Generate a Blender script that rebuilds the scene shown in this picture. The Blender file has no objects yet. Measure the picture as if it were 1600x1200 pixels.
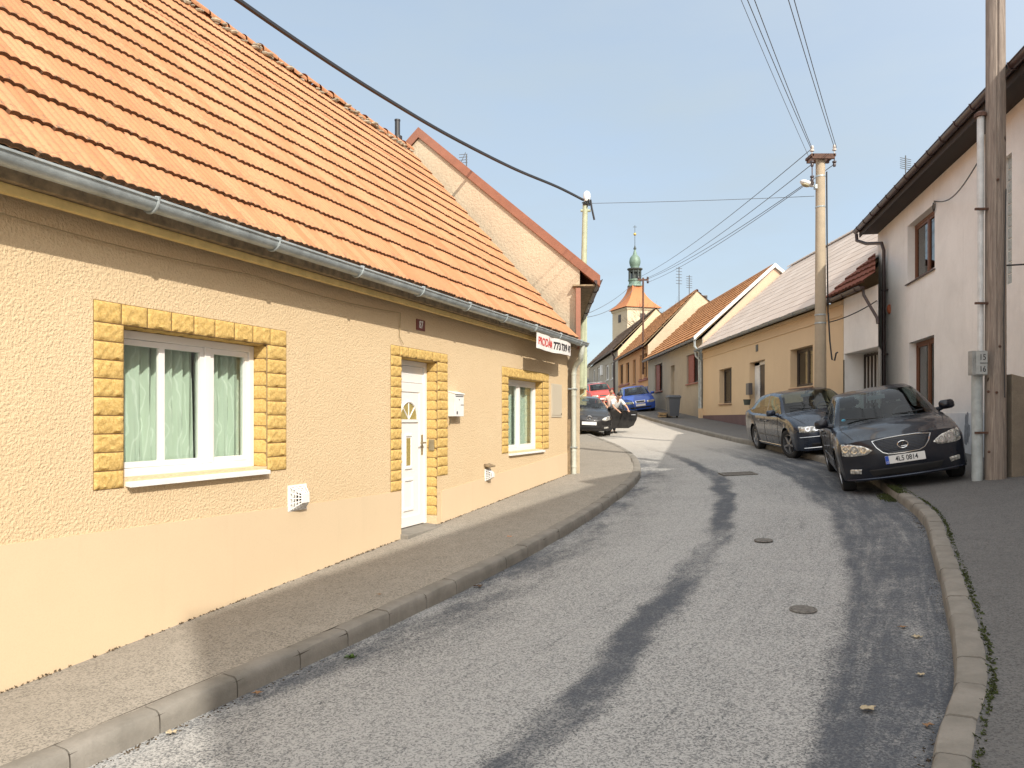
import bpy, bmesh, math, random
from mathutils import Vector, Matrix
from mathutils.bvhtree import BVHTree
random.seed(7)
R = math.radians
scene = bpy.context.scene
col = scene.collection
# ---------------------------------------------------------------- photo calibration: eye at the origin, looking along +Y
FPX, HZ = 1200.0, 655.0
def pix(u, v): return (u-800)/FPX, (HZ-v)/FPX
def lerp(a, b, t): return a+(b-a)*t
def plin(pts, y):
    if y <= pts[0][1]: a, b = pts[0], pts[1]
    elif y >= pts[-1][1]: a, b = pts[-2], pts[-1]
    else:
        for a, b in zip(pts, pts[1:]):
            if a[1] <= y <= b[1]: break
    return lerp(a[0], b[0], (y-a[1])/(b[1]-a[1]))
def smooth_poly(pts, n=6):
    out = []
    P = [pts[0]]+list(pts)+[pts[-1]]
    for i in range(1, len(P)-2):
        p0, p1, p2, p3 = P[i-1:i+3]
        for k in range(n):
            t = k/n
            out.append(tuple(0.5*((2*p1[c])+(-p0[c]+p2[c])*t+(2*p0[c]-5*p1[c]+4*p2[c]-p3[c])*t*t+(-p0[c]+3*p1[c]-3*p2[c]+p3[c])*t**3) for c in (0, 1)))
    out.append(tuple(pts[-1])); return out
KL = smooth_poly([(-9.4, -9), (-5.2, -2), (-3.05, 2), (-1.89, 4.12), (-.89, 5.93), (.3, 8.4), (1.32, 11), (2.12, 13.4), (2.55, 15.2), (2.86, 17.4), (3.02, 20), (3.0, 23), (2.82, 27), (2.6, 33), (2.3, 40), (1.9, 60), (1.6, 96)])
KR = smooth_poly([(-6.6, -9), (-2.1, -3), (-.15, 0.1), (1.72, 3.18), (2.42, 4.2), (3.03, 5.34), (4.0, 7.3), (4.85, 9.1), (5.44, 10.98), (6.1, 13.4), (6.45, 15.8), (6.55, 18.5), (6.55, 22), (6.55, 30), (6.55, 42), (7.0, 60), (7.8, 96)])
def g(x, y):
    e = 0
    if y > 22:
        yy = min(y, 100); e = .0006*(yy-22)**2
        if y > 100: e += (y-100)*.0936*.6
    return -1.7525+.0425*max(-12, min(x, 14))+.0356*min(y, 150)+e
KH = .125
def extraR(x, y):      # the right pavement climbs a little towards the white house
    w = max(0, min(1, (y-4.5)/4))*max(0, min(1, (19-y)/5))
    return .10*w*max(0, x-plin(KR, y)-.2)
def surf(x, y):
    return g(x, y)+(KH if (x < plin(KL, y) or x > plin(KR, y)) else 0)+(extraR(x, y) if x > plin(KR, y) else 0)
def on_ground(u, v, h=0):
    rx, rz = pix(u, v); y = 3.0
    while y < 120 and rz*y > g(rx*y, y)+h: y += .01
    return Vector((rx*y, y, g(rx*y, y)+h))
class Frame:
    def __init__(s, o, u, n=None):
        l = math.hypot(*u); s.o = o; s.u = (u[0]/l, u[1]/l)
        s.n = n or (s.u[1], -s.u[0])
    def p(s, a, d, z): return Vector((s.o[0]+a*s.u[0]+d*s.n[0], s.o[1]+a*s.u[1]+d*s.n[1], z))
    def hit(s, u, v, d=0):
        rx, rz = pix(u, v)
        ox, oy = s.o[0]+d*s.n[0], s.o[1]+d*s.n[1]
        a = (rx*oy-ox)/(s.u[0]-rx*s.u[1])
        return a, rz*(oy+a*s.u[1])
    def rect(s, u0, u1, v0, v1, d=0):      # v0 top, v1 bottom measured at the left pixel edge u0
        a0, zt = s.hit(u0, v0, d); a1, _ = s.hit(u1, v0, d); _, zb = s.hit(u0, v1, d)
        return min(a0, a1), max(a0, a1), zb, zt
# ---------------------------------------------------------------- mesh builder
ROOTLOC = {}
def rootof(o):
    while o.parent: o = o.parent
    return o
def tag(o, label=None, cat=None, group=None, kind=None):
    if label: o['label'] = label
    if cat: o['category'] = cat
    if group: o['group'] = group
    if kind: o['kind'] = kind
    return o
def thing(name, loc, label, cat, group=None):
    o = bpy.data.objects.new(name, None); o.empty_display_size = .2
    o.location = loc; col.objects.link(o); ROOTLOC[o.name] = Vector(loc)
    return tag(o, label, cat, group)
class MB:
    def __init__(s): s.v = []; s.f = []; s.m = []; s.uv = {}
    def add(s, vs, fs, mi=0):
        b = len(s.v); s.v += [Vector(p) for p in vs]
        s.f += [tuple(i+b for i in f) for f in fs]; s.m += [mi]*len(fs); return b
    def face(s, *p, mi=0): s.add(p, [tuple(range(len(p)))], mi)
    def grid(s, rows, mi=0, closed=False):
        n = len(rows[0]); b = len(s.v)
        for r in rows: s.v += [Vector(p) for p in r]
        for i in range(len(rows)-1):
            for j in range(n if closed else n-1):
                k = (j+1) % n
                s.f.append((b+i*n+j, b+i*n+k, b+(i+1)*n+k, b+(i+1)*n+j)); s.m.append(mi)
        return b
    def hexa(s, p, mi=0):   # 8 pts: bottom 4 then top 4
        s.add(p, [(3, 2, 1, 0), (4, 5, 6, 7), (0, 1, 5, 4), (1, 2, 6, 5), (2, 3, 7, 6), (3, 0, 4, 7)], mi)
    def box(s, x0, x1, y0, y1, z0, z1, F=None, mi=0):
        P = [(x0, y0, z0), (x1, y0, z0), (x1, y1, z0), (x0, y1, z0), (x0, y0, z1), (x1, y0, z1), (x1, y1, z1), (x0, y1, z1)]
        if F is not None: P = [F.p(*q) if isinstance(F, Frame) else F @ Vector(q) for q in P]
        s.hexa(P, mi)
    def prism(s, poly, off, mi=0):      # extrude 3D polygon by vector
        n = len(poly); off = Vector(off)
        P = [Vector(p) for p in poly]
        s.add(P+[p+off for p in P], [tuple(range(n))[::-1], tuple(range(n, 2*n))]+[(i, (i+1) % n, n+(i+1) % n, n+i) for i in range(n)], mi)
    def tube(s, pts, r, n=8, cap=True, mi=0):
        pts = [Vector(p) for p in pts]; rr = r if isinstance(r, (list, tuple)) else [r]*len(pts)
        rows = []; pn = None
        for i, p in enumerate(pts):
            t = (pts[min(i+1, len(pts)-1)]-pts[max(i-1, 0)]).normalized()
            if pn is None:
                a = Vector((0, 0, 1)) if abs(t.z) < .9 else Vector((1, 0, 0)); pn = t.cross(a).normalized()
            else: pn = (pn-t*pn.dot(t)).normalized()
            q = t.cross(pn)
            rows.append([p+rr[i]*(math.cos(2*math.pi*k/n)*pn+math.sin(2*math.pi*k/n)*q) for k in range(n)])
        b = s.grid(rows, mi, closed=True)
        if cap:
            s.f += [tuple(b+k for k in range(n))[::-1], tuple(b+(len(pts)-1)*n+k for k in range(n))]; s.m += [mi, mi]
    def lathe(s, prof, c=(0, 0, 0), n=16, M=None, mi=0, sq=None):
        rows = []
        for r, z in prof:
            row = []
            for k in range(n):
                a = 2*math.pi*(k+.5)/n
                p = Vector((r*math.cos(a), r*math.sin(a), z))
                p = (M @ p) if M is not None else p+Vector(c)
                row.append(p)
            rows.append(row)
        s.grid(rows, mi, closed=True)
    def ball(s, c, r, nu=12, nv=8, M=None):
        rows = []
        for i in range(nv+1):
            t = math.pi*i/nv
            row = []
            for k in range(nu):
                a = 2*math.pi*k/nu
                p = Vector((math.sin(t)*math.cos(a)*r[0], math.sin(t)*math.sin(a)*r[1], math.cos(t)*r[2]))
                row.append((M @ p if M else p)+Vector(c))
            rows.append(row)
        s.grid(rows, closed=True)
    def build(s, name, mats, parent=None, smooth=None, world=True, bevel=0, fixn=True):
        me = bpy.data.meshes.new(name)
        if parent is not None:
            off = ROOTLOC.get(rootof(parent).name, Vector((0, 0, 0)))
        else: off = Vector((0, 0, 0))
        me.from_pydata([tuple(p-off) for p in s.v], [], s.f)
        mats = mats if isinstance(mats, (list, tuple)) else [mats]
        for m in mats: me.materials.append(m)
        for p, mi in zip(me.polygons, s.m): p.material_index = mi
        me.validate(); me.update()
        if fixn or bevel:
            bm = bmesh.new(); bm.from_mesh(me)
            bmesh.ops.remove_doubles(bm, verts=bm.verts, dist=1e-5)
            if fixn: bmesh.ops.recalc_face_normals(bm, faces=bm.faces)
            if bevel:
                es = [e for e in bm.edges if len(e.link_faces) == 2 and e.calc_face_angle(0) > .6]
                bmesh.ops.bevel(bm, geom=es, offset=bevel, segments=2, affect='EDGES', profile=.6, clamp_overlap=True)
            bm.to_mesh(me); bm.free()
        if smooth is not None:
            for p in me.polygons: p.use_smooth = True
            try: me.set_sharp_from_angle(angle=R(smooth))
            except Exception: pass
        o = bpy.data.objects.new(name, me); col.objects.link(o)
        if parent is not None: o.parent = parent
        return o
    def solo(s, name, mats, label, cat, group=None, kind=None, **k):   # one-mesh thing with its origin at its base
        xs = [p.x for p in s.v]; ys = [p.y for p in s.v]; z = min(p.z for p in s.v)
        o = s.build(name, mats, None, **k); c = Vector(((min(xs)+max(xs))/2, (min(ys)+max(ys))/2, z))
        o.data.transform(Matrix.Translation(-c)); o.location = c
        ROOTLOC[o.name] = c
        return tag(o, label, cat, group, kind)
def struct(mb, name, mats, **k): return tag(mb.build(name, mats, None, **k), kind='structure')
FONT = None
def text_mb(txt, size, M, ext=.001, sx=1.0, align='CENTER', font_off=0.0):
    cu = bpy.data.curves.new('lettering', 'FONT'); cu.body = txt; cu.size = size; cu.extrude = ext
    cu.align_x = align; cu.align_y = 'CENTER'; cu.offset = font_off
    o = bpy.data.objects.new('lettering', cu); col.objects.link(o)
    bpy.context.view_layer.update()
    me = bpy.data.meshes.new_from_object(o.evaluated_get(bpy.context.evaluated_depsgraph_get()))
    mb = MB(); S = Matrix.Diagonal((sx, 1, 1, 1))
    mb.add([M @ S @ v.co for v in me.vertices], [tuple(p.vertices) for p in me.polygons])
    bpy.data.objects.remove(o); bpy.data.curves.remove(cu); bpy.data.meshes.remove(me)
    return mb
def face_matrix(p, right, up):   # text lies in the plane right x up at p
    r = Vector(right).normalized(); u = Vector(up).normalized(); n = r.cross(u)
    M = Matrix((r, u, n)).transposed().to_4x4(); M.translation = Vector(p); return M
def copy_tree(o, parent=None):
    c = o.copy(); col.objects.link(c)
    if parent is not None: c.parent = parent
    for ch in list(o.children): copy_tree(ch, c)
    return c
# ---------------------------------------------------------------- materials
def newmat(name):
    m = bpy.data.materials.new(name); m.use_nodes = True
    nt = m.node_tree; b = nt.nodes['Principled BSDF']; return m, nt, b
def N(nt, t, **k):
    n = nt.nodes.new(t)
    for a, b in k.items():
        if a in ('op', ): n.operation = b
        elif hasattr(n, a) and a not in ('Scale',): setattr(n, a, b)
        else: n.inputs[a].default_value = b
    return n
def coords(nt, kind='Object', scale=None):
    tc = N(nt, 'ShaderNodeTexCoord')
    if scale is None: return tc.outputs[kind]
    mp = N(nt, 'ShaderNodeMapping'); mp.inputs['Scale'].default_value = scale
    nt.links.new(tc.outputs[kind], mp.inputs[0]); return mp.outputs[0]
def noise(nt, vec, scale, detail=4, rough=.6, dist=0):
    n = N(nt, 'ShaderNodeTexNoise'); n.inputs['Scale'].default_value = scale; n.inputs['Detail'].default_value = detail
    n.inputs['Roughness'].default_value = rough; n.inputs['Distortion'].default_value = dist
    nt.links.new(vec, n.inputs['Vector']); return n.outputs['Fac']
def ramp(nt, fac, stops, interp='LINEAR'):
    r = N(nt, 'ShaderNodeValToRGB'); cr = r.color_ramp; cr.interpolation = interp
    while len(cr.elements) < len(stops): cr.elements.new(.5)
    for e, (p, c) in zip(cr.elements, stops):
        e.position = p; e.color = (c, c, c, 1) if isinstance(c, (int, float)) else (*c, 1)
    nt.links.new(fac, r.inputs[0]); return r.outputs[0]
def mix(nt, fac, a, b, mode='MIX'):
    m = N(nt, 'ShaderNodeMix'); m.data_type = 'RGBA'; m.blend_type = mode
    for s, x in ((m.inputs[0], fac), (m.inputs[6], a), (m.inputs[7], b)):
        if isinstance(x, (int, float)): s.default_value = x if s is m.inputs[0] else (x, x, x, 1)
        elif isinstance(x, tuple): s.default_value = (*x, 1)
        else: nt.links.new(x, s)
    return m.outputs[2]
def math_(nt, op, a, b=None):
    m = N(nt, 'ShaderNodeMath'); m.operation = op
    for s, x in ((m.inputs[0], a), (m.inputs[1], b)):
        if x is None: continue
        if isinstance(x, (int, float)): s.default_value = x
        else: nt.links.new(x, s)
    return m.outputs[0]
def bump(nt, b, h, strength=.5, dist=.01, prev=None):
    n = N(nt, 'ShaderNodeBump'); n.inputs['Strength'].default_value = strength; n.inputs['Distance'].default_value = dist
    nt.links.new(h, n.inputs['Height'])
    if prev is not None: nt.links.new(prev, n.inputs['Normal'])
    nt.links.new(n.outputs[0], b.inputs['Normal']); return n.outputs[0]
def simple(name, c, rough=.6, metal=0, coat=0, nscale=0, namt=.15, bscale=0, bamt=.3, bdist=.004, spec=.5, c2=None):
    m, nt, b = newmat(name)
    b.inputs['Base Color'].default_value = (*c, 1); b.inputs['Roughness'].default_value = rough
    b.inputs['Metallic'].default_value = metal; b.inputs['Coat Weight'].default_value = coat
    b.inputs['Coat Roughness'].default_value = .03; b.inputs['Specular IOR Level'].default_value = spec
    v = coords(nt)
    if nscale:
        f = noise(nt, v, nscale, 6, .65)
        f = ramp(nt, f, [(.3, 0.0), (.7, 1.0)])
        d = c2 or tuple(x*(1-namt*2) for x in c)
        nt.links.new(mix(nt, f, tuple(min(1, x*(1+namt*.4)) for x in c), d), b.inputs['Base Color'])
    if bscale: bump(nt, b, noise(nt, v, bscale, 5, .6), bamt, bdist)
    return m
def plaster(name, c, c2=None, fine=60, big=.5, bamt=.6, bdist=.01, stain=.25, wet=None):
    m, nt, b = newmat(name); v = coords(nt); b.inputs['Roughness'].default_value = .92
    b.inputs['Specular IOR Level'].default_value = .2
    c2 = c2 or tuple(x*(1-stain) for x in c)
    f = ramp(nt, noise(nt, v, big, 8, .7, .3), [(.35, 0.), (.75, 1.)])
    base = mix(nt, f, c, c2)
    f2 = noise(nt, v, fine, 3, .6)
    base = mix(nt, math_(nt, 'MULTIPLY', ramp(nt, f2, [(.25, 1.), (.55, 0.)]), .25), base, tuple(x*.72 for x in c))
    vs = coords(nt, 'Object', (3, 3, .25))
    st = ramp(nt, noise(nt, vs, 1.6, 6, .7), [(.55, 0.), (.8, 1.)])
    base = mix(nt, math_(nt, 'MULTIPLY', st, stain), base, tuple(x*.6 for x in c2))
    nt.links.new(base, b.inputs['Base Color'])
    bump(nt, b, f2, bamt, bdist); return m
def roofmat(name, c, c2, per=.1, rowcol=True, rough=.85, lich=.3, lichc=(.30, .24, .15), edge=.4):
    m, nt, b = newmat(name); v = coords(nt); b.inputs['Roughness'].default_value = rough
    b.inputs['Specular IOR Level'].default_value = .25
    at = N(nt, 'ShaderNodeUVMap'); at.uv_map = 'UVMap'
    sx = N(nt, 'ShaderNodeSeparateXYZ'); nt.links.new(at.outputs[0], sx.inputs[0])
    # per-tile tone: white noise on floor(u/per2), floor(row)
    fu = math_(nt, 'FLOOR', math_(nt, 'DIVIDE', sx.outputs[0], per*2)); fr = math_(nt, 'FLOOR', sx.outputs[1])
    cb = N(nt, 'ShaderNodeCombineXYZ'); nt.links.new(fu, cb.inputs[0]); nt.links.new(fr, cb.inputs[1])
    wn = N(nt, 'ShaderNodeTexWhiteNoise'); nt.links.new(cb.outputs[0], wn.inputs['Vector'])
    base = mix(nt, wn.outputs['Value'], c, c2)
    big = ramp(nt, noise(nt, v, .9, 6, .7), [(.35, 0.), (.7, 1.)])
    base = mix(nt, math_(nt, 'MULTIPLY', big, .35), base, tuple(x*.8 for x in c2))
    # lichen and soot in fine specks, denser toward each tile's lower lip
    frv = math_(nt, 'FRACT', sx.outputs[1])
    lip = ramp(nt, frv, [(0, .2), (.003, 1.), (.16, .25), (.5, 0.)])
    sp = ramp(nt, noise(nt, v, 26, 5, .75), [(.50, 0.), (.66, 1.)])
    k = math_(nt, 'MULTIPLY', sp, math_(nt, 'ADD', math_(nt, 'MULTIPLY', lip, 1.6*lich), lich*.45))
    base = mix(nt, k, base, lichc)
    base = mix(nt, ramp(nt, frv, [(0, 0.), (.002, edge), (.021, edge*.9), (.045, .0)]), base, tuple(x*.32 for x in lichc))
    nt.links.new(base, b.inputs['Base Color'])
    bump(nt, b, noise(nt, v, 45, 4, .6), .35, .004); return m
def glassmat(name, tint=(.8, .87, .84), refl=.08, rough=.0, dark=0.0):
    m = bpy.data.materials.new(name); m.use_nodes = True; nt = m.node_tree
    for n in list(nt.nodes): nt.nodes.remove(n)
    out = N(nt, 'ShaderNodeOutputMaterial'); tr = N(nt, 'ShaderNodeBsdfTransparent'); gl = N(nt, 'ShaderNodeBsdfGlossy')
    tr.inputs[0].default_value = (*tint, 1); gl.inputs['Roughness'].default_value = rough
    fr = N(nt, 'ShaderNodeLayerWeight'); fr.inputs[0].default_value = .5
    f = math_(nt, 'ADD', math_(nt, 'MULTIPLY', math_(nt, 'POWER', fr.outputs['Facing'], 4.0), .75), refl)
    mx = N(nt, 'ShaderNodeMixShader'); nt.links.new(f, mx.inputs[0]); nt.links.new(tr.outputs[0], mx.inputs[1]); nt.links.new(gl.outputs[0], mx.inputs[2])
    nt.links.new(mx.outputs[0], out.inputs[0]); return m
def uv_build(mb, uvs, name, mat, parent=None, smooth=None):
    o = mb.build(name, mat, parent, smooth, fixn=False)
    l = o.data.uv_layers.new(name='UVMap')
    for lp in o.data.loops: l.data[lp.index].uv = uvs[lp.vertex_index]
    return o
# ================================================================ world, sun, camera
SUN_AZ = (.43, -.903)            # horizontal direction towards the sun
SUN_EL = R(36.5)
w = bpy.data.worlds.new('World'); scene.world = w; w.use_nodes = True
wn = w.node_tree; bg = wn.nodes['Background']
sky = wn.nodes.new('ShaderNodeTexSky'); sky.sky_type = 'NISHITA'; sky.sun_disc = False
sky.sun_elevation = SUN_EL; sky.sun_rotation = math.atan2(SUN_AZ[0], SUN_AZ[1])
sky.altitude = 250; sky.air_density = 1.0; sky.dust_density = 2.6; sky.ozone_density = 1.2
tcw = wn.nodes.new('ShaderNodeTexCoord'); mpw = wn.nodes.new('ShaderNodeMapping'); mpw.inputs['Scale'].default_value = (1, 1, 3.2)
nzw = wn.nodes.new('ShaderNodeTexNoise'); nzw.inputs['Scale'].default_value = 2.2; nzw.inputs['Detail'].default_value = 7; nzw.inputs['Roughness'].default_value = .55
rpw = wn.nodes.new('ShaderNodeValToRGB'); rpw.color_ramp.elements[0].position = .38; rpw.color_ramp.elements[1].position = .78
mxw = wn.nodes.new('ShaderNodeMix'); mxw.data_type = 'RGBA'; mlw = wn.nodes.new('ShaderNodeMath'); mlw.operation = 'MULTIPLY_ADD'
mlw.inputs[1].default_value = .34; mlw.inputs[2].default_value = .62
wn.links.new(tcw.outputs['Generated'], mpw.inputs[0]); wn.links.new(mpw.outputs[0], nzw.inputs['Vector']); wn.links.new(nzw.outputs['Fac'], rpw.inputs[0])
wn.links.new(rpw.outputs[0], mlw.inputs[0]); wn.links.new(mlw.outputs[0], mxw.inputs[0])
wn.links.new(sky.outputs[0], mxw.inputs[6])
dtw = wn.nodes.new('ShaderNodeVectorMath'); dtw.operation = 'DOT_PRODUCT'; wn.links.new(tcw.outputs['Generated'], dtw.inputs[0])
dtw.inputs[1].default_value = (SUN_AZ[0]*math.cos(SUN_EL), SUN_AZ[1]*math.cos(SUN_EL), math.sin(SUN_EL))
mrw = wn.nodes.new('ShaderNodeMapRange'); mrw.interpolation_type = 'SMOOTHSTEP'; mrw.inputs['From Min'].default_value = -.42; mrw.inputs['From Max'].default_value = 1.0
wn.links.new(dtw.outputs['Value'], mrw.inputs['Value'])
vlw = wn.nodes.new('ShaderNodeMix'); vlw.data_type = 'RGBA'; wn.links.new(mrw.outputs[0], vlw.inputs[0])
vlw.inputs[6].default_value = (2.1, 2.46, 2.70, 1); vlw.inputs[7].default_value = (9.4, 9.1, 8.6, 1)   # thin high cloud veil, bright round the sun
wn.links.new(vlw.outputs[2], mxw.inputs[7])
wn.links.new(mxw.outputs[2], bg.inputs[0]); bg.inputs[1].default_value = .15
sl = bpy.data.lights.new('sun', 'SUN'); sl.energy = 2.85; sl.angle = R(.6); sl.color = (1, .93, .82)
so = bpy.data.objects.new('sun', sl); col.objects.link(so)
sd = Vector((SUN_AZ[0]*math.cos(SUN_EL), SUN_AZ[1]*math.cos(SUN_EL), math.sin(SUN_EL)))
so.rotation_euler = sd.to_track_quat('Z', 'Y').to_euler(); so.location = (10, -20, 30)
cd = bpy.data.cameras.new('camera'); cam = bpy.data.objects.new('camera', cd); col.objects.link(cam); scene.camera = cam
cam.location = (0, 0, 0); cam.rotation_euler = (R(90), 0, 0)
cd.sensor_width = 36; cd.lens = 27; cd.shift_y = (HZ-600)/1600; cd.clip_start = .05; cd.clip_end = 3000
scene.view_settings.view_transform = 'Standard'; scene.view_settings.look = 'None'
scene.view_settings.exposure = .84; scene.view_settings.gamma = 1
scene.cycles.max_bounces = 8; scene.cycles.transparent_max_bounces = 12
try: scene.cycles.use_denoising = True
except Exception: pass

# ================================================================ ground
def asphalt(name, c_light, c_dark, kind):
    m, nt, b = newmat(name); v = coords(nt); b.inputs['Roughness'].default_value = .88; b.inputs['Specular IOR Level'].default_value = .3
    sp = N(nt, 'ShaderNodeTexVoronoi'); sp.inputs['Scale'].default_value = 105; nt.links.new(v, sp.inputs['Vector'])
    sepc = N(nt, 'ShaderNodeSeparateColor'); nt.links.new(sp.outputs['Color'], sepc.inputs[0])
    n1 = noise(nt, v, 190, 2, .6)
    grain = math_(nt, 'ADD', math_(nt, 'MULTIPLY', sepc.outputs[0], .42), math_(nt, 'MULTIPLY', n1, .62))
    big = noise(nt, v, .8, 7, .65, .4); mid = noise(nt, v, 5, 6, .7, .2)
    if kind == 'road':
        uvn = N(nt, 'ShaderNodeUVMap'); uvn.uv_map = 'UVMap'; sx = N(nt, 'ShaderNodeSeparateXYZ'); nt.links.new(uvn.outputs[0], sx.inputs[0])
        a0, yy = sx.outputs[0], sx.outputs[1]
        def lane(su, sv, off=0):   # noise stretched along the carriageway
            c = N(nt, 'ShaderNodeCombineXYZ'); nt.links.new(math_(nt, 'MULTIPLY', a0, su), c.inputs[0]); nt.links.new(math_(nt, 'MULTIPLY', yy, sv), c.inputs[1]); c.inputs[2].default_value = off; return c.outputs[0]
        wob = math_(nt, 'MULTIPLY', math_(nt, 'SUBTRACT', noise(nt, lane(3.5, .55), 1, 6, .62, .3), .5), .16)
        a = math_(nt, 'ADD', a0, wob)
        fine = noise(nt, lane(46, .9, 3), 1, 5, .7, .2); fib = noise(nt, lane(17, .45, 7), 1, 6, .7, .3)
        e1 = math_(nt, 'SUBTRACT', a, math_(nt, 'SUBTRACT', .90, math_(nt, 'MULTIPLY', yy, .0150)))
        band = ramp(nt, math_(nt, 'ADD', math_(nt, 'MULTIPLY', e1, 9), .5), [(.3, 0.), (.7, 1.)])
        band = math_(nt, 'MULTIPLY', band, ramp(nt, fib, [(.30, .35), (.55, 1.)]))
        e2 = math_(nt, 'ABSOLUTE', math_(nt, 'SUBTRACT', a, math_(nt, 'SUBTRACT', .575, math_(nt, 'MULTIPLY', yy, .0150))))
        st = ramp(nt, e2, [(.018, 1.), (.052, 0.)])
        st = math_(nt, 'MULTIPLY', st, ramp(nt, noise(nt, lane(5, .42, 11), 1, 5, .6), [(.34, .35), (.50, 1.)]))
        lf = math_(nt, 'MULTIPLY', ramp(nt, a, [(.05, 1.), (.24, 0.)]), ramp(nt, noise(nt, lane(6, .6, 5), 1, 6, .7), [(.36, .0), (.58, .85)]))
        dk = math_(nt, 'MAXIMUM', math_(nt, 'MAXIMUM', math_(nt, 'MULTIPLY', band, .95), st), lf)
        dk = math_(nt, 'MAXIMUM', dk, math_(nt, 'MULTIPLY', ramp(nt, fine, [(.54, 0.), (.72, 1.)]), .45))
        dk = math_(nt, 'MULTIPLY', dk, ramp(nt, mid, [(.25, .6), (.55, 1.)]))
        far = ramp(nt, math_(nt, 'DIVIDE', yy, 40), [(.42, 1.), (.56, .18)])  # dark marks fade out over the far stretch coloured as sunlit
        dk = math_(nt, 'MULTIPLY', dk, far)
        thr = math_(nt, 'ADD', grain, math_(nt, 'MULTIPLY', math_(nt, 'SUBTRACT', big, .5), .25))
        thr = math_(nt, 'SUBTRACT', thr, math_(nt, 'MULTIPLY', dk, .26))
        f = ramp(nt, thr, [(.22, 0.), (.60, 1.)])
        cc = mix(nt, f, c_dark, c_light)
        gr = math_(nt, 'SUBTRACT', math_(nt, 'ADD', math_(nt, 'MULTIPLY', noise(nt, v, 30, 5, .8), .8), math_(nt, 'MULTIPLY', grain, .5)), .65)
        dks = ramp(nt, math_(nt, 'ADD', dk, math_(nt, 'MULTIPLY', gr, .95)), [(.34, 0.), (1.0, 1.)])
        cc = mix(nt, math_(nt, 'MULTIPLY', dks, .76), cc, (.060, .068, .084))
        cc = mix(nt, ramp(nt, math_(nt, 'DIVIDE', yy, 40), [(.42, 0.), (.60, .55)]), cc, (.47, .42, .35))  # sunlight painted into the far road: paler, warmer asphalt
    else:
        thr = math_(nt, 'ADD', grain, math_(nt, 'MULTIPLY', math_(nt, 'SUBTRACT', mid, .5), .3))
        f = ramp(nt, thr, [(.22, 0.), (.60, 1.)])
        cc = mix(nt, f, c_dark, c_light)
        cc = mix(nt, math_(nt, 'MULTIPLY', ramp(nt, big, [(.4, 0.), (.7, 1.)]), .35), cc, tuple(x*.6 for x in c_light))
    nt.links.new(cc, b.inputs['Base Color'])
    bump(nt, b, math_(nt, 'ADD', grain, math_(nt, 'MULTIPLY', mid, .5)), .35, .005); return m
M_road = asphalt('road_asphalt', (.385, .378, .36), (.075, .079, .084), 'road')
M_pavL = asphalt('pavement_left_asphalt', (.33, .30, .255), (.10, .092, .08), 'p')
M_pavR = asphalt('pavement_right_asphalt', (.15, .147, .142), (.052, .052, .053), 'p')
M_kerb = plaster('kerb_concrete', (.26, .24, .21), (.15, .14, .12), fine=90, big=3, bamt=.5, bdist=.005, stain=.35)
M_earth = simple('earth', (.16, .14, .09), .95, nscale=.6, namt=.25)

HAUSL = [(-9.5, -11), (-3.16, 4.1), (1.15, 15.0), (1.33, 15.4), (1.72, 24.5), (1.2, 32), (1.2, 96)]
def wallL(y): return plin(HAUSL, y)-.25
def wallR(y): return plin([(2.2, -10), (5.6, 4), (6.8, 8), (9.0, 18.9), (8.9, 20), (8.75, 22), (8.7, 96)], y)+.3
YS = []; y = -9.
while y < 95: YS.append(y); y += .12 if y < 20 else (.25 if y < 40 else 1.)
def sheet(fl, fr, nx, h, name, mat, kind=True, und=.0, ex=None):
    mb = MB(); uvs = []; rows = []
    for y in YS:
        a, b = fl(y), fr(y); row = []
        for i in range(nx+1):
            t = i/nx; x = lerp(a, b, t)
            z = g(x, y)+h+(ex(x, y) if ex else 0)+und*(math.sin(x*2.1+y*.7)+math.sin(y*1.9-x))
            row.append((x, y, z)); uvs.append((t, y))
        rows.append(row)
    mb.grid(rows)
    o = uv_build(mb, uvs, name, mat, smooth=60); return tag(o, kind='structure')
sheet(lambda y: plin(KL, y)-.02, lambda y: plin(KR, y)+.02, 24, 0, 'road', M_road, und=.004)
def kn(P, y, d=.004):
    dx = (plin(P, y+d)-plin(P, y-d))/(2*d); return math.sqrt(1+dx*dx)
KW = .16
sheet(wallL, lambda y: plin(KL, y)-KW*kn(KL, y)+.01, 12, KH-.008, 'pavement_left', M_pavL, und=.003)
sheet(lambda y: plin(KR, y)+KW*kn(KR, y)-.01, wallR, 12, KH-.006, 'pavement_right', M_pavR, und=.004, ex=extraR)
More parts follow.
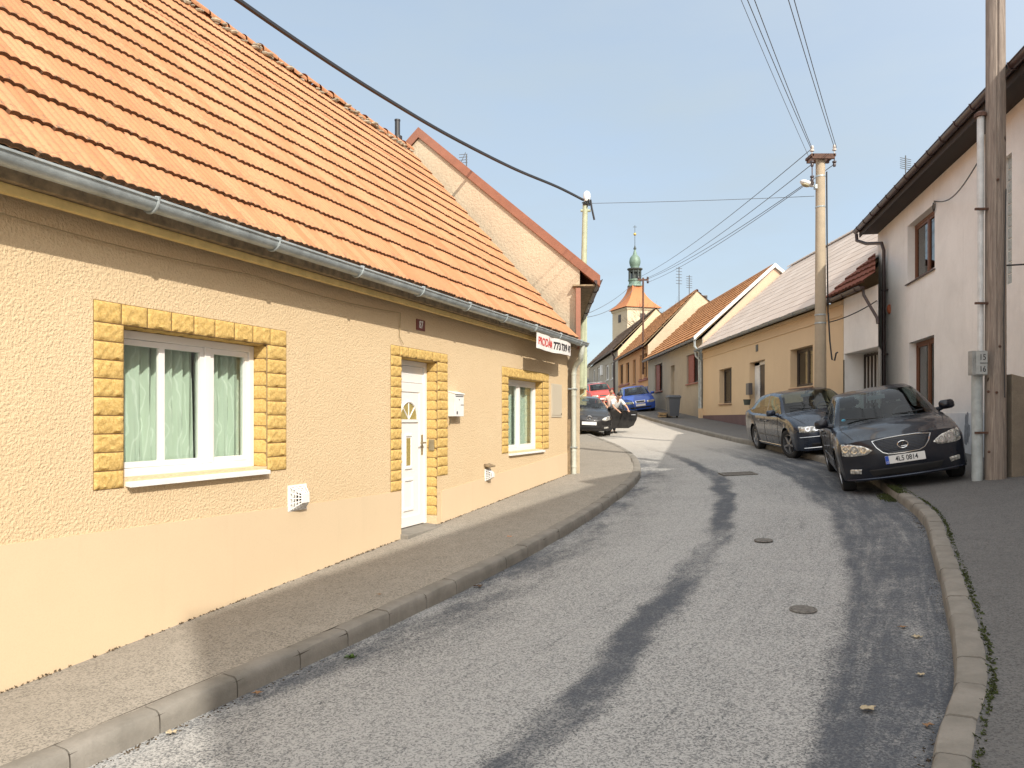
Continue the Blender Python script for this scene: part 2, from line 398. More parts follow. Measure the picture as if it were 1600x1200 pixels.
def kerbline(P, sgn, name, stone):
    """stones laid end to end along the polyline; sgn = side away from the road"""
    pts = [Vector((x, y)) for x, y in P]; L = [0]
    for a, b in zip(pts, pts[1:]): L.append(L[-1]+(b-a).length)
    def at(d):
        d = max(0, min(d, L[-1]-1e-6))
        for i in range(len(L)-1):
            if L[i+1] >= d: break
        t = (d-L[i])/(L[i+1]-L[i]); q = pts[i].lerp(pts[i+1], t)
        T = (pts[min(i+2, len(pts)-1)]-pts[max(i-1, 0)]).normalized(); return q, Vector((-T.y, T.x))*sgn
    mb = MB(); d = 0; rnd = random.Random(3)
    while d < L[-1]:
        l = stone*rnd.uniform(.92, 1.08); d1 = min(d+l-.010, L[-1]); jz = rnd.uniform(-.006, .006); jo = rnd.uniform(-.005, .005)
        rows = []
        ns = 4
        for k in range(ns+1):
            q, nn = at(lerp(d, d1, k/ns)); ed = .008 if k in (0, ns) else 0
            prof = [(0-jo, -.20), (0-jo+.002, KH*.5), (.006-jo, KH-.028-ed), (.016-jo, KH-.008-ed), (.035, KH+.0-ed*.6), (KW-.03, KH+.004-ed*.5), (KW-.006, KH-.004-ed), (KW, -.15)]
            if k in (0, ns): prof = [(lerp(o_, KW/2, .012), z_) for o_, z_ in prof]
            row = []
            for o_, z_ in prof:
                x, yq = q.x+nn.x*o_, q.y+nn.y*o_
                row.append((x, yq, g(x, yq)+z_+(jz if z_ > 0 else 0)+rnd.uniform(-.0015, .0015)))
            rows.append(row)
        mb.grid(rows); mb.face(*rows[0]); mb.face(*rows[-1]); d += l
    return struct(mb, name, M_kerb, smooth=35)
kerbline(KL, 1, 'kerb_left', .5)
kerbline(KR, -1, 'kerb_right', .45)
# joint filler under the kerb gaps
M_dirt = simple('gutter_dirt', (.06, .05, .04), .95)
mbj = MB()
for P, sg in ((KL, -1), (KR, 1)):
    rows = []
    for y in YS:
        x = plin(P, y); k = kn(P, y)
        rows.append([(x+sg*.012, y, g(x, y)+.02), (x+sg*.012, y, g(x, y)+KH-.03), (x+sg*(KW*k+.015), y, g(x, y)+KH-.02)])
    mbj.grid(rows)
struct(mbj, 'kerb_bedding', M_dirt)
mbg = MB(); rows = []
gy = [-60, -30, -15]+[i*4-9 for i in range(0, 30)]+[130, 160, 220, 400, 900, 1800]
for y in gy:
    rows.append([(x, y, g(x, y)-.12) for x in ([-900, -300, -100, -50, -30]+[i*2-16 for i in range(0, 19)]+[30, 50, 100, 300, 900])])
mbg.grid(rows); struct(mbg, 'ground', M_earth)
# manholes and a drain grate, flush in the road
M_iron = simple('cast_iron', (.20, .185, .165), .85, .0, nscale=40, namt=.3)
def manhole(u, v, r, lab):
    c = on_ground(u, v); mb = MB()
    t = thing('manhole_cover', c, lab, 'manhole cover', 'round covers set in the road')
    rim = MB(); rows = []
    for rr, z in ((r, .006), (r, .014), (r*.88, .016), (r*.87, .006)):
        rows.append([Vector((c.x+rr*math.cos(a*math.pi/12), c.y+rr*math.sin(a*math.pi/12), g(c.x+rr*math.cos(a*math.pi/12), c.y+rr*math.sin(a*math.pi/12))+z+.004)) for a in range(24)])
    rim.grid(rows, closed=True); rim.build('rim', M_iron, t)
    mb.add([Vector((c.x+r*.88*math.cos(a*math.pi/12), c.y+r*.88*math.sin(a*math.pi/12), g(c.x+r*.88*math.cos(a*math.pi/12), c.y+r*.88*math.sin(a*math.pi/12))+.013)) for a in range(24)], [tuple(range(24))])
    for k in range(-3, 4):
        h = math.sqrt(max(0, 1-(k/4)**2))*r*.8; x = c.x+k*r*.22
        mb.hexa([Vector((x+a, c.y+b, g(x+a, c.y+b)+zz)) for zz in (.012, .020) for a, b in ((-.014, -h), (.014, -h), (.014, h), (-.014, h))])
    mb.build('cover', M_iron, t)
manhole(1193, 846, .10, 'small round iron cover in the road nearer the parked cars')
manhole(1255, 955, .10, 'round iron cover in the road nearest the camera')
c = on_ground(1153, 741); t = thing('drain_grate', c, 'rectangular iron drain grate set in the road before the parked cars', 'drain grate')
mb = MB(); F = Frame((c.x, c.y), (1, 0), (0, 1))
def gb(mb, x0, x1, y0, y1, z0, z1):
    mb.hexa([Vector((c.x+a, c.y+b, g(c.x+a, c.y+b)+z)) for z in (z0, z1) for a, b in ((x0, y0), (x1, y0), (x1, y1), (x0, y1))])
for q in ((-.32, .32, -.22, -.18), (-.32, .32, .18, .22), (-.32, -.28, -.18, .18), (.28, .32, -.18, .18)): gb(mb, *q, .003, .02)
mb.build('frame', M_iron, t); mb = MB()
for k in range(9): gb(mb, -.26+k*.06, -.225+k*.06, -.18, .18, .004, .014)
mb.build('bars', M_iron, t)
mb = MB(); gb(mb, -.28, .28, -.18, .18, .003, .0045); mb.build('pit', M_dirt, t)
# ================================================================ materials
M_yel = plaster('yellow_roughcast', (.66, .51, .325), (.62, .465, .285), fine=52, big=.6, bamt=1.0, bdist=.013, stain=.10)
M_yels = plaster('yellow_smooth_render', (.645, .50, .335), (.59, .465, .31), fine=120, big=.55, bamt=.12, bdist=.003, stain=.14)
M_tile = roofmat('orange_clay_tile', (.55, .265, .135), (.44, .195, .09), per=.075, lich=1.0, lichc=(.20, .13, .08), edge=.85)
M_zinc = simple('galvanised_gutter', (.46, .51, .52), .45, .35, nscale=5, namt=.2)
M_zincp = simple('painted_downpipe', (.52, .54, .47), .5, .1, nscale=6, namt=.12)
M_batten = simple('yellow_batten', (.72, .54, .22), .7, nscale=8, namt=.12)
M_soff = simple('brown_soffit_board', (.30, .22, .13), .85, nscale=12, namt=.3)
M_stone = simple('yellow_split_stone', (.64, .455, .18), .95, nscale=55, namt=.22, bscale=70, bamt=.8, bdist=.006, spec=.1, c2=(.44, .28, .085))
M_mortar = simple('dark_joint', (.16, .09, .035), .95)
M_pvc = simple('white_pvc', (.78, .76, .73), .32, spec=.5)
M_pvcd = simple('grey_window_gasket', (.10, .10, .10), .6)
M_curt = None
M_glass = glassmat('window_glass', (.86, .91, .88), .05)
M_dark = simple('dark_room', (.03, .028, .025), .9)
M_brass = simple('handle_metal', (.42, .36, .24), .35, .8)
M_blackp = simple('black_plastic', (.02, .02, .022), .4)
M_cable = simple('cable_sheath', (.012, .012, .014), .5)
M_wire = simple('bare_wire', (.10, .11, .12), .5, .3)
M_white = simple('white_paint', (.78, .77, .74), .45, nscale=9, namt=.06)
M_red = simple('brick_red_enamel', (.16, .03, .022), .35)
M_redt = simple('red_lettering', (.52, .06, .05), .6)
M_blackt = simple('black_lettering', (.02, .02, .025), .6)
M_fabric = simple('banner_cloth', (.74, .70, .66), .8, nscale=6, namt=.08)
def curtain_mat():
    m, nt, b = newmat('curtain_cloth'); v = coords(nt)
    w = N(nt, 'ShaderNodeTexWave'); w.inputs['Scale'].default_value = 4.2; w.inputs['Distortion'].default_value = 9; w.inputs['Detail'].default_value = 1.2
    w.inputs['Detail Scale'].default_value = 1.1; w.bands_direction = 'X'; w.wave_type = 'BANDS'; nt.links.new(v, w.inputs['Vector'])
    ln = ramp(nt, w.outputs['Fac'], [(.90, 0.), (.98, 1.)])
    cc = mix(nt, ln, (.66, .70, .62), (.80, .82, .76)); nt.links.new(cc, b.inputs['Base Color']); b.inputs['Roughness'].default_value = .85
    return m
M_curt = curtain_mat()
# ================================================================ generic builders
def wall(mb, F, a0, a1, z0, z1, holes=(), depth=.3, top=None, mi=0):
    """front skin of a wall with rectangular openings and their reveals; top(a) gives a sloped top"""
    xs = sorted({a0, a1, *[h[0] for h in holes], *[h[1] for h in holes]}); zs = sorted({z0, z1, *[h[2] for h in holes], *[h[3] for h in holes]})
    for xa, xb in zip(xs, xs[1:]):
        for za, zb in zip(zs, zs[1:]):
            cx, cz = (xa+xb)/2, (za+zb)/2
            if any(h[0] < cx < h[1] and h[2] < cz < h[3] for h in holes): continue
            mb.face(F.p(xa, 0, za), F.p(xb, 0, za), F.p(xb, 0, zb), F.p(xa, 0, zb), mi=mi)
    for a, b, c, d in [h[:4] for h in holes]:
        D = -depth
        mb.face(F.p(a, 0, c), F.p(a, D, c), F.p(a, D, d), F.p(a, 0, d), mi=mi)
        mb.face(F.p(b, 0, c), F.p(b, 0, d), F.p(b, D, d), F.p(b, D, c), mi=mi)
        mb.face(F.p(a, 0, d), F.p(a, D, d), F.p(b, D, d), F.p(b, 0, d), mi=mi)
        mb.face(F.p(a, 0, c), F.p(b, 0, c), F.p(b, D, c), F.p(a, D, c), mi=mi)
def window(root, F, a0, a1, z0, z1, d, mat, mull=(.5,), thin=None, fw=.055, glass=None, sill=None, name='window', transom=None, dark=None, cellmats=None):
    """frame + sashes (part), pane and sill (sub-parts)"""
    mb = MB(); T = .06
    def bar(a, b, c, e, d0=d-T, d1=d): mb.box(a, b, d0, d1, c, e, F)
    bar(a0, a0+fw, z0, z1); bar(a1-fw, a1, z0, z1); bar(a0+fw, a1-fw, z0, z0+fw); bar(a0+fw, a1-fw, z1-fw, z1)
    if thin: m = lerp(a0, a1, thin); bar(m-.027, m+.027, z0+fw*1.7, z1-fw*1.7, d-T+.01, d-.016)
    cuts = [a0+fw]+[lerp(a0, a1, m) for m in mull]+[a1-fw]
    for m in mull: bar(lerp(a0, a1, m)-fw*.55, lerp(a0, a1, m)+fw*.55, z0+fw, z1-fw, d-T, d-.003)
    sw = fw*.75
    for i, (a, b) in enumerate(zip(cuts, cuts[1:])):
        aa = a+(fw*.55 if i else 0)+.003; bb = b-(fw*.55 if i < len(cuts)-2 else 0)-.003; c, e = z0+fw+.003, z1-fw-.003
        D0, D1 = d-T, d-.014
        bar(aa, aa+sw, c, e, D0, D1); bar(bb-sw, bb, c, e, D0, D1); bar(aa+sw, bb-sw, c, c+sw, D0, D1); bar(aa+sw, bb-sw, e-sw, e, D0, D1)
        if transom: bar(aa+sw, bb-sw, lerp(c, e, transom)-.015, lerp(c, e, transom)+.015, D0+.01, D1-.004)
    fr = mb.build(name, mat, root, bevel=.004 if fw > .05 else 0)
    pm = MB(); pm.box(a0+fw, a1-fw, d-.042, d-.034, z0+fw, z1-fw, F); pm.build('pane', glass or M_glass, fr)
    if sill:
        sm = MB(); a, b, dd, h, sm_mat = sill
        P = [F.p(a0-a, d-.01, z0-.005), F.p(a1+b, d-.01, z0-.005), F.p(a1+b, dd, z0-.03), F.p(a0-a, dd, z0-.03)]
        Q = [p-Vector((0, 0, h)) for p in P]
        sm.hexa(Q+P); sm.build('sill', sm_mat, fr, bevel=.003)
    if dark:
        dm = MB(); dm.box(a0+.01, a1-.01, d-.35, d-.34, z0+.01, z1-.01, F); dm.build('room_shade', dark, fr)
    return fr
def roof_slope(E0, E1, R0, R1, rows, per, amp, step, samples=6, n_up=None, jag=0.0, sag=0.0, rnd=None, offE=0):
    """tiled slope between the eave line E0-E1 and the ridge line R0-R1; each course is a real step with rounded humps"""
    rnd = rnd or random.Random(5)
    E0, E1, R0, R1 = map(Vector, (E0, E1, R0, R1)); L = (E1-E0).length
    nrm = (E1-E0).cross(R0-E0).normalized()
    if nrm.z < 0: nrm = -nrm
    nc = max(2, int(L/per*samples)); mb = MB(); uvs = []
    colj = [rnd.uniform(-.3, .3) for _ in range(int(L/per)+3)]
    for r in range(rows):
        t0, t1 = r/rows, min(1, (r+1)/rows+.02/rows)
        lines = []
        jr = [rnd.uniform(-1, 1) for _ in range(int(L/(per*2))+3)]
        drop = .0
        for t, h, uo in ((t0, -.004, 0.0), (t0, step, .02), (lerp(t0, t1, .12), step*.93, .12), (t1, .004, .98)):
            line = []
            for i in range(nc+1):
                s = i/nc; a = s*L; k = a/per
                hump = abs(math.cos(math.pi*(k-.5)))**.8
                jt = jr[int(k/2)]
                lowr = 1 if uo < .2 else 0
                p = E0.lerp(E1, s).lerp(R0.lerp(R1, s), t-lowr*(jag*jt/rows))
                off = h+amp*hump*(1 if uo > 0 else 1)+lowr*jt*step*.18
                off += sag*(math.sin(s*9+t*3)+.6*math.sin(s*23+t*7))*math.sin(math.pi*min(1, t+.15))
                line.append(p+nrm*off); uvs.append((a, r+uo))
            lines.append(line)
        mb.grid(lines)
    return mb, uvs
# ================================================================ the near yellow house
H1 = Frame((-3.0, 4.5), (.3682, .9298), (.9298, -.3682))
S0, S1 = -4.6, 11.05
ZT = 1.45
# openings from the photo
win = H1.rect(193, 395, 505, 745); # outer opening
aW0, _ = H1.hit(193, 600); aW1, _ = H1.hit(417, 600); _, zWt = H1.hit(193, 508); _, zWb = H1.hit(193, 748)
aWl, _ = H1.hit(145, 600); aWr, _ = H1.hit(447, 600); _, zWT = H1.hit(145, 467); _, zWB = H1.hit(145, 767)
aD0, _ = H1.hit(627, 600); aD1, _ = H1.hit(683, 600); _, zDt = H1.hit(627, 557)
aDl, _ = H1.hit(610, 600); aDr, _ = H1.hit(699, 600); _, zDT = H1.hit(610, 538); _, zDB1 = H1.hit(610, 769)
_, zDb = H1.hit(632, 834)
aV0, _ = H1.hit(794, 600); aV1, _ = H1.hit(848, 600); _, zVt = H1.hit(794, 589); _, zVb = H1.hit(794, 707)
aVl, _ = H1.hit(784, 600); aVr, _ = H1.hit(857, 600); _, zVT = H1.hit(784, 572); _, zVB = H1.hit(784, 709)
house1 = thing('village_house', H1.p(3.5, -3, -1.6), 'long yellow roughcast house with orange tiled roof at the left', 'house')
DEP = .20
mb = MB()
def ftop(a): return ZT
zpl = H1.hit(0, 852)[1]; zpl2 = H1.hit(610, 770)[1]
holes = [(aW0, aW1, zWb, zWt), (aD0, aD1, zDb, zDt), (aV0, aV1, zVb, zVt)]
wall(mb, H1, S0, S1, -2.6, ZT, holes, DEP)
# far and near gable ends, back wall
for a in (S0, S1):
    mb.face(H1.p(a, 0, -2.6), H1.p(a, 0, ZT), H1.p(a, -3.39, 5.35), H1.p(a, -7.1, ZT), H1.p(a, -7.1, -2.6))
mb.face(H1.p(S0, -7.1, -2.6), H1.p(S1, -7.1, -2.6), H1.p(S1, -7.1, ZT), H1.p(S0, -7.1, ZT))
mb.build('wall', M_yel, house1)
# plinth render (stands 6 mm proud), its top edge follows the street and steps at the door
mb = MB()
def plinth(a, b, za, zb, mbx):
    P = [H1.p(a, .006, -2.55), H1.p(b, .006, -2.55), H1.p(b, .006, zb), H1.p(a, .006, za)]
    mbx.prism(P, -Vector((H1.n[0], H1.n[1], 0))*.05)
def zline(a): return lerp(zpl, zpl2, (a-H1.hit(0, 852)[0])/(H1.hit(610, 770)[0]-H1.hit(0, 852)[0]))
plinth(S0, aD0-.03, zline(S0), zline(aD0-.03), mb)
zr0 = H1.hit(700, 765)[1]; zr1 = H1.hit(880, 708)[1]
plinth(aD1+.12, S1, zr0, zr1, mb)
mb.build('plinth', M_yels, house1)
# smooth band of render under the eave
# roof
EZ = 1.52; RZ = 5.52
RD = -3.39
r0, r1 = S0-.3, 10.95
sl = MB()
mbr, uvs = roof_slope(H1.p(r0, .24, EZ), H1.p(r1, .24, EZ), H1.p(r0, RD, RZ+.05), H1.p(r1, RD, RZ+.05), 14, .075, .012, .030, samples=8, jag=.05, sag=.008)
roof = uv_build(mbr, uvs, 'roof', M_tile, house1, smooth=50)
mbr, uvs = roof_slope(H1.p(r0, -7.4, EZ), H1.p(r1, -7.4, EZ), H1.p(r0, RD, RZ+.05), H1.p(r1, RD, RZ+.05), 14, .4, .016, .034, samples=2)
uv_build(mbr, uvs, 'back_roof', M_tile, house1)
mb = MB()   # decking under the tiles
mb.prism([H1.p(r0+.05, .21, EZ-.05), H1.p(r0+.05, RD, RZ-.02), H1.p(r0+.05, -7.3, EZ-.05), H1.p(r0+.05, -7.2, EZ-.12), H1.p(r0+.05, RD, RZ-.12), H1.p(r0+.05, .19, EZ-.13)], H1.p(r1-.03, 0, 0)-H1.p(r0+.05, 0, 0))
mb.build('roof_deck', M_soff, roof)
mb = MB(); rnd = random.Random(9)     # mortar-bedded ridge tiles
k = 0; a = r0
while a < r1-.05:
    l = .36; rr = .115+rnd.uniform(-.012, .012); dz = rnd.uniform(-.018, .018)
    rows = []
    for q, sc in ((0, 1.08), (.10, 1.0), (l-.01, .93)):
        if a+q > r1: q = r1-a
        rows.append([H1.p(a+q, RD+rr*sc*1.1*math.cos(t*math.pi/10), RZ+.035+dz+rr*sc*.75*math.sin(t*math.pi/10)) for t in range(-1, 12)])
    mb.grid(rows); a += l
mb.build('ridge', M_tile, roof, smooth=40)
mb = MB()      # crumbling mortar along the ridge
M_mort = simple('lime_mortar', (.42, .36, .26), .95, nscale=14, namt=.35)
for i in range(220):
    a = rnd.uniform(r0, r1-.1); dd = RD+.135+rnd.uniform(-.02, .04); z = RZ-.02+rnd.uniform(-.05, .03); s_ = rnd.uniform(.02, .05)
    mb.ball(H1.p(a, dd, z), (s_*1.6, s_, s_*.6), 6, 4)
tag(mb.build('ridge_mortar', M_mort, roof), kind='stuff')
# gutter: half round with rolled lip
def gutter(root, F, a0, a1, d, z, r, mat, bmat, nb, step=None, name='gutter', joints=True):
    mb = MB(); rows = []
    for a in (a0, a1):
        prof = [(d+r*math.cos(t*math.pi/12), z+r*math.sin(t*math.pi/12)) for t in range(-12, 1)]
        prof = [(d-r, z+.005)]+prof
        row = [F.p(a, dd, zz) for dd, zz in prof]
        row += [F.p(a, d+r+.012, z+.004), F.p(a, d+r+.012, z+.018), F.p(a, d+r-.004, z+.016)]
        inner = [F.p(a, d+(r-.006)*math.cos(t*math.pi/12), z+(r-.006)*math.sin(t*math.pi/12)) for t in range(0, -13, -1)]
        rows.append(row+inner)
    mb.grid(rows, closed=True)
    for a in (a0, a1): mb.face(*[F.p(a, d+r*math.cos(t*math.pi/12), z+r*math.sin(t*math.pi/12)) for t in range(-12, 1)])
    gt = mb.build(name, mat, root, smooth=45)
    st = (a1-a0)/nb
    for i in range(nb):
        a = a0+st*(i+.6); bm_ = MB(); pts = [F.p(a, d+(r+.006)*math.cos(t*math.pi/12), z+(r+.006)*math.sin(t*math.pi/12)) for t in range(-12, 1)]
        pts += [F.p(a, d+r+.016, z+.022), F.p(a, d+r-.02, z+.028)]
        bm_.tube(pts, .010, 6); bm_.build('bracket', bmat, gt)
    return gt
GZ = EZ-.075
g1 = gutter(house1, H1, r0, 11.18, .325, GZ, .064, M_zinc, M_zinc, 13)
# boards under the eave
mb = MB(); mb.box(r0, 10.95, .21, .23, GZ-.10, GZ+.02, H1); mb.box(r0, 10.95, .002, .21, GZ-.10, GZ-.08, H1); mb.build('soffit_board', M_soff, house1)
mb = MB(); mb.box(r0, 10.45, .12, .17, GZ-.16, GZ-.102, H1); mb.build('eave_batten', M_batten, house1, bevel=.006)
# downpipe with swan neck
pb = H1.hit(896, 738, .12)[0]
def arc_path(F, pts): return [F.p(*p) for p in pts]
aP = H1.hit(896.5, 700, .10)[0]; aQ = H1.hit(908, 560, .30)[0]
mb = MB(); zb = surf(*H1.p(aP, .10, 0).xy)
path = [(aQ, .325, GZ-.05), (aQ, .32, GZ-.14), (aQ-.005, .30, GZ-.21), (lerp(aQ, aP, .3), .28, GZ-.30), (lerp(aQ, aP, .7), .17, GZ-.39), (aP, .115, GZ-.47), (aP, .10, GZ-.56), (aP, .10, zb-.02)]
mb.tube(arc_path(H1, path), .05, 14)
for z in (GZ-.60, GZ-1.0, zb+.42, zb+.12): mb.lathe([(.05, z), (.056, z+.004), (.056, z+.03), (.05, z+.034)], (H1.p(aP, .10, 0).x, H1.p(aP, .10, 0).y, 0), 14)
dp = mb.build('downpipe', M_zincp, house1, smooth=40)
for z_ in (GZ-.87, zb+.5): mb = MB(); mb.box(aP-.06, aP+.06, .0, .16, z_, z_+.02, H1); mb.build('clamp', M_zinc, dp)
mb = MB(); mb.box(S1-.02, S1+.06, -.02, .05, zb-.3, zb+1.05, H1); mb.build('corner_guard', M_soff, house1)
# flue pipe at the ridge
fa, fz = H1.hit(621, 222, -3.7); P = H1.p(fa, -3.7, 0)
mb = MB(); zt_ = H1.hit(621, 187, -3.7)[1]
mb.lathe([(.085, fz-.5), (.085, fz+.03), (.10, fz+.04), (.10, fz+.12), (.055, fz+.14), (.055, zt_-.03), (.062, zt_-.03), (.062, zt_), (.0, zt_)], (P.x, P.y, 0), 14)
mb.build('flue_pipe', M_blackp, house1, smooth=40)
# ---- stone surrounds
def stones(root, F, recs, name='stone_surround', d0=.014):
    """recs = list of (a0,a1,z0,z1,face) face 'f' front slab, or ('r', a, d0,d1,z0,z1) reveal slab"""
    mb = MB(); rnd = random.Random(len(recs)); jm = MB()
    for q in recs:
        if q[0] == 'r':
            _, a, dA, dB, z0, z1, sg = q; nx, nz = 6, 5
            mp = lambda s, t, h: F.p(a+sg*h, lerp(dA, dB, s), lerp(z0, z1, t))
            th = .010; W_, H_ = abs(dB-dA), z1-z0; rough = .003
        elif q[0] == 'h':
            _, a0, a1, dA, dB, z = q; nx, nz = 8, 4
            mp = lambda s, t, h: F.p(lerp(a0, a1, s), lerp(dA, dB, t), z-h); th = .010; rough = .003; W_, H_ = a1-a0, abs(dB-dA)
        else:
            a0, a1, z0, z1 = q; W_, H_ = a1-a0, z1-z0; nx, nz = max(5, int(W_/.016)), max(4, int(H_/.016))
            mp = lambda s, t, h: F.p(lerp(a0, a1, s), h, lerp(z0, z1, t)); th = d0; rough = .0065
        gx, gz = .0042/W_, .0042/H_
        sx_, sz_, ph = rnd.uniform(.6, 1.4), rnd.uniform(.6, 1.4), rnd.uniform(0, 9)
        rows = []
        for j in range(nz+1):
            t = j/nz; row = []
            for i in range(nx+1):
                s = i/nx; e = min(s*W_, (1-s)*W_, t*H_, (1-t)*H_)
                h = th*min(1, .45+e/.018)
                h += rough*min(1, e/.012)*(.6*math.sin(s*W_*70*sx_+ph)*math.sin(t*H_*80*sz_+ph*2)+.5*math.sin(s*W_*31+t*H_*47+ph)+rnd.uniform(-.45, .45))
                if e < 1e-6: h = th*.3
                row.append(mp(lerp(gx, 1-gx, s), lerp(gz, 1-gz, t), h))
            rows.append(row)
        mb.grid(rows)
        # skirt back to the wall
        ring = rows[0]+[r[-1] for r in rows[1:]]+rows[-1][::-1][1:]+[r[0] for r in rows[1:-1]][::-1]
        base = []
        nb_ = [(i/nx, 0) for i in range(nx+1)]+[(1, j/nz) for j in range(1, nz+1)]+[(1-i/nx, 1) for i in range(1, nx+1)]+[(0, 1-j/nz) for j in range(1, nz)]
        base = [mp(lerp(gx, 1-gx, s), lerp(gz, 1-gz, t), -.004) for s, t in nb_]
        mb.grid([ring, base], closed=True)
        jm.add([mp(0, 0, .003), mp(1, 0, .003), mp(1, 1, .003), mp(0, 1, .003)], [(0, 1, 2, 3)])
    o = mb.build(name, M_stone, root, smooth=50)
    jm.build('joint', M_mortar, o, fixn=False)
    return o
def col_blocks(a0, a1, z0, z1, h, face=None):
    n = max(1, round((z1-z0)/h)); return [(a0, a1, lerp(z0, z1, i/n), lerp(z0, z1, (i+1)/n)) for i in range(n)]
def row_blocks(a0, a1, z0, z1, w_):
    n = max(1, round((a1-a0)/w_)); return [(lerp(a0, a1, i/n), lerp(a0, a1, (i+1)/n), z0, z1) for i in range(n)]
bh = (zWT-zWB)/9.6
def surround(l, r, a0, a1, zT, zt, zB_l, zB_r, zb_rev, wrow, rev=True):
    q = col_blocks(l, a0, zB_l, zt, .123)+row_blocks(l, r, zt, zT, wrow)+col_blocks(a1, r, zB_r, zt, .123)
    if rev:
        n = round((zt-zb_rev)/.123)
        for i in range(n): q.append(('r', a1, 0.0, -DEP+.005, lerp(zb_rev, zt, i/n), lerp(zb_rev, zt, (i+1)/n), -1))
        for i in range(n): q.append(('r', a0, 0.0, -DEP+.005, lerp(zb_rev, zt, i/n), lerp(zb_rev, zt, (i+1)/n), 1))
        m = round((a1-a0)/wrow)
        for i in range(m): q.append(('h', lerp(a0, a1, i/m), lerp(a0, a1, (i+1)/m), 0.0, -DEP+.005, zt))
    return q
w1 = window(house1, H1, aW0+.012, aW1-.012, zWb, zWt-.015, -.13, M_pvc, thin=(H1.hit(255, 600, -.13)[0]-aW0)/(aW1-aW0), mull=((H1.hit(326, 600, -.13)[0]-aW0)/(aW1-aW0),), fw=.056, sill=(-.004, .0, .05, .032, M_white))
stones(house1, H1, surround(aWl, aWr, aW0, aW1, zWT, zWt, zWB, zWB+.02, zWb, .21))
w2 = window(house1, H1, aV0+.012, aV1-.012, zVb, zVt-.015, -.13, M_pvc, mull=(.5,), fw=.055, sill=(-.004, .05, .04, .025, M_white))
stones(house1, H1, surround(aVl, aVr, aV0, aV1, zVT, zVt, zVB, zVB, zVb, .21))
stones(house1, H1, surround(aDl, aDr, aD0, aD1, zDT, zDt, zDB1, zDB1+.10, zDb+.12, .2))
for q in ((aW0, aW1, zWb, zWt), (aV0, aV1, zVb, zVt)): mb = MB(); mb.box(q[0]-.1, q[1]+.1, -.9, -.88, q[2]-.1, q[3]+.1, H1); mb.build('room_shade', M_dark, house1)
def curtain(F, a0, a1, z0, z1, d, lab, folds, ph, amp=.03):
    mb = MB(); rows = []
    n = int((a1-a0)*90)
    for j in range(13):
        t = j/12; row = []
        for i in range(n+1):
            s = i/n; a = lerp(a0, a1, s)
            k = 2*math.pi*folds*(s+.03*math.sin(5*s+ph)*(1-t))+ph
            row.append(F.p(a, d+amp*(.55+.45*t)*math.sin(k)+.012*math.sin(2.7*k+t*2), lerp(z0, z1, t)))
        rows.append(row)
    mb.grid(rows); return mb.solo('curtain', M_curt, lab, 'curtain', 'net curtains in the yellow house', smooth=80)
aM1 = lerp(aW0, aW1, .30); 
curtain(H1, aW0-.05, lerp(aW0, aW1, .31), zWb+.02, zWt, -.28, 'pale green net curtain in the left pane of the large window', 4.2, .4, .04)
curtain(H1, lerp(aW0, aW1, .315), lerp(aW0, aW1, .63), zWb+.02, zWt, -.29, 'pale green net curtain in the middle pane of the large window', 4.6, 1.9, .04)
curtain(H1, lerp(aW0, aW1, .635), aW1+.05, zWb+.02, zWt, -.28, 'pale net curtain in the right pane of the large window', 5, 3.1, .035)
curtain(H1, aV0-.04, aV1+.04, zVb+.02, zVt, -.27, 'pale green curtain in the small window left of the downpipe', 7, 1.1)
# ---- front door
mb = MB(); dd = -.14; fw = .06
a0, a1, z0, z1 = aD0+.012, aD1-.012, zDb+.02, zDt-.015
for q in ((a0, a0+fw, z0, z1), (a1-fw, a1, z0, z1), (a0+fw, a1-fw, z1-fw, z1)): mb.box(q[0], q[1], dd-.06, dd, q[2], q[3], H1)
mb.box(a0+fw, a1-fw, dd-.055, dd-.02, z1-fw-.20, z1-fw-.003, H1)
mb.build('door_frame', M_pvc, house1, bevel=.004)
la0, la1, lz0, lz1 = a0+fw+.004, a1-fw-.004, z0+.01, z1-fw-.205
mb = MB(); mb.box(la0, la1, dd-.06, dd-.022, lz0, lz1, H1)
f2 = dd-.012
for q in ((la0, la0+.10, lz0, lz1), (la1-.10, la1, lz0, lz1), (la0+.10, la1-.10, lz0, lz0+.12), (la0+.10, la1-.10, lz1-.11, lz1)): mb.box(q[0], q[1], dd-.022, f2, q[2], q[3], H1)
H_ = lz1-lz0
ca, cz = (la0+la1)/2, lz0+H_*.745
def panel(x0, x1, y0, y1, w_=.022):
    for q in ((x0, x0+w_, y0, y1), (x1-w_, x1, y0, y1), (x0+w_, x1-w_, y0, y0+w_), (x0+w_, x1-w_, y1-w_, y1)): mb.box(q[0], q[1], dd-.022, dd-.008, q[2], q[3], H1)
panel(ca-.09, ca+.09, lz0+H_*.40, lz0+H_*.64); panel(ca-.12, ca+.12, lz0+H_*.11, lz0+H_*.33)
mb.box(ca-.24, ca+.24, dd-.022, dd-.006, cz-.035, cz-.005, H1)
pts = [H1.p(ca+.215*math.cos(t*math.pi/14), dd-.016, cz+.215*math.sin(t*math.pi/14)) for t in range(15)]; mb.tube(pts, .014, 6)
for t in (3.5, 7, 10.5): mb.tube([H1.p(ca, dd-.017, cz), H1.p(ca+.21*math.cos(t*math.pi/14), dd-.017, cz+.21*math.sin(t*math.pi/14))], .009, 6)
door = mb.build('door', M_pvc, house1)
M_amber = simple('amber_glass', (.42, .33, .12), .12, nscale=50, namt=.2)
mb = MB(); mb.add([H1.p(ca+.205*math.cos(t*math.pi/14), dd-.0195, cz+.205*math.sin(t*math.pi/14)) for t in range(15)], [tuple(range(15))])
mb.build('pane', M_amber, door, fixn=False)
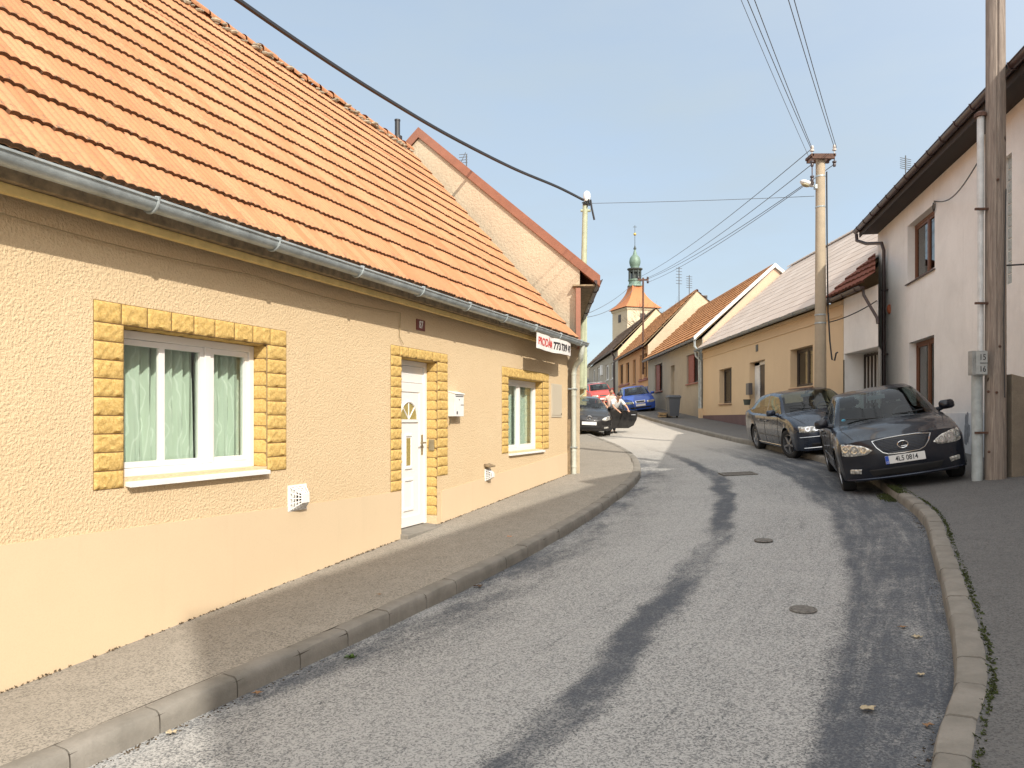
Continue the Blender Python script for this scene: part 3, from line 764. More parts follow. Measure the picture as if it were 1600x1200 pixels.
mb = MB(); mb.box(ca-.045, ca+.045, dd-.0225, dd-.016, lz0+H_*.425, lz0+H_*.615, H1); mb.build('pane', M_amber, door)
mb = MB(); ah = la1-.05; zh = H1.hit(655, 692, dd)[1]
mb.box(ah-.02, ah+.02, f2, f2+.008, zh-.15, zh+.10, H1)
mb.tube([H1.p(ah, f2, zh), H1.p(ah, f2+.055, zh), H1.p(ah-.12, f2+.055, zh)], .010, 8); mb.build('handle', M_brass, door, smooth=40)
mb = MB(); zs = surf(*H1.p((aD0+aD1)/2, .05, 0).xy)
mb.hexa([H1.p(aD0-.03, -DEP-.02, zs-.3), H1.p(aD1+.06, -DEP-.02, zs-.3), H1.p(aD1+.06, .10, zs-.3), H1.p(aD0-.03, .10, zs-.3), H1.p(aD0-.03, -DEP-.02, zDb+.02), H1.p(aD1+.06, -DEP-.02, zDb+.02), H1.p(aD1+.06, .10, zDb+.0), H1.p(aD0-.03, .10, zDb)])
mb.build('doorstep', M_kerb, house1, bevel=.008)
mb = MB(); aL, zL = H1.hit(666, 691, 0.0)
mb.box(aD1-.012, aD1-.030, -.10, -.03, zh-.10, zh+.04, H1); mb.build('intercom', M_brass, house1, bevel=.003)
# ---- things fixed on the wall
a, zt = H1.hit(650, 498, .0); a2 = H1.hit(663, 498)[0]; zb = H1.hit(650, 515)[1]
n1 = thing('house_number_plate', H1.p((a+a2)/2, .01, zb), 'small dark red plate with white number 87 above the door', 'house number')
mb = MB(); mb.box(a, a2, -.002, .012, zb, zt, H1); mb.build('plate', M_red, n1, bevel=.003)
text_mb('87', (zt-zb)*.95, face_matrix(H1.p((a+a2)/2, .014, (zt+zb)/2), H1.u+(0,), (0, 0, 1)), sx=.8, font_off=.002).build('number', M_white, n1, fixn=False)
# mailbox
a, zt = H1.hit(700, 612); a2 = H1.hit(717, 612)[0]; zb = H1.hit(700, 650.5)[1]; a2 = a+.27
mbx = thing('mailbox', H1.p((a+a2)/2, .05, zb), 'white metal letterbox on the wall right of the door', 'mailbox')
mb = MB(); P0 = [(a, 0, zb), (a2, 0, zb), (a2, .10, zb), (a, .10, zb), (a, 0, zt), (a2, 0, zt), (a2, .10, zt-.03), (a, .10, zt-.03)]
mb.hexa([H1.p(*q) for q in P0]); mb.build('box', M_white, mbx, bevel=.004)
mb = MB(); mb.hexa([H1.p(*q) for q in ((a-.006, .0, zt+.001), (a2+.006, 0, zt+.001), (a2+.006, .115, zt-.032), (a-.006, .115, zt-.032), (a-.006, 0, zt+.010), (a2+.006, 0, zt+.010), (a2+.006, .115, zt-.022), (a-.006, .115, zt-.022))]); mb.build('lid', M_white, mbx, bevel=.002)
mb = MB(); mb.box(a+.02, a2-.02, .10, .102, zt-.065, zt-.055, H1); mb.box(a+.12, a+.135, .1, .103, zt-.11, zt-.095, H1); mb.box(a2-.09, a2-.01, .1, .102, zb+.145, zb+.155, H1); mb.build('slot', M_blackp, mbx)
text_mb('88', .055, face_matrix(H1.p(a+.065, .1025, zb+.045), H1.u+(0,), (0, 0, 1)), sx=.7).build('number', M_blackt, mbx, fixn=False)
# doorbell
a, z = H1.hit(702, 659); mb = MB(); mb.box(a-.015, a+.015, 0, .012, z-.03, z+.03, H1); mb.lathe([(.0, 0), (.008, 0), (.008, .006), (0, .006)], n=8, M=face_matrix(H1.p(a, .012, z+.005), H1.u+(0,), (0, 0, 1)))
mb.solo('doorbell', M_brass, 'tiny doorbell button on the wall below the letterbox', 'doorbell')
# meter cabinet
a, zt = H1.hit(861, 599); a2 = H1.hit(877, 599)[0]; zb = H1.hit(861, 652)[1]
mc = thing('meter_cabinet', H1.p((a+a2)/2, .01, zb), 'flat beige meter cabinet door between the small window and the downpipe', 'cabinet')
M_bei = simple('beige_sheet', (.50, .44, .34), .5)
mb = MB(); mb.box(a, a2, -.01, .012, zb, zt, H1); mb.build('frame', M_bei, mc, bevel=.003)
mb = MB(); mb.box(a+.02, a2-.02, .012, .018, zb+.04, zt-.02, H1); mb.build('door', M_bei, mc, bevel=.003)
mb = MB(); mb.box(a2-.07, a2-.045, .018, .024, zb+.05, zb+.075, H1); mb.build('lock', M_blackp, mc)
# boiler vents
def vent(u0, u1, v0, v1, lab, deep=True):
    a, zt = H1.hit(u0, v0); a2 = H1.hit(u1, v0)[0]; zb = H1.hit(u0, v1)[1]
    t = thing('wall_vent', H1.p((a+a2)/2, .05, zb), lab, 'vent', 'white flue vents low on the yellow wall')
    mb = MB(); mb.box(a, a2, 0, .010, zb, zt, H1); mb.build('plate', M_white, t, bevel=.003)
    cz, ca = (zt+zb)/2, lerp(a, a2, .5); w_, h_ = (a2-a)*.42, (zt-zb)*.44
    mb = MB(); d1 = .095
    P = [H1.p(ca+sx*w_, .01, cz+sz*h_) for sx, sz in ((-1, -1), (1, -1), (1, 1), (-1, 1))]; Q = [H1.p(ca+sx*w_*.45, d1, cz+sz*h_*.4) for sx, sz in ((-1, -1), (1, -1), (1, 1), (-1, 1))]
    for i in range(4):
        j = (i+1) % 4; n_ = 4
        for k in range(n_+1): mb.tube([P[i].lerp(P[j], k/n_), Q[i].lerp(Q[j], k/n_)], .0045, 5)
        for k in range(0, 5): s_ = k/4; mb.tube([P[i].lerp(Q[i], s_), P[j].lerp(Q[j], s_)], .0045, 5)
    mb.hexa(Q+[q+Vector((H1.n[0], H1.n[1], 0))*.008 for q in Q]); mb.build('cage', M_white, t)
    mb = MB(); mb.lathe([(.04, 0), (.04, .08), (.03, .08), (.03, 0)], n=12, M=face_matrix(H1.p(ca, .01, cz), H1.u+(0,), (0, 0, 1))); mb.build('flue', M_blackp, t)
vent(449, 478, 759, 800, 'white caged boiler flue vent under the large window')
vent(757, 765, 733, 752, 'small white vent low on the wall between door and small window')
mb = MB(); a, z = H1.hit(757, 728); mb.hexa([H1.p(*q) for q in ((a-.02, 0, z), (a+.17, 0, z), (a+.17, .10, z-.02), (a-.02, .10, z-.02), (a-.02, 0, z+.03), (a+.17, 0, z+.03), (a+.17, .10, z+.0), (a-.02, .10, z))])
mb.solo('vent_hood', M_soff, 'little brown sheet hood over the small white vent', 'hood')
# cable under the eave
mb = MB(); pts = []
for k in range(40):
    s = lerp(-1.2, H1.hit(622, 480)[0], k/39); sag_ = .035*abs(math.sin(s*1.25+.5)); pts.append(H1.p(s, .03, GZ-.23-sag_))
b_ = pts[-1]; pts += [H1.p(H1.hit(622, 480)[0]+.01, .012, GZ-.5), H1.p(H1.hit(627, 540)[0], .03, zDT+.02)]
mb.tube(pts, .005, 5); mb.solo('wall_cable', simple('old_cable', (.33, .25, .14), .7), 'thin cable sagging along the yellow wall under the eave', 'cable')
# for-sale banner under the gutter
aB0 = H1.hit(838, 545, .35)[0]; aB1 = H1.hit(893, 560, .35)[0]
def bz(s, t):   # t 0 bottom 1 top
    return GZ-.075-(1-t)*(.245+.01*math.sin(s*5))
ban = thing('banner', H1.p((aB0+aB1)/2, .34, GZ-.33), 'white for sale banner with red and black lettering under the gutter', 'banner')
rows = []
def bpt(s, t, o=0): return H1.p(lerp(aB0, aB1, s), .35+.012*math.sin(s*11)+.008*math.sin(s*23+t)+o, bz(s, t))
mb = MB()
for j in range(7): rows.append([bpt(i/40, j/6) for i in range(41)])
mb.grid(rows); mb.grid([[p-Vector((H1.n[0], H1.n[1], 0))*.003 for p in r] for r in rows]); mb.build('cloth', M_fabric, ban, smooth=60)
def warp(mb, s0, s1, t0, t1):
    xs = [p.x for p in mb.v]; ys = [p.y for p in mb.v]; a, b = min(xs), max(xs); c, d = min(ys), max(ys)
    mb.v = [bpt(lerp(s0, s1, (p.x-a)/(b-a)), lerp(t0, t1, (p.y-c)/(d-c)), .004+p.z) for p in mb.v]; return mb
warp(text_mb('PRODÁM', 1, Matrix.Identity(4), font_off=.02), .035, .44, .26, .90).build('lettering', M_redt, ban, fixn=False)
warp(text_mb('773 739 47', 1, Matrix.Identity(4), font_off=.035), .48, .985, .22, .76).build('phone_number', M_blackt, ban, fixn=False)
# ================================================================ other houses
M_peb = plaster('pale_pebbledash', (.56, .46, .33), (.44, .36, .26), fine=20, big=1.0, bamt=.7, bdist=.02, stain=.18)
M_verge = simple('brown_sheet_verge', (.30, .125, .075), .5, nscale=5, namt=.1)
M_cream = plaster('cream_render', (.66, .50, .32), (.60, .45, .29), fine=80, big=.5, bamt=.2, bdist=.003, stain=.10)
M_creamt = simple('cream_line', (.42, .30, .17), .9)
M_grey = plaster('grey_beige_render', (.42, .375, .30), (.33, .30, .25), fine=50, big=.7, bamt=.4, bdist=.006, stain=.3)
M_oran = plaster('orange_render', (.62, .36, .18), (.56, .32, .16), fine=60, big=.6, bamt=.2, bdist=.004, stain=.12)
M_peach = plaster('peach_render', (.66, .46, .33), (.58, .40, .28), fine=40, big=.8, bamt=.4, bdist=.006, stain=.15)
M_whitew = plaster('white_stained_render', (.84, .82, .785), (.70, .68, .645), fine=55, big=.9, bamt=.45, bdist=.006, stain=.22)
M_whitep = plaster('white_plinth_render', (.70, .705, .71), (.55, .555, .565), fine=40, big=1.6, bamt=.5, bdist=.01, stain=.3)
M_purple = plaster('purple_brown_plinth', (.17, .115, .115), (.13, .09, .09), fine=60, big=1, bamt=.2, bdist=.004, stain=.2)
M_greyrf = roofmat('grey_house_tile', (.55, .27, .12), (.43, .20, .085), per=.15, lich=.3, lichc=(.25, .16, .09), edge=.45)
M_pinkrf = roofmat('weathered_pink_shingle', (.60, .51, .44), (.52, .43, .36), per=.3, lich=.25, edge=.12, lichc=(.30, .22, .19), rough=.7)
M_brownrf = roofmat('brown_old_tile', (.21, .14, .10), (.16, .10, .075), per=.15, lich=.4)
M_darkred = roofmat('dark_red_tile', (.24, .085, .05), (.18, .06, .04), per=.15, lich=.5, lichc=(.06, .05, .045))
M_bgut = simple('brown_gutter', (.055, .032, .03), .38, nscale=8, namt=.1)
M_ggut = simple('grey_gutter', (.20, .22, .23), .45, .4)
M_bsoff = simple('dark_boarded_soffit', (.035, .026, .022), .8)
M_bwin = simple('brown_window_wood', (.16, .06, .025), .45)
M_dwin = simple('dark_window_frame', (.045, .032, .026), .5)
M_redsh = simple('red_brown_shutter', (.30, .09, .06), .6, nscale=9, namt=.15)
M_wglass = glassmat('street_glass', (.35, .40, .38), .12)
M_shade = simple('dim_interior', (.10, .10, .09), .9)
M_wcurt = simple('white_blind', (.60, .60, .57), .8)
M_greenp = simple('pale_green_steel', (.40, .43, .29), .5, nscale=8, namt=.12)
M_conc = plaster('pole_concrete', (.40, .33, .24), (.30, .25, .185), fine=70, big=2.5, bamt=.4, bdist=.004, stain=.3)
M_conc2 = plaster('old_concrete_post', (.23, .19, .145), (.15, .125, .095), fine=45, big=3, bamt=1.0, bdist=.012, stain=.4)
M_rust = simple('rusty_steel', (.12, .06, .04), .8, nscale=20, namt=.3)
M_cer = simple('insulator_ceramic', (.55, .5, .45), .3)
M_cerd = simple('insulator_dark', (.05, .035, .035), .3)

def gable_house(root, F, L, D, eave, ridge, overh, rmat, wmat, rows, per, amp, step, holes=(), samples=4, dep=.25, base=-3, dr=None, over_g=0.0, gab=None, jag=.0, sag=.0, roof=True, backmat=None, e2=None, r2=None, wtop=None):
    dr = dr if dr is not None else -D/2
    e2 = e2 if e2 is not None else eave; r2 = r2 if r2 is not None else ridge
    mb = MB(); wt = wtop if wtop is not None else eave-.05
    zt = lambda a: wt+(e2-eave)*a/L
    wall(mb, F, 0, L, base, wt, holes, dep)
    mb.face(F.p(0, -D, base), F.p(L, -D, base), F.p(L, -D, wt), F.p(0, -D, wt))
    for a, rz in ((0, ridge), (L, r2)):
        mb.face(F.p(a, 0, base), F.p(a, -D, base), F.p(a, -D, wt), F.p(a, dr, rz-.1), F.p(a, 0, wt))
    wl = mb.build('wall', wmat, root)
    m, uv = roof_slope(F.p(-over_g, overh, eave), F.p(L+over_g, overh, e2), F.p(-over_g, dr, ridge), F.p(L+over_g, dr, r2), rows, per, amp, step, samples, jag=jag, sag=sag)
    rf = uv_build(m, uv, 'roof', rmat, root, smooth=45)
    m, uv = roof_slope(F.p(-over_g, -D-overh, eave), F.p(L+over_g, -D-overh, e2), F.p(-over_g, dr, ridge), F.p(L+over_g, dr, r2), rows, .4, amp, step, 2)
    uv_build(m, uv, 'back_roof', rmat, root, smooth=45)
    mb = MB(); n = int((L+2*over_g)/.35)
    for i in range(n):
        a = lerp(-over_g, L+over_g, i/n); b = lerp(-over_g, L+over_g, (i+1)/n)+.02
        za, zb = lerp(ridge, r2, i/n), lerp(ridge, r2, (i+1)/n)
        mb.grid([[F.p(q, dr+k_*.11*math.cos(t*math.pi/6), z_-.02+k_*.10*math.sin(t*math.pi/6)) for t in range(7)] for q, z_, k_ in ((a, za, 1.1), (b, zb, .95))])
    mb.build('ridge', rmat, rf, smooth=40) if n > 0 else None
    mb = MB(); mb.prism([F.p(-over_g+.02, overh-.03, eave-.04), F.p(-over_g+.02, dr, ridge-.03), F.p(-over_g+.02, -D-overh+.03, eave-.04), F.p(-over_g+.02, -D-overh+.03, eave-.10), F.p(-over_g+.02, dr, ridge-.12), F.p(-over_g+.02, overh-.03, eave-.10)], F.p(L+over_g-.04, 0, e2-eave)-F.p(-over_g, 0, 0))
    mb.build('roof_deck', M_soff, rf)
    return rf
# ---- left neighbour with the tall gable
NB = Frame((1.31, 14.84), (.039, 1)); NB.n = (1, -.039)
apx = H1.hit(655, 208); 
GP = lambda d, z, ds=0: H1.p(11.2+ds, d, z)     # its gable lies in the party-wall plane
nb = thing('neighbour_house', (0.2, 19, -1.0), 'taller house behind the yellow one with pebbledash gable and brown verge', 'house')
dA, zA = -3.30, 6.05
dE, zE = .20, 2.72+.30; tl = (zA-2.73)/(.53-dA)      # slope per metre
zEw = zA-(dE-dA)*tl
dirv = Vector((.039, 1, 0))
mb = MB(); fr_ = [GP(dE, -2), GP(dE, zEw-.12), GP(dA, zA-.14), GP(-7.0, zEw-.3), GP(-7.0, -2)]
bk = [p+dirv*9.2 for p in fr_]
for q in (fr_, bk): mb.face(*q)
for i in (0, 1, 2, 3): mb.face(fr_[i], fr_[i+1], bk[i+1], bk[i])
mb.build('wall', M_peb, nb)
m, uv = roof_slope(GP(.55, zA-(.55-dA)*tl), GP(.55, zA-(.55-dA)*tl)+dirv*9.4, GP(dA, zA), GP(dA, zA)+dirv*9.4, 14, .2, .016, .03, 4)
uv_build(m, uv, 'roof', M_tile, nb, smooth=45)
m, uv = roof_slope(GP(-7.3, zA-(4.0)*tl), GP(-7.3, zA-4.0*tl)+dirv*9.4, GP(dA, zA), GP(dA, zA)+dirv*9.4, 14, .4, .016, .03, 2)
uv_build(m, uv, 'back_roof', M_tile, nb)
mb = MB()
for (d1, d2) in ((.62, dA), (-7.3, dA)):
    s_ = 1 if d1 > dA else -1
    za, zb = zA-abs(d1-dA)*tl, zA
    P = [GP(d1, za-.12, -.05), GP(d2, zb-.14, -.05), GP(d2, zb+.07, -.05), GP(d1, za+.09, -.05)]
    mb.prism(P, dirv*.16)
mb.build('verge', M_verge, nb)
mb = MB(); p0 = GP(.55, zA-(.55-dA)*tl)
Fn = Frame((p0.x-.05, p0.y), (.039, 1)); Fn.n = (1, -.039)
gutter(nb, Fn, -.05, 9.3, .06, p0.z-.06, .075, M_bgut, M_bgut, 6)
mb = MB(); mb.box(0, 9.2, -.42, 0, p0.z-.16, p0.z-.13, Fn); mb.build('soffit_board', M_soff, nb)
mb = MB(); q = GP(.23, 0); mb.box(-.03, .25, -.36, -.27, 1.35, p0.z-.2, Fn); mb.build('corner_board', M_verge, nb)
# small aerial on its roof
P = Vector((*GP(-2.3, 0).xy, 0)); aa = H1.hit(712, 235, -2.3)
A0 = nb.location
zr = H1.hit(710, 243, -2.6)[1]; P = H1.p(H1.hit(710, 243, -2.6)[0]+.6, -2.6, zr)
an = thing('roof_aerial', P-Vector((0, 0, .3)), 'small aerial poking over the brown verge of the tall gable', 'aerial')
mb = MB(); mb.tube([P-Vector((0, 0, .6)), P+Vector((0, 0, .22))], .015, 6); mb.build('mast', M_wire, an)
mb = MB()
for k in range(4): mb.tube([P+Vector((-.16, -.02, .02+.06*k)), P+Vector((.02, .02, .05+.06*k))], .007, 5)
mb.tube([P+Vector((-.14, 0, .0)), P+Vector((-.02, 0, .26))], .008, 5); mb.build('elements', M_wire, an)
# ---- third house on the left, only its end shows past the downpipe
T3 = Frame((3.2, 33.0), (.02, 1)); T3.n = (1, -.02)
h3 = thing('end_house', (1, 37, 0), 'narrow yellow house end with green corner strips beyond the yellow house', 'house')
M_ylp = plaster('primrose_render', (.68, .50, .27), (.62, .46, .25), fine=60, big=.7, bamt=.2, bdist=.004, stain=.12)
gable_house(h3, T3, 10, 6.5, 5.6, 8.2, .25, M_brownrf, M_ylp, 12, .2, .016, .03, base=-1.5)
mb = MB(); mb.box(-.05, .0, -3, .02, 1.35, 1.46, T3); mb.box(-.6, -.0, -3, -.02, 1.28, 1.36, T3); mb.build('ledge', M_greenp, h3)
mb = MB(); mb.box(-.05, .02, -.12, .02, 1.46, 5.3, T3); mb.box(-.05, .0, -.42, -.32, 1.46, 5.3, T3); mb.build('corner_strip', M_greenp, h3)
# ---- right-hand row
ROW = Frame((8.6, 34.6), (0, -1)); ROW.n = (-1, 0)
def rwin(F, u0, u1, v0, v1): return F.rect(u0, u1, v0, v1)
# cream house: s = 0 .. 14.64
cr = thing('cream_house', (10, 27, -.5), 'long cream house with pale pinkish roof and purple plinth on the right', 'house')
CL = 14.64
A = rwin(ROW, 1124, 1143, 578, 631); Dr = rwin(ROW, 1171, 1195, 567, 645); B_ = rwin(ROW, 1235, 1270, 547, 606)
def sorted4(q): return (min(q[0], q[1]), max(q[0], q[1]), q[2], q[3])
A, Dr, B_ = map(sorted4, (A, Dr, B_))
Dr = (Dr[0], Dr[1], -.75, Dr[3])
gable_house(cr, ROW, CL, 8.1, 3.16, 6.85, .28, M_pinkrf, M_cream, 13, .3, .010, .010, holes=[A, Dr, B_], samples=3, dep=.28, dr=-3.9, jag=.05, sag=.004)
window(cr, ROW, A[0]+.01, A[1]-.01, A[2], A[3]-.01, -.20, M_dwin, mull=(.5,), glass=M_wglass, sill=(.05, .05, .05, .03, M_bwin), dark=M_wcurt)
window(cr, ROW, B_[0]+.01, B_[1]-.01, B_[2], B_[3]-.01, -.20, M_dwin, mull=(.5,), glass=M_wglass, sill=(.05, .05, .05, .03, M_bwin), dark=M_shade)
mb = MB(); mb.box(Dr[0]+.01, Dr[0]+.55, -.24, -.19, Dr[2], Dr[3]-.01, ROW); mb.box(Dr[0]+.01, Dr[1]-.01, -.235, -.19, Dr[3]-.12, Dr[3]-.012, ROW); mb.build('door_surround', M_white, cr)
mb = MB(); mb.box(Dr[0]+.55, Dr[1]-.01, -.26, -.21, Dr[2], Dr[3]-.13, ROW)
for z in (.1, .75): mb.box(Dr[0]+.65, Dr[1]-.12, -.215, -.20, Dr[2]+.2+z, Dr[2]+.65+z, ROW)
dd_ = mb.build('door', M_dwin, cr)
mb = MB(); mb.tube([ROW.p(Dr[0]+.62, -.20, Dr[2]+1.0), ROW.p(Dr[0]+.62, -.15, Dr[2]+1.0), ROW.p(Dr[0]+.74, -.15, Dr[2]+1.0)], .012, 6); mb.build('handle', M_brass, dd_)
zc = ROW.hit(1100, 560)[1]
mb = MB(); mb.box(.05, CL-.05, .001, .035, zc-.03, zc+.015, ROW); mb.box(.0, CL, .001, .05, 2.98, 3.08, ROW); mb.build('cornice', M_cream, cr)
mb = MB(); mb.box(0, Dr[0]-.02, -.02, .03, -3, ROW.hit(1103, 649)[1], ROW); mb.box(Dr[1]+.02, CL, -.02, .03, -3, -.18, ROW); mb.build('plinth', M_purple, cr)
gutter(cr, ROW, -.1, CL, .33, 3.10, .065, M_ggut, M_ggut, 14)
a, z = ROW.hit(1183, 544); mb = MB(); mb.box(a-.12, a+.12, -.02, .015, z-.12, z+.12, ROW); mb.build('vent_grille', M_blackp, cr)
mb = MB(); mb.tube([ROW.p(-.06, .33, 3.04), ROW.p(-.06, .30, 2.85), ROW.p(-.02, .09, 2.62), ROW.p(-.02, .09, .1)], .05, 8); mb.build('downpipe', M_zinc, cr, smooth=40)
mb = MB(); zb_ = g(8.5, 34.6); mb.box(-.12, .12, .0, .18, zb_, zb_+.55, ROW); mb.build('downpipe_block', M_cream, cr)
a, zt = ROW.hit(1172, 599); zb = ROW.hit(1172, 617)[1]
mb = MB(); mb.box(a-.05, a+.28, .0, .14, zb, zt, ROW); mb.solo('mailbox', simple('dark_grey_box', (.11, .10, .095), .5), 'dark grey letterbox on the cream house beside its door', 'mailbox', bevel=.008)
a, z = ROW.hit(1176, 632); mb = MB(); mb.lathe([(.0, z-.02), (.10, z-.02), (.13, z+.16), (.14, z+.18), (.11, z+.17), (.0, z+.15)], tuple(ROW.p(a, .2, 0).xy)+(0,), 12); 
o = mb.solo('planter', simple('dark_planter', (.06, .07, .06), .7), 'small dark planter hung low beside the cream house door', 'planter')
# grey house further up
G2 = Frame((8.6, 48.5), (0, -1)); G2.n = (-1, 0)
gh = thing('grey_house', (10, 41, .5), 'grey rendered house with red shutters and orange tiled roof', 'house')
wA, wD, wB = sorted4(G2.rect(1023, 1035, 571, 612)), sorted4(G2.rect(1048, 1054, 572, 630)), sorted4(G2.rect(1073, 1091.5, 556, 600))
wB = (wB[0], min(wB[1], 13.3), wB[2], wB[3])
gable_house(gh, G2, 13.8, 6.8, 3.72, 6.95, .28, M_greyrf, M_grey, 14, .2, .03, .05, holes=[wA, wD, wB], samples=4, dep=.22, dr=-3.25, base=-2, jag=.05)
for wq in (wA, wB):
    window(gh, G2, wq[0]+.01, wq[1]-.01, wq[2], wq[3]-.01, -.15, M_dwin, mull=(.5,), glass=M_wglass, sill=(.06, .06, .07, .05, M_redsh), dark=M_shade)
    mb = MB(); hw = (wq[1]-wq[0])*.46; mb.box(wq[0]+.015, wq[0]+hw, -.12, -.085, wq[2]+.02, wq[3]-.02, G2)
    for k in range(8):
        z = lerp(wq[2]+.08, wq[3]-.10, k/7); mb.box(wq[0]+.05, wq[0]+hw-.04, -.09, -.07, z, z+.045, G2)
    mb.build('shutter', M_redsh, gh)
mb = MB(); mb.box(wD[0]+.01, wD[1]-.01, -.2, -.15, wD[2]-1.0, wD[3]-.3, G2); mb.build('door', simple('weathered_door', (.34, .29, .22), .7), gh)
gutter(gh, G2, 0, 13.9, .34, 3.64, .07, M_ggut, M_ggut, 12)
mb = MB(); mb.prism([G2.p(13.72, .40, 3.74), G2.p(13.72, -3.25, 7.03), G2.p(13.72, -7.2, 3.74), G2.p(13.72, -7.2, 3.60), G2.p(13.72, -3.25, 6.86), G2.p(13.72, .40, 3.58)], (0, -.22, 0)); mb.build('verge', M_white, gh)
mb = MB(); mb.tube([G2.p(13.75, .34, 3.58), G2.p(13.75, .34, 3.3), G2.p(13.7, .12, 3.05), G2.p(13.7, .10, g(8.5, 35))], .055, 8); mb.build('downpipe', M_zinc, gh, smooth=40)
mb = MB(); mb.box(13.30, 13.795, -.01, .012, -1.5, 3.3, G2); mb.build('corner_strip', simple('blue_grey_paint', (.24, .29, .31), .7, nscale=4, namt=.25), gh)
mb = MB(); mb.box(13.79, 13.83, -6.6, -.0, 2.4, 3.4, G2)
mb = MB(); mb.add([G2.p(13.815, .0, 2.9), G2.p(13.815, -6.8, 2.9), G2.p(13.815, -6.7, 3.6), G2.p(13.815, -3.25, 6.8), G2.p(13.815, -.05, 3.65)], [(0, 1, 2, 3, 4)]); mb.build('gable_render', M_peach, gh, fixn=False)
mb = MB(); mb.box(13.82, 13.86, -3.7, -3.4, 6.0, 6.35, G2); mb.build('gable_vent', M_blackp, gh)
# orange house
O3 = Frame((8.6, 62.2), (0, -1)); O3.n = (-1, 0)
oh = thing('orange_house', (10, 55, 1), 'orange rendered house with tall narrow windows up the street', 'house')
ow = [sorted4(O3.rect(*q)) for q in ((968, 973.5, 571, 601), (978, 983, 568, 599), (989, 993, 563, 600), (999.5, 1003, 556, 592), (1006.5, 1011, 553, 590))]
gable_house(oh, O3, 13.6, 6.6, 4.75, 8.15, .3, M_greyrf, M_oran, 14, .2, .03, .05, holes=ow, samples=3, dep=.22, base=-2, dr=-3.1)
for q in ow:
    window(oh, O3, q[0]+.01, q[1]-.01, q[2], q[3]-.01, -.14, M_dwin, mull=(), glass=M_wglass, sill=(.05, .05, .05, .04, M_redsh), dark=M_shade)
gutter(oh, O3, 0, 13.6, .36, 4.66, .07, M_bgut, M_bgut, 8)
for q0, q1 in ((ow[0][0]-.2, ow[1][1]+.2), (ow[3][0]-.2, ow[4][1]+.3)): mb = MB(); mb.box(q0, q1, .0, .09, ow[0][2]-.22 if q0 < 5 else ow[3][2]-.22, (ow[0][2] if q0 < 5 else ow[3][2])-.12, O3); mb.build('sill_course', M_redsh, oh)

mb = MB(); mb.box(13.58, 13.64, -6.6, 0, 3, 3.2, O3); mb = MB(); mb.add([O3.p(13.62, .0, 2.5), O3.p(13.62, -6.6, 2.5), O3.p(13.62, -6.6, 4.75), O3.p(13.62, -3.1, 8.05), O3.p(13.62, 0, 4.72)], [(0, 1, 2, 3, 4)]); mb.build('gable_render', M_peb, oh, fixn=False)
mb = MB(); mb.box(.0, 13.6, .0, .04, -1, 2.1, O3); mb.build('plinth', simple('blue_plinth', (.20, .21, .27), .8), oh)
# chimney/vent on the orange gable and two aerials
def aerial(u, v0, v1, y, lab, r=.03):
    x = (u-800)/1200*y; z0 = (655-v1)/1200*y; z1 = (655-v0)/1200*y
    t = thing('roof_aerial', (x, y, z0-.2), lab, 'aerial', 'aerials on the roofs')
    mb = MB(); mb.tube([(x, y, z0-.4), (x, y, z1)], r, 6); mb.build('mast', M_wire, t)
    mb = MB()
    for k in range(6):
        z = z1-.1-k*(z1-z0)*.09; mb.tube([(x-.22, y-.1, z), (x+.22, y+.1, z)], r*.6, 5)
    mb.build('elements', M_wire, t)
aerial(1061, 417, 470, 52, 'taller aerial with short rungs behind the orange gable')
aerial(1077, 430, 468, 53, 'shorter aerial standing nearer the orange gable top')
aerial(1415, 243, 278, 24, 'bare aerial above the eave of the white house', .018)
mb = MB(); mb.box(-.2, .2, -.3, .3, -.8, .25, Matrix.Translation((12.4, 49.8, 7.75))); mb.solo('roof_vent', M_blackp, 'small dark vent stub just right of the orange gable peak', 'vent', bevel=.03)
# brown-roofed house at the top
B4 = Frame((8.6, 86), (0, -1)); B4.n = (-1, 0)
bh4 = thing('brown_roof_house', (10, 74, 3), 'grey house with brown roof and four white windows up the street', 'house')
bw = [sorted4(B4.rect(*q)) for q in ((926, 929.5, 578, 603), (933, 937, 575, 600), (946, 951, 571, 595), (954, 958.5, 568, 593))]
gable_house(bh4, B4, 23.6, 6.4, 5.9, 9.15, .3, M_brownrf, M_grey, 14, .25, .02, .04, holes=bw, samples=2, dep=.2, base=-1, dr=-3.1, e2=5.75, r2=9.0, wtop=5.6)
for q in bw: window(bh4, B4, q[0]+.01, q[1]-.01, q[2], q[3]-.01, -.1, M_white, mull=(.5,), fw=.08, glass=M_wglass, sill=(.05, .05, .05, .04, M_white), dark=M_wcurt)
gutter(bh4, B4, 0, 23.6, .36, 5.68, .08, M_bgut, M_bgut, 6)
mb = MB(); a = B4.hit(961.5, 560)[0]; mb.tube([B4.p(a, .34, 5.6), B4.p(a, .12, 5.2), B4.p(a, .12, 2)], .08, 8); mb.build('downpipe', M_bgut, bh4)
mb = MB(); mb.add([B4.p(23.62, .0, 3), B4.p(23.62, -6.4, 3), B4.p(23.62, -6.4, 5.6), B4.p(23.62, -3.1, 8.9), B4.p(23.62, 0, 5.55)], [(0, 1, 2, 3, 4)]); mb.build('gable_render', M_cream, bh4, fixn=False)
a, z = B4.hit(941, 578); mb = MB(); mb.box(a-.5, a+.5, .0, .15, z-.5, z+.45, B4); mb.build('wall_box', M_white, bh4)
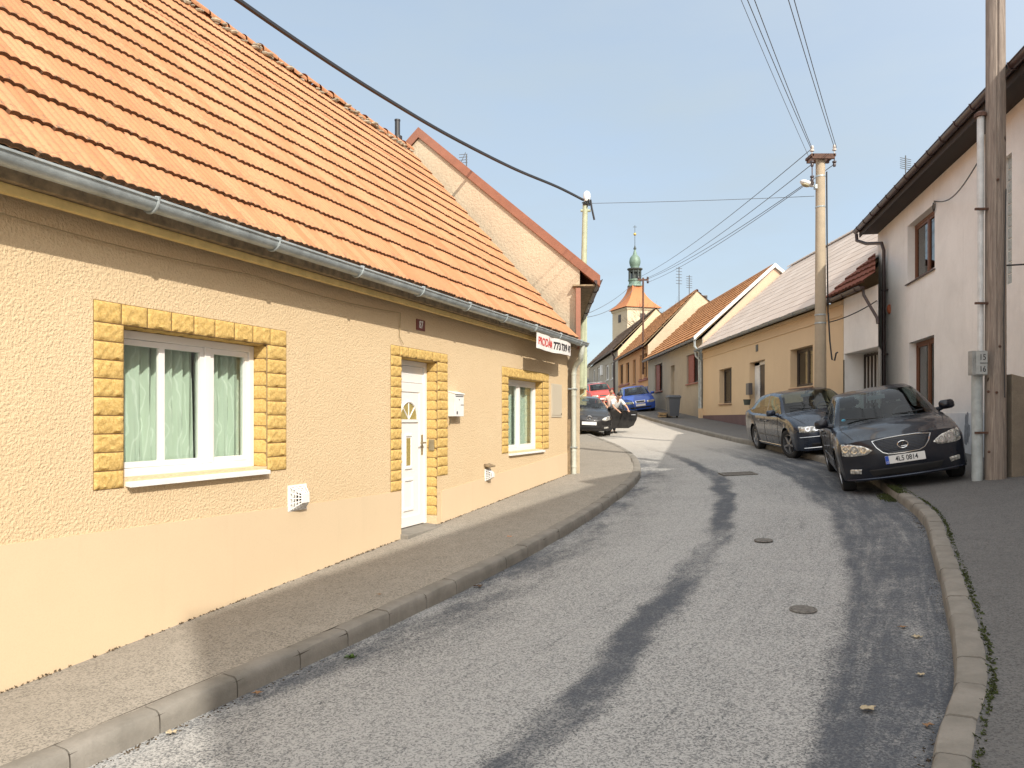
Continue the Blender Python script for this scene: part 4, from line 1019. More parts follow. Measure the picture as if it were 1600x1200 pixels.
# small red-tiled garage house
GF = Frame((8.62, 19.96), (-.15, -2.2))
ga = thing('gateway_house', (9.0, 19.4, -.8), 'narrow white gateway building with dark red tiles between cream and white houses', 'house')
GLn = 2.2
zt_g = GF.hit(1320, 553)[1]
mb = MB()
wall(mb, GF, 0, GLn, zt_g, 3.12); wall(mb, GF, 0, .06, -2.5, zt_g)
gR = 1.02     # the recess narrows: its right side is the skewed party wall
for q in (((.06, 0), (.06, -.55)), ((.06, -.55), (gR, -.55)), ((gR, -.55), (GLn, 0))):
    mb.face(GF.p(*q[0], -2.5), GF.p(*q[1], -2.5), GF.p(*q[1], zt_g), GF.p(*q[0], zt_g))
mb.face(GF.p(.06, 0, zt_g), GF.p(.06, -.55, zt_g), GF.p(gR, -.55, zt_g), GF.p(GLn, 0, zt_g))
mb.face((8.47, 17.76, -2.5), (9.56, 20.05, -2.5), (9.56, 20.05, 4.3), (8.47, 17.76, 3.3))
mb.build('wall', M_whitew, ga)
m, uv = roof_slope((8.30, 20.35, 3.16), (8.14, 17.68, 3.16), (12.2, 20.1, 6.7), (12.0, 17.4, 6.7), 14, .24, .035, .05, 6, jag=.06)
rf = uv_build(m, uv, 'roof', M_darkred, ga, smooth=45)
bm = bmesh.new(); bm.from_mesh(rf.data); off_ = ROOTLOC[ga.name]
pn_ = Vector((20.05-17.76, -(9.56-8.47), 0)).normalized()
bmesh.ops.bisect_plane(bm, geom=bm.verts[:]+bm.edges[:]+bm.faces[:], plane_co=Vector((8.40, 17.76, 0))-off_, plane_no=pn_, clear_outer=True)
bm.to_mesh(rf.data); bm.free()
gutter(ga, GF, -.35, GLn-.0, .36, 3.08, .06, M_bgut, M_bgut, 3)
mb = MB(); mb.tube([(8.20, 17.95, 3.04), (8.22, 17.95, 2.9), (8.42, 17.72, 2.34), (8.43, 17.7, 2.2)], .035, 8); mb.build('downpipe', M_bgut, ga, smooth=40)
mb = MB(); mb.box(.075, gR-.02, -.54, -.52, -1.5, zt_g-.02, GF)
mb.build('gate_panel', M_wcurt, ga)
mb = MB()
for k in range(5): mb.box(.075+k*.22, .075+k*.22+.045, -.52, -.48, -1.5, zt_g-.02, GF)
for z in (zt_g-.09, .35, -.35): mb.box(.08, gR-.03, -.52, -.485, z, z+.06, GF)
gt_ = mb.build('gate_frame', M_dwin, ga)
mb = MB(); mb.tube([GF.p(.72, -.48, .0), GF.p(.72, -.42, .0), GF.p(.84, -.42, .0)], .014, 6); mb.build('handle', M_white, gt_)
mb = MB(); mb.box(.0, .055, -.05, .012, -1.2, zt_g-.15, GF); mb.build('gate_post', M_blackp, ga)
# ---- white two-storey house
WH = Frame((9.54, 20.03), (-.212, -.977))
wh = thing('white_house', WH.p(5, -4, -1.2), 'two-storey white rendered house with deep dark eave at the right edge', 'house')
WL = 11.4
up = sorted4(WH.rect(1424, 1460.5, 331, 442)); lo = sorted4(WH.rect(1428, 1460, 533, 640)); gbk = sorted4(WH.rect(1567, 1580, 245, 452))
def wr(u0, u1, vt, ut, vb, ub):
    a0, a1 = WH.hit(u0, 500)[0], WH.hit(u1, 500)[0]; return (min(a0, a1), max(a0, a1), WH.hit(ub, vb)[1], WH.hit(ut, vt)[1])
up = wr(1418, 1460.5, 318, 1460, 444, 1416); lo = wr(1420, 1459.5, 523, 1459, 625, 1459)
lo = (lo[0], lo[1], -.25, lo[3])
ga0 = WH.hit(1567, 400)[0]; ga1 = WH.hit(1581, 400)[0]
gbk = (ga0, ga1, WH.hit(1578, 443)[1], WH.hit(1578, 240)[1])
mb = MB(); wall(mb, WH, 0, WL, -2.6, 4.897, [up, lo, gbk], .22)
for a in (0, WL): mb.face(WH.p(a, 0, -2.6), WH.p(a, -8, -2.6), WH.p(a, -8, 4.897), WH.p(a, -4, 7.738), WH.p(a, 0, 4.897))
mb.face(WH.p(0, -8, -2.6), WH.p(WL, -8, -2.6), WH.p(WL, -8, 4.897), WH.p(0, -8, 4.897))
mb.build('wall', M_whitew, wh)
window(wh, WH, up[0]+.01, up[1]-.01, up[2], up[3]-.01, -.15, M_bwin, mull=(.5,), fw=.06, glass=M_wglass, sill=(.05, .05, .05, .025, M_bgut), dark=M_wcurt)
window(wh, WH, lo[0]+.01, lo[1]-.01, lo[2], lo[3]-.01, -.15, M_bwin, mull=(.5,), fw=.06, glass=M_wglass, sill=(.05, .05, .05, .025, M_bgut), dark=M_wcurt)
# glass blocks
M_gb = simple('glass_block', (.42, .47, .46), .12, nscale=30, namt=.2)
mb = MB(); nb_ = 11
for i in range(nb_):
    z0, z1 = lerp(gbk[2], gbk[3], i/nb_)+.008, lerp(gbk[2], gbk[3], (i+1)/nb_)-.008
    for k in range(2): mb.box(lerp(gbk[0], gbk[1], k/2)+.008, lerp(gbk[0], gbk[1], (k+1)/2)-.008, -.14, -.07, z0, z1, WH)
mb.build('glass_blocks', M_gb, wh, bevel=.012)
mb = MB(); mb.box(*gbk[:2], -.16, -.085, *gbk[2:], WH); mb.build('block_mortar', M_white, wh)
mb = MB(); mb.box(0.0, WL, -.02, .012, -2.6, WH.hit(1476, 646)[1], WH); mb.build('plinth', M_whitep, wh)
mb = MB(); mb.box(-.02, WL, .0, .44, 4.834, 4.860, WH); mb.box(-.02, WL, .42, .45, 4.770, 4.961, WH); mb.build('soffit_board', M_bsoff, wh)
m, uv = roof_slope(WH.p(-.05, .50, 4.961), WH.p(WL, .50, 4.961), WH.p(-.05, -4, 8.003), WH.p(WL, -4, 8.003), 13, .3, .03, .03, 3)
uv_build(m, uv, 'roof', M_brownrf, wh)
m, uv = roof_slope(WH.p(-.05, -8.5, 4.961), WH.p(WL, -8.5, 4.961), WH.p(-.05, -4, 8.003), WH.p(WL, -4, 8.003), 13, .6, .03, .03, 2)
uv_build(m, uv, 'back_roof', M_brownrf, wh)
gutter(wh, WH, -.08, WL, .52, 4.940, .07, M_bgut, M_bgut, 16)
mb = MB(); aW = WH.hit(1381, 500, .09)[0]
mb.tube([WH.p(.0, .52, 4.855), WH.p(.0, .51, 4.685), WH.p(aW*.35, .36, 4.52), WH.p(aW, .14, 4.38), WH.p(aW, .09, 4.20), WH.p(aW, .09, -.9)], .042, 10)
dp = mb.build('downpipe', M_bgut, wh, smooth=40)
mb = MB()
for z in (3.2, 1.6, 0): mb.box(aW-.07, aW+.07, -.0, .13, z, z+.025, WH)
mb.build('clamp', M_bgut, dp)
a, z = WH.hit(1391, 483); mb = MB(); mb.ball(WH.p(a, .02, z), (.06, .06, .12), 10, 8); mb.solo('wall_plaque', simple('orange_plaque', (.42, .11, .04), .5), 'small oval orange plaque on the white wall near its corner', 'plaque', smooth=60)
# patches of fallen plaster low on the wall
rnd = random.Random(4); M_bare = simple('bare_old_plaster', (.28, .29, .31), .95, nscale=14, namt=.2)
def patch(F, a, z, ra, rz, root, mat, d=.016, seed=1):
    r_ = random.Random(seed); P = []
    for k in range(26):
        t = 2*math.pi*k/26; q = 1+r_.uniform(-.28, .28); P.append((a+ra*q*math.cos(t), z+rz*q*math.sin(t)))
    mb = MB(); mb.prism([F.p(x, d, y) for x, y in P], -Vector((F.n[0], F.n[1], 0))*.01); mb.build('bare_patch', mat, root)
a1_, z1_ = WH.hit(1512, 672); patch(WH, a1_, z1_, .12, .30, wh, M_bare, seed=2)
a1_, z1_ = WH.hit(1597, 720); patch(WH, a1_, z1_, .25, .42, wh, M_bare, seed=3)
# service cable on the white wall
mb = MB(); pts = []
P0 = Vector((6.63, 10.9, (655-250)/1200*10.9)); P1 = WH.p(WH.hit(1462, 314)[0], .03, WH.hit(1462, 314)[1])
for k in range(13):
    t = k/12; p = P0.lerp(P1, t); p.z -= .22*math.sin(math.pi*t); pts.append(p)
for k in range(9):
    t = k/8*2*math.pi*.9; pts.append(P1+Vector((0, .0, -.10))+Vector((WH.u[0]*.07*math.sin(t), WH.u[1]*.07*math.sin(t), .10*math.cos(t))))
mb.tube(pts, .011, 6); mb.solo('service_cable', M_cable, 'black cable looping down to the upper window of the white house', 'cable')
# ---- houses behind the camera on the right side that shade the street
sh = thing('street_house', (4.5, -2, -1.8), 'two-storey house beside the camera outside the picture', 'house')
Pq = Vector((2.9, -6.2)); Qq = Vector((6.7, 1.3)); dq = (Qq-Pq).normalized(); nq = Vector((-dq.y, dq.x))
SF = Frame(tuple(Pq), tuple(dq)); SF.n = tuple(nq)
Lq = (Qq-Pq).length
def shadehouse(root, F, L, zr, ze, half, mat):
    mb = MB()
    pr = [(half, -3), (half, ze), (0, zr), (-half, ze), (-half, -3)]
    A_ = [F.p(0, d, z) for d, z in pr]; B2 = [F.p(L, d, z) for d, z in pr]
    mb.face(*A_); mb.face(*B2)
    for i in (0, 3): mb.face(A_[i], A_[i+1], B2[i+1], B2[i])
    mb.build('wall', mat, root)
    mb = MB()
    for s_ in (1, -1): mb.prism([F.p(-.15, s_*(half+.3), ze-.25), F.p(L+.15, s_*(half+.3), ze-.25), F.p(L+.15, 0, zr), F.p(-.15, 0, zr)], (0, 0, .1))
    mb.build('roof', M_darkred, root)
Pq = Vector((2.85, -5.7)); Qq = Vector((6.56, 2.3)); dq = (Qq-Pq).normalized(); nq = Vector((-dq.y, dq.x)); Lq = (Qq-Pq).length
Pq -= nq*.27; Qq -= nq*.27; SF = Frame(tuple(Pq), tuple(dq)); SF.n = tuple(nq)
mb = MB(); A4 = [SF.p(0, 0, -3), SF.p(Lq, 0, -3), SF.p(Lq, -7, -3), SF.p(0, -7, -3)]; mb.hexa(A4+[p+Vector((0, 0, 11.0)) for p in A4]); mb.build('wall', M_cream, sh)
mb = MB(); zq = 8.0; R4 = [SF.p(-.02, .02, zq), SF.p(Lq+.02, .02, zq), SF.p(Lq+.02, -7.1, zq), SF.p(-.02, -7.1, zq)]; r1_, r2_ = SF.p(2.5, -3.5, zq+1.6), SF.p(Lq-2.5, -3.5, zq+1.6)
mb.add(R4+[r1_, r2_], [(0, 1, 5, 4), (1, 2, 5), (2, 3, 4, 5), (3, 0, 4)]); mb.build('roof', M_darkred, sh)
sb = thing('flat_roof_building', (9, 4, -1.5), 'flat roofed building beside the white house outside the picture', 'building')
mb = MB(); mb.prism([(5.44, 4.64, -2.5), (9.15, 8.95, -2.5), (12, 8.3, -2.5), (12, 1, -2.5), (8, .5, -2.5)], (0, 0, 8.65)); mb.build('wall', M_whitew, sb)
mb = MB(); mb.prism([(5.44, 4.64, 6.15), (9.15, 8.95, 6.15), (12, 8.3, 6.15), (12, 1, 6.15), (8, .5, 6.15)], (0, 0, .08)); mb.build('roof', M_zinc, sb)
# ================================================================ church
CX, CY = 21.6, 135.0; q_ = CY/1200
def zc_(v): return (655-v)*q_
ch = thing('church', (CX, CY, 5), 'church tower with tiled flared roof and green copper onion dome', 'church')
M_copper = simple('green_copper', (.17, .25, .20), .55, .3, nscale=.9, namt=.25, c2=(.12, .17, .13))
M_copperd = simple('dark_copper', (.055, .065, .06), .6, .2)
M_tower = plaster('tower_render', (.60, .50, .36), (.46, .38, .27), fine=4, big=.25, bamt=.5, bdist=.05, stain=.3)
M_ctile = roofmat('church_tile', (.50, .20, .085), (.42, .16, .07), per=.4, lich=.3)
rot = R(18)
def sqring(r, z, n=8, rr=1.0):
    P = []
    for k in range(4):
        a, b = rot+k*math.pi/2+math.pi/4, rot+(k+1)*math.pi/2+math.pi/4
        A_, B2 = Vector((math.cos(a), math.sin(a)))*r, Vector((math.cos(b), math.sin(b)))*r
        for i in range(n): p = A_.lerp(B2, i/n); P.append((CX+p.x, CY+p.y, z))
    return P
hw = 3.15*math.sqrt(2)*.93
mb = MB(); mb.grid([sqring(hw, -2), sqring(hw, zc_(487))], closed=True); mb.grid([sqring(hw, zc_(489)), sqring(hw+.25, zc_(487)), sqring(hw+.3, zc_(484.5)), sqring(hw, zc_(484.5))], closed=True)
mb.build('wall', M_tower, ch)
mb = MB(); rows = []
for t in [i/14 for i in range(15)]:
    r_ = lerp(hw+.75, 1.35, 1-(1-t)**1.9); rows.append(sqring(r_, lerp(zc_(484), zc_(447), t)))
mb.grid(rows, closed=True); o = mb.build('roof', M_ctile, ch)
mb = MB(); l = lambda *pr: mb.lathe([(r_, zc_(v)) for r_, v in pr], (CX, CY, 0), 16)
l((1.35, 448), (1.25, 446), (1.05, 444), (1.05, 440), (1.2, 439), (1.2, 437))
mb.build('lantern_base', M_copper, ch)
mb = MB()
for k in range(8):
    a = 2*math.pi*(k+.5)/8; mb.box(-.13, .13, -.10, .10, zc_(438), zc_(423), Matrix.Translation((CX+1.0*math.cos(a), CY+1.0*math.sin(a), 0)) @ Matrix.Rotation(a, 4, 'Z'))
mb.lathe([(.98, zc_(426)), (1.05, zc_(423.5)), (1.35, zc_(421.5)), (1.35, zc_(420)), (.9, zc_(419.5))], (CX, CY, 0), 16)
mb.lathe([(.5, zc_(438)), (.5, zc_(424))], (CX, CY, 0), 8)
mb.build('lantern', M_copperd, ch)
mb = MB(); mb.lathe([(r_, zc_(v)) for r_, v in ((.75, 420), (.72, 417.5), (.86, 415), (.98, 411), (.98, 407.5), (.86, 403), (.6, 400), (.38, 398), (.22, 393), (.14, 390), (.10, 386))], (CX, CY, 0), 16); mb.build('onion_dome', M_copper, ch, smooth=50)
mb = MB(); mb.lathe([(.10, zc_(390)), (.26, zc_(389.5)), (.26, zc_(388)), (.14, zc_(386)), (.05, zc_(383)), (.04, zc_(352))], (CX, CY, 0), 10); mb.box(CX-.3, CX+.3, CY-.04, CY+.04, zc_(355), zc_(354.3)); mb.build('spire', M_copperd, ch)
mb = MB(); mb.ball((CX, CY, zc_(366)), (.26, .26, .26), 12, 8); mb.build('gilded_ball', simple('gold', (.6, .42, .12), .35, .6), ch, smooth=60)
mb = MB()
for k in range(4):
    a = rot+k*math.pi/2; M_ = Matrix.Translation((CX, CY, 0)) @ Matrix.Rotation(a, 4, 'Z'); mb.box(2.85, 2.98, -.5, .5, zc_(505), zc_(493), M_)
mb.build('belfry_louvre', M_dwin, ch)
mb = MB(); mb.box(-.3, .3, 2.93, 2.95, 0, 1)
# bare tree beside the church roof
tr = thing('bare_tree', (17.7, 97, 5.2), 'leafless twiggy tree top showing between church and roofs', 'tree')
tk = MB(); cw = MB(); rnd = random.Random(12)
def branch(p, d, l, r, lvl):
    q = p+d*l; (tk if lvl < 2 else cw).tube([p, p.lerp(q, .5)+Vector((rnd.uniform(-.06, .06)*l, 0, 0)), q], [r, r*.8, r*.6], 5 if lvl < 2 else 3, cap=False)
    if lvl >= 5: return
    for k in range(3 if lvl else 4):
        nd = (d+Vector((rnd.uniform(-.7, .7), rnd.uniform(-.7, .7), rnd.uniform(-.15, .4)))).normalized(); branch(q, nd, l*rnd.uniform(.6, .85), r*.6, lvl+1)
branch(Vector((17.7, 97, 5.2)), Vector((0, 0, 1)), 3.0, .16, 0)
M_bark = simple('bark', (.12, .09, .065), .9, nscale=5, namt=.2)
zmax = max(p.z for p in cw.v); k_ = (15.7-5.2)/(zmax-5.2)
for b_ in (tk, cw): b_.v = [Vector((17.7+(p.x-17.7)*.8, p.y, 5.2+(p.z-5.2)*k_)) for p in b_.v]
tk.build('trunk', M_bark, tr, fixn=False); cw.build('crown', M_bark, tr, fixn=False)

# ================================================================ poles and wires
# concrete street pole
PX, PY = 7.55, 18.8
zg = surf(PX, PY); ztop = (655-244)/1200*PY
cp = thing('concrete_pole', (PX, PY, zg), 'concrete pole with steel crossarm behind the parked cars', 'utility pole')
mb = MB(); mb.lathe([(.152, zg-.3), (.149, zg), (.130, 2.2), (.108, ztop-.02), (.098, ztop), (0, ztop+.005)], (PX, PY, 0), 24); shaft = mb.build('shaft', M_conc, cp, smooth=50)
for z, r_ in ((2.55, .1285), (2.35, .1295), (ztop-.5, .111), (ztop-1.25, .1145)):
    mb = MB(); mb.lathe([(r_, z-.02), (r_+.008, z-.015), (r_+.008, z+.015), (r_, z+.02)], (PX, PY, 0), 24); mb.build('band', M_zinc, cp)

mb = MB(); mb.box(PX-.27, PX+.27, PY-.20, PY-.13, ztop-.12, ztop+.0); mb.box(PX-.27, PX+.27, PY+.12, PY+.19, ztop-.12, ztop+.0); mb.box(PX-.30, PX-.24, PY-.2, PY+.19, ztop-.06, ztop-.0); mb.box(PX+.24, PX+.30, PY-.2, PY+.19, ztop-.06, ztop-.0)
mb.build('crossarm', M_rust, cp)
INS = []
def insul(root, x, y, z, up=True, r=.04, white=True):
    s_ = 1 if up else -1; mb = MB()
    mb.lathe([(.012, z-.02*s_), (.012, z+.06*s_), (r*1.2, z+.06*s_), (r*1.25, z+.09*s_), (r*.7, z+.11*s_), (r, z+.13*s_), (r*.8, z+.19*s_), (0, z+.2*s_)], (x, y, 0), 12)
    mb.build('insulator', M_cer if white else M_cerd, root, smooth=50); return Vector((x, y, z+.13*s_))
I1 = insul(cp, PX-.27, PY-.17, ztop); I2 = insul(cp, PX+.27, PY-.17, ztop+.02); I3 = insul(cp, PX-.27, PY-.17, ztop-.12, False, white=False); I4 = insul(cp, PX+.27, PY-.17, ztop-.12, False, white=False)
mb = MB(); mb.tube([(PX-.27, PY-.17, ztop-.28), (PX-.27, PY-.17, ztop-.62)], .012, 6); mb.build('insulator_rod', M_rust, cp); I5 = insul(cp, PX-.27, PY-.17, ztop-.48, False, white=False)
mb = MB(); mb.tube([(PX+.17, PY-.05, 2.6), (PX+.19, PY-.1, 1.9), (PX+.22, PY-.15, 1.45), (PX+.27, PY-.18, 1.42), (PX+.3, PY-.2, 1.6), (PX+.34, PY-.2, 1.62)], .02, 8); mb.build('cable_end', M_cable, cp)
mb = MB(); 
for k in range(3): mb.tube([(PX+.15, PY-.11+.02*k, 2.6), (PX+.135, PY-.09+.02*k, 4.4), (PX+.13, PY-.08+.02*k, ztop-.4)], .010, 5)
mb.build('riser_cable', M_cable, cp)
# street lamp bolted to it
lz = (655-292)/1200*PY
sl_ = thing('street_lamp', (PX-.3, PY-.1, lz-.1), 'small white street lamp head reaching left from the concrete pole', 'street lamp')
mb = MB(); mb.tube([(PX-.12, PY-.06, lz-.02), (PX-.26, PY-.13, lz-.02)], .022, 8); mb.box(PX-.17, PX-.12, PY-.12, PY-.0, lz-.07, lz+.03); mb.build('arm', M_zinc, sl_)
M_ = Matrix.Translation((PX-.40, PY-.20, lz)) @ Matrix.Rotation(R(22), 4, 'Z') @ Matrix.Rotation(R(12), 4, 'Y')
mb = MB(); rows = []
for x, w_, h0, h1 in ((-.20, .02, .0, .03), (-.19, .06, -.02, .05), (-.12, .085, -.04, .075), (.0, .09, -.045, .09), (.10, .07, -.03, .085), (.16, .045, -.02, .06), (.165, .01, 0, .02)):
    rows.append([M_ @ Vector((x, w_*math.cos(t), lerp(h0, h1, (math.sin(t)+1)/2))) for t in [2*math.pi*k/14 for k in range(14)]])
mb.grid(rows, closed=True); mb.build('housing', M_white, sl_, smooth=50)
mb = MB(); mb.ball((0, 0, 0), (.12, .07, .04), 12, 8, M_ @ Matrix.Translation((-.05, 0, -.035))); mb.build('diffuser', simple('lamp_diffuser', (.40, .36, .22), .25), sl_, smooth=60)
mb = MB(); mb.box(.02, .12, -.095, -.04, -.0, .075, M_); mb.build('photocell_box', M_dwin, sl_)
# far roof mast with crossarm, fixed to the orange house
MX, MY = 8.45, 49.5
def fz(v, Y): return (655-v)/1200*Y
fm = thing('roof_mast', (MX, MY, fz(585, MY)), 'thin rusty mast with crossarm on the orange house', 'utility pole')
mb = MB(); mb.tube([(MX, MY, fz(585, MY)), (MX, MY, fz(434, MY))], .06, 8); mb.tube([(MX, MY, fz(545, MY)), (8.6, MY, fz(545, MY))], .04, 6); mb.tube([(MX, MY, fz(575, MY)), (8.6, MY, fz(575, MY))], .04, 6); mb.build('mast', M_rust, fm)
mb = MB(); mb.box(MX-.35, MX+.35, MY-.05, MY+.05, fz(438.5, MY), fz(436, MY)); mb.build('crossarm', M_rust, fm)
J1 = insul(fm, MX-.3, MY, fz(437, MY), r=.07, white=False); J2 = insul(fm, MX+.3, MY, fz(437, MY), r=.07, white=False); J3 = insul(fm, MX+.3, MY, fz(438, MY), False, r=.07, white=False); J4 = Vector((MX-.3, MY, fz(441, MY)))
# pale green mast on the left with white cap
TX, TY = 1.80, 20.0
gm = thing('green_mast', (TX, TY, fz(604, TY)), 'pale green steel wall mast with white cap above the gutter end', 'utility pole')
tb, tt = Vector((TX, TY, fz(606, TY))), Vector(((914.5-800)/1200*TY, TY, fz(316, TY)))
mb = MB(); mb.tube([tb, tb.lerp(tt, .5), tt], [.085, .078, .068], 14); mb.build('mast', M_greenp, gm, smooth=50)
mb = MB(); c_ = tt+Vector((.04, 0, .02)); mb.lathe([(.06, -.02), (.08, .03), (.095, .11), (.09, .19), (.07, .24), (.03, .27), (0, .272)], (c_.x, c_.y, c_.z), 14); mb.build('cap', M_white, gm, smooth=60)
mb = MB(); mb.box(1.45, 1.95, TY-.06, TY+.06, fz(607, TY), fz(603, TY)); mb.tube([(1.5, TY, fz(607, TY)), (1.62, TY, fz(619, TY)), (1.75, TY, fz(620, TY)), (1.88, TY, fz(615, TY)), (1.9, TY, fz(607, TY))], .025, 8); mb.tube([(tt.x-.12, TY, tt.z-.22), (tt.x+.14, TY, tt.z-.22)], .035, 8); mb.build('bracket', M_greenp, gm)
mb = MB()
for k in range(5): a = k*1.3; mb.tube([tt+Vector((.09*math.cos(a), -.09, .06-.05*k)), tt+Vector((.10*math.cos(a+1.6), -.10, -.06+.02*k)), tt+Vector((.11, -.05, -.1))], .016, 6)
mb.tube([tt+Vector((.13, -.05, .05)), tt+Vector((.16, -.05, -.15)), tt+Vector((.23, -.05, -.47))], .026, 8); mb.build('cable_tail', M_cable, gm)
def wire(name, pts, r, lab, grp=None, mat=None):
    mb = MB(); mb.tube(pts, r, 5); return mb.solo(name, mat or M_wire, lab, 'cable', grp)
def cat(P, Q, sag, n=24):
    P, Q = Vector(P), Vector(Q); return [P.lerp(Q, k/n)-Vector((0, 0, 4*sag*(k/n)*(1-k/n))) for k in range(n+1)]
# thick bundled cable from the green mast back over the yellow roof
def atY(u, v, Y): rx, rz = pix(u, v); return Vector((rx*Y, Y, rz*Y))
Kp = [tt+Vector((-.05, 0, .06)), atY(870, 291.5, 18.6), atY(800, 262, 16.6), atY(700, 211, 14.2), atY(600, 152, 12.3), atY(500, 88, 10.8), atY(372, 0, 9.3), atY(200, -125, 7.8), atY(-150, -400, 6), atY(-900, -950, 4)]
Kq = []
for a, b, c_, d in zip([Kp[0]]+Kp[:-2], Kp[:-1], Kp[1:], Kp[2:]+[Kp[-1]]):
    for k in range(6):
        t = k/6; Kq.append(.5*((2*b)+(c_-a)*t+(2*a-5*b+4*c_-d)*t*t+(3*b-a-3*c_+d)*t**3))
wire('overhead_cable', Kq, .033, 'thick black bundled cable sweeping over the yellow roof', None, M_cable)
WG = 'thin wires strung between the poles'
wire('overhead_wire', cat(tt+Vector((.1, 0, -.03)), (PX-.15, PY, (655-306.5)/1200*PY), .02), .007, 'single thin wire strung level from the green mast to the concrete pole', WG)
M_insd = M_cable
mb = MB()
for k, (ux, ix, oz) in enumerate(((1158, I3, 'leftmost'), (1168, I1, 'second'), (1179, I1, 'third'), (1232, I2, 'fourth'), (1241, I2, 'rightmost'))):
    rx, rz = pix(ux, 0); Z = ztop+.05+(0.1 if k == 1 else 0); Y = Z/rz; Pm = Vector((rx*Y, Y, Z))
    A_ = ix+Vector((0 if k not in (1, 4) else (-.03 if k == 1 else .05), 0, 0)); D_ = (Pm-A_); Pe = A_+D_*3.6+Vector((0, 0, .7))
    pts = []
    for q in range(31):
        t = q/30*3.6; z0 = A_.z+(Pm.z-A_.z)*t+ (t*(t-1))*.13; pts.append(Vector((A_.x+D_.x*t, A_.y+D_.y*t, z0)))
    wire('overhead_wire', pts, .0075 if k else .005, '%s of the five wires from the concrete pole to the top of the picture' % oz, WG)
for k, (a, b, oz) in enumerate(((I1, J1, 'uppermost'), (I3, J2, 'second from top'), (I4, J3, 'third from top'), (I5, J4, 'lowest'))):
    wire('overhead_wire', cat(a, b, .28), .010, '%s of four wires from the concrete pole to the rusty mast' % oz, WG)
L3 = T3.p(1.0, -.3, 7.0)
mb = MB(); K3 = Vector((3.15, 33.3, fz(492, 33.3)))
sm = thing('wall_mast', (3.12, 33.3, 4.5), 'short dark wire mast on the corner of the end house', 'utility pole')
mb.tube([(3.12, 33.3, 3.9), (3.12, 33.3, K3.z+.1)], .05, 6); mb.tube([(3.0, 33.3, K3.z), (3.3, 33.3, K3.z)], .03, 5); mb.build('mast', M_rust, sm)
wire('overhead_wire', cat(J1, K3+Vector((.1, 0, .05)), .25), .012, 'upper of the two wires from the rusty mast down left to the end house', WG)
wire('overhead_wire', cat(J4, K3+Vector((.1, 0, -.1)), .45), .012, 'lower of the two wires from the rusty mast down left to the end house', WG)
for k, (v0, v1, oz) in enumerate(((532, 540, 'highest'), (543, 549, 'middle'), (553, 556, 'lowest'))):
    wire('overhead_wire', cat((3.16, 33.5, fz(v0, 33.5)), (8.3, 84, fz(v1+2, 84)+.3), .2), .014, '%s of three wires crossing the gap before the brown roof' % oz, WG)
# wooden pole with its concrete stub
WX, WY = 6.80, 10.8; zg = surf(WX, WY)
wp = thing('wooden_pole', (WX, WY, zg), 'tall weathered wooden pole at the right edge of the picture', 'utility pole')
def wood_mat():
    m, nt, b = newmat('weathered_wood'); v = coords(nt, 'Object', (14, 14, .7)); b.inputs['Roughness'].default_value = .85
    f = noise(nt, v, 2.5, 8, .75, .6); c_ = ramp(nt, f, [(.25, (.085, .068, .056)), (.5, (.22, .18, .15)), (.75, (.38, .33, .275))])
    v2 = coords(nt, 'Object', (1, 1, .6)); k = ramp(nt, noise(nt, v2, 9, 2, .4), [(.70, 0.), (.76, 1.)])
    nt.links.new(mix(nt, k, c_, (.05, .03, .02)), b.inputs['Base Color']); bump(nt, b, f, .6, .01); return m
M_wood = wood_mat()
mb = MB(); rows = []; rnd = random.Random(8)
for j in range(40):
    t = j/39; z = lerp(zg-.2, 9.2, t); r_ = lerp(.136, .112, t); row = []
    for k in range(36):
        a = 2*math.pi*k/36; rr = r_*(1+.012*math.sin(3*a+z)+.01*math.sin(5*a-z*1.7))
        da = abs((a-4.35+.02*math.sin(z*2)+math.pi) % (2*math.pi)-math.pi)
        if da < .12: rr -= .018*(1-da/.12)*(1 if z > .8 else .4)
        row.append((WX+rr*math.cos(a), WY+rr*math.sin(a), z))
    rows.append(row)
mb.grid(rows, closed=True); mb.build('shaft', M_wood, wp, smooth=40)
mb = MB()
for (u, v) in ((1563, 541), (1545, 612), (1546, 706), (1558, 613), (1560, 280)):
    rx, rz = pix(u, v); y_ = WY-.14; p = Vector((rx*y_, y_+.01, rz*y_)); mb.ball(p, (.018, .02, .018), 8, 6)
mb.build('bolt', M_rust, wp, smooth=60)
mb = MB(); pts = [(WX+.06, WY-.135, 3.2), (WX+.02, WY-.15, 1.4), (WX+.03, WY-.155, .3)]; mb.tube(pts, .008, 5); mb.build('earth_wire', M_cable, wp)
mb = MB(); rows = []
sx0, sx1 = (1571-800)/1200*10.85, (1593-800)/1200*10.85
P = [(sx0, WY-.09), (sx1, WY-.09), (sx1, WY+.13), (sx0, WY+.13)]
z1 = (655-588)/1200*10.8
mb.hexa([(x, y_, zg-.3) for x, y_ in P]+[(P[0][0], P[0][1], z1+.03), (P[1][0], P[1][1], z1-.02), (P[2][0], P[2][1], z1-.02), (P[3][0], P[3][1], z1+.03)])
mb.solo('concrete_post', M_conc2, 'rough mossy concrete post standing against the wooden pole', 'post', bevel=.015)
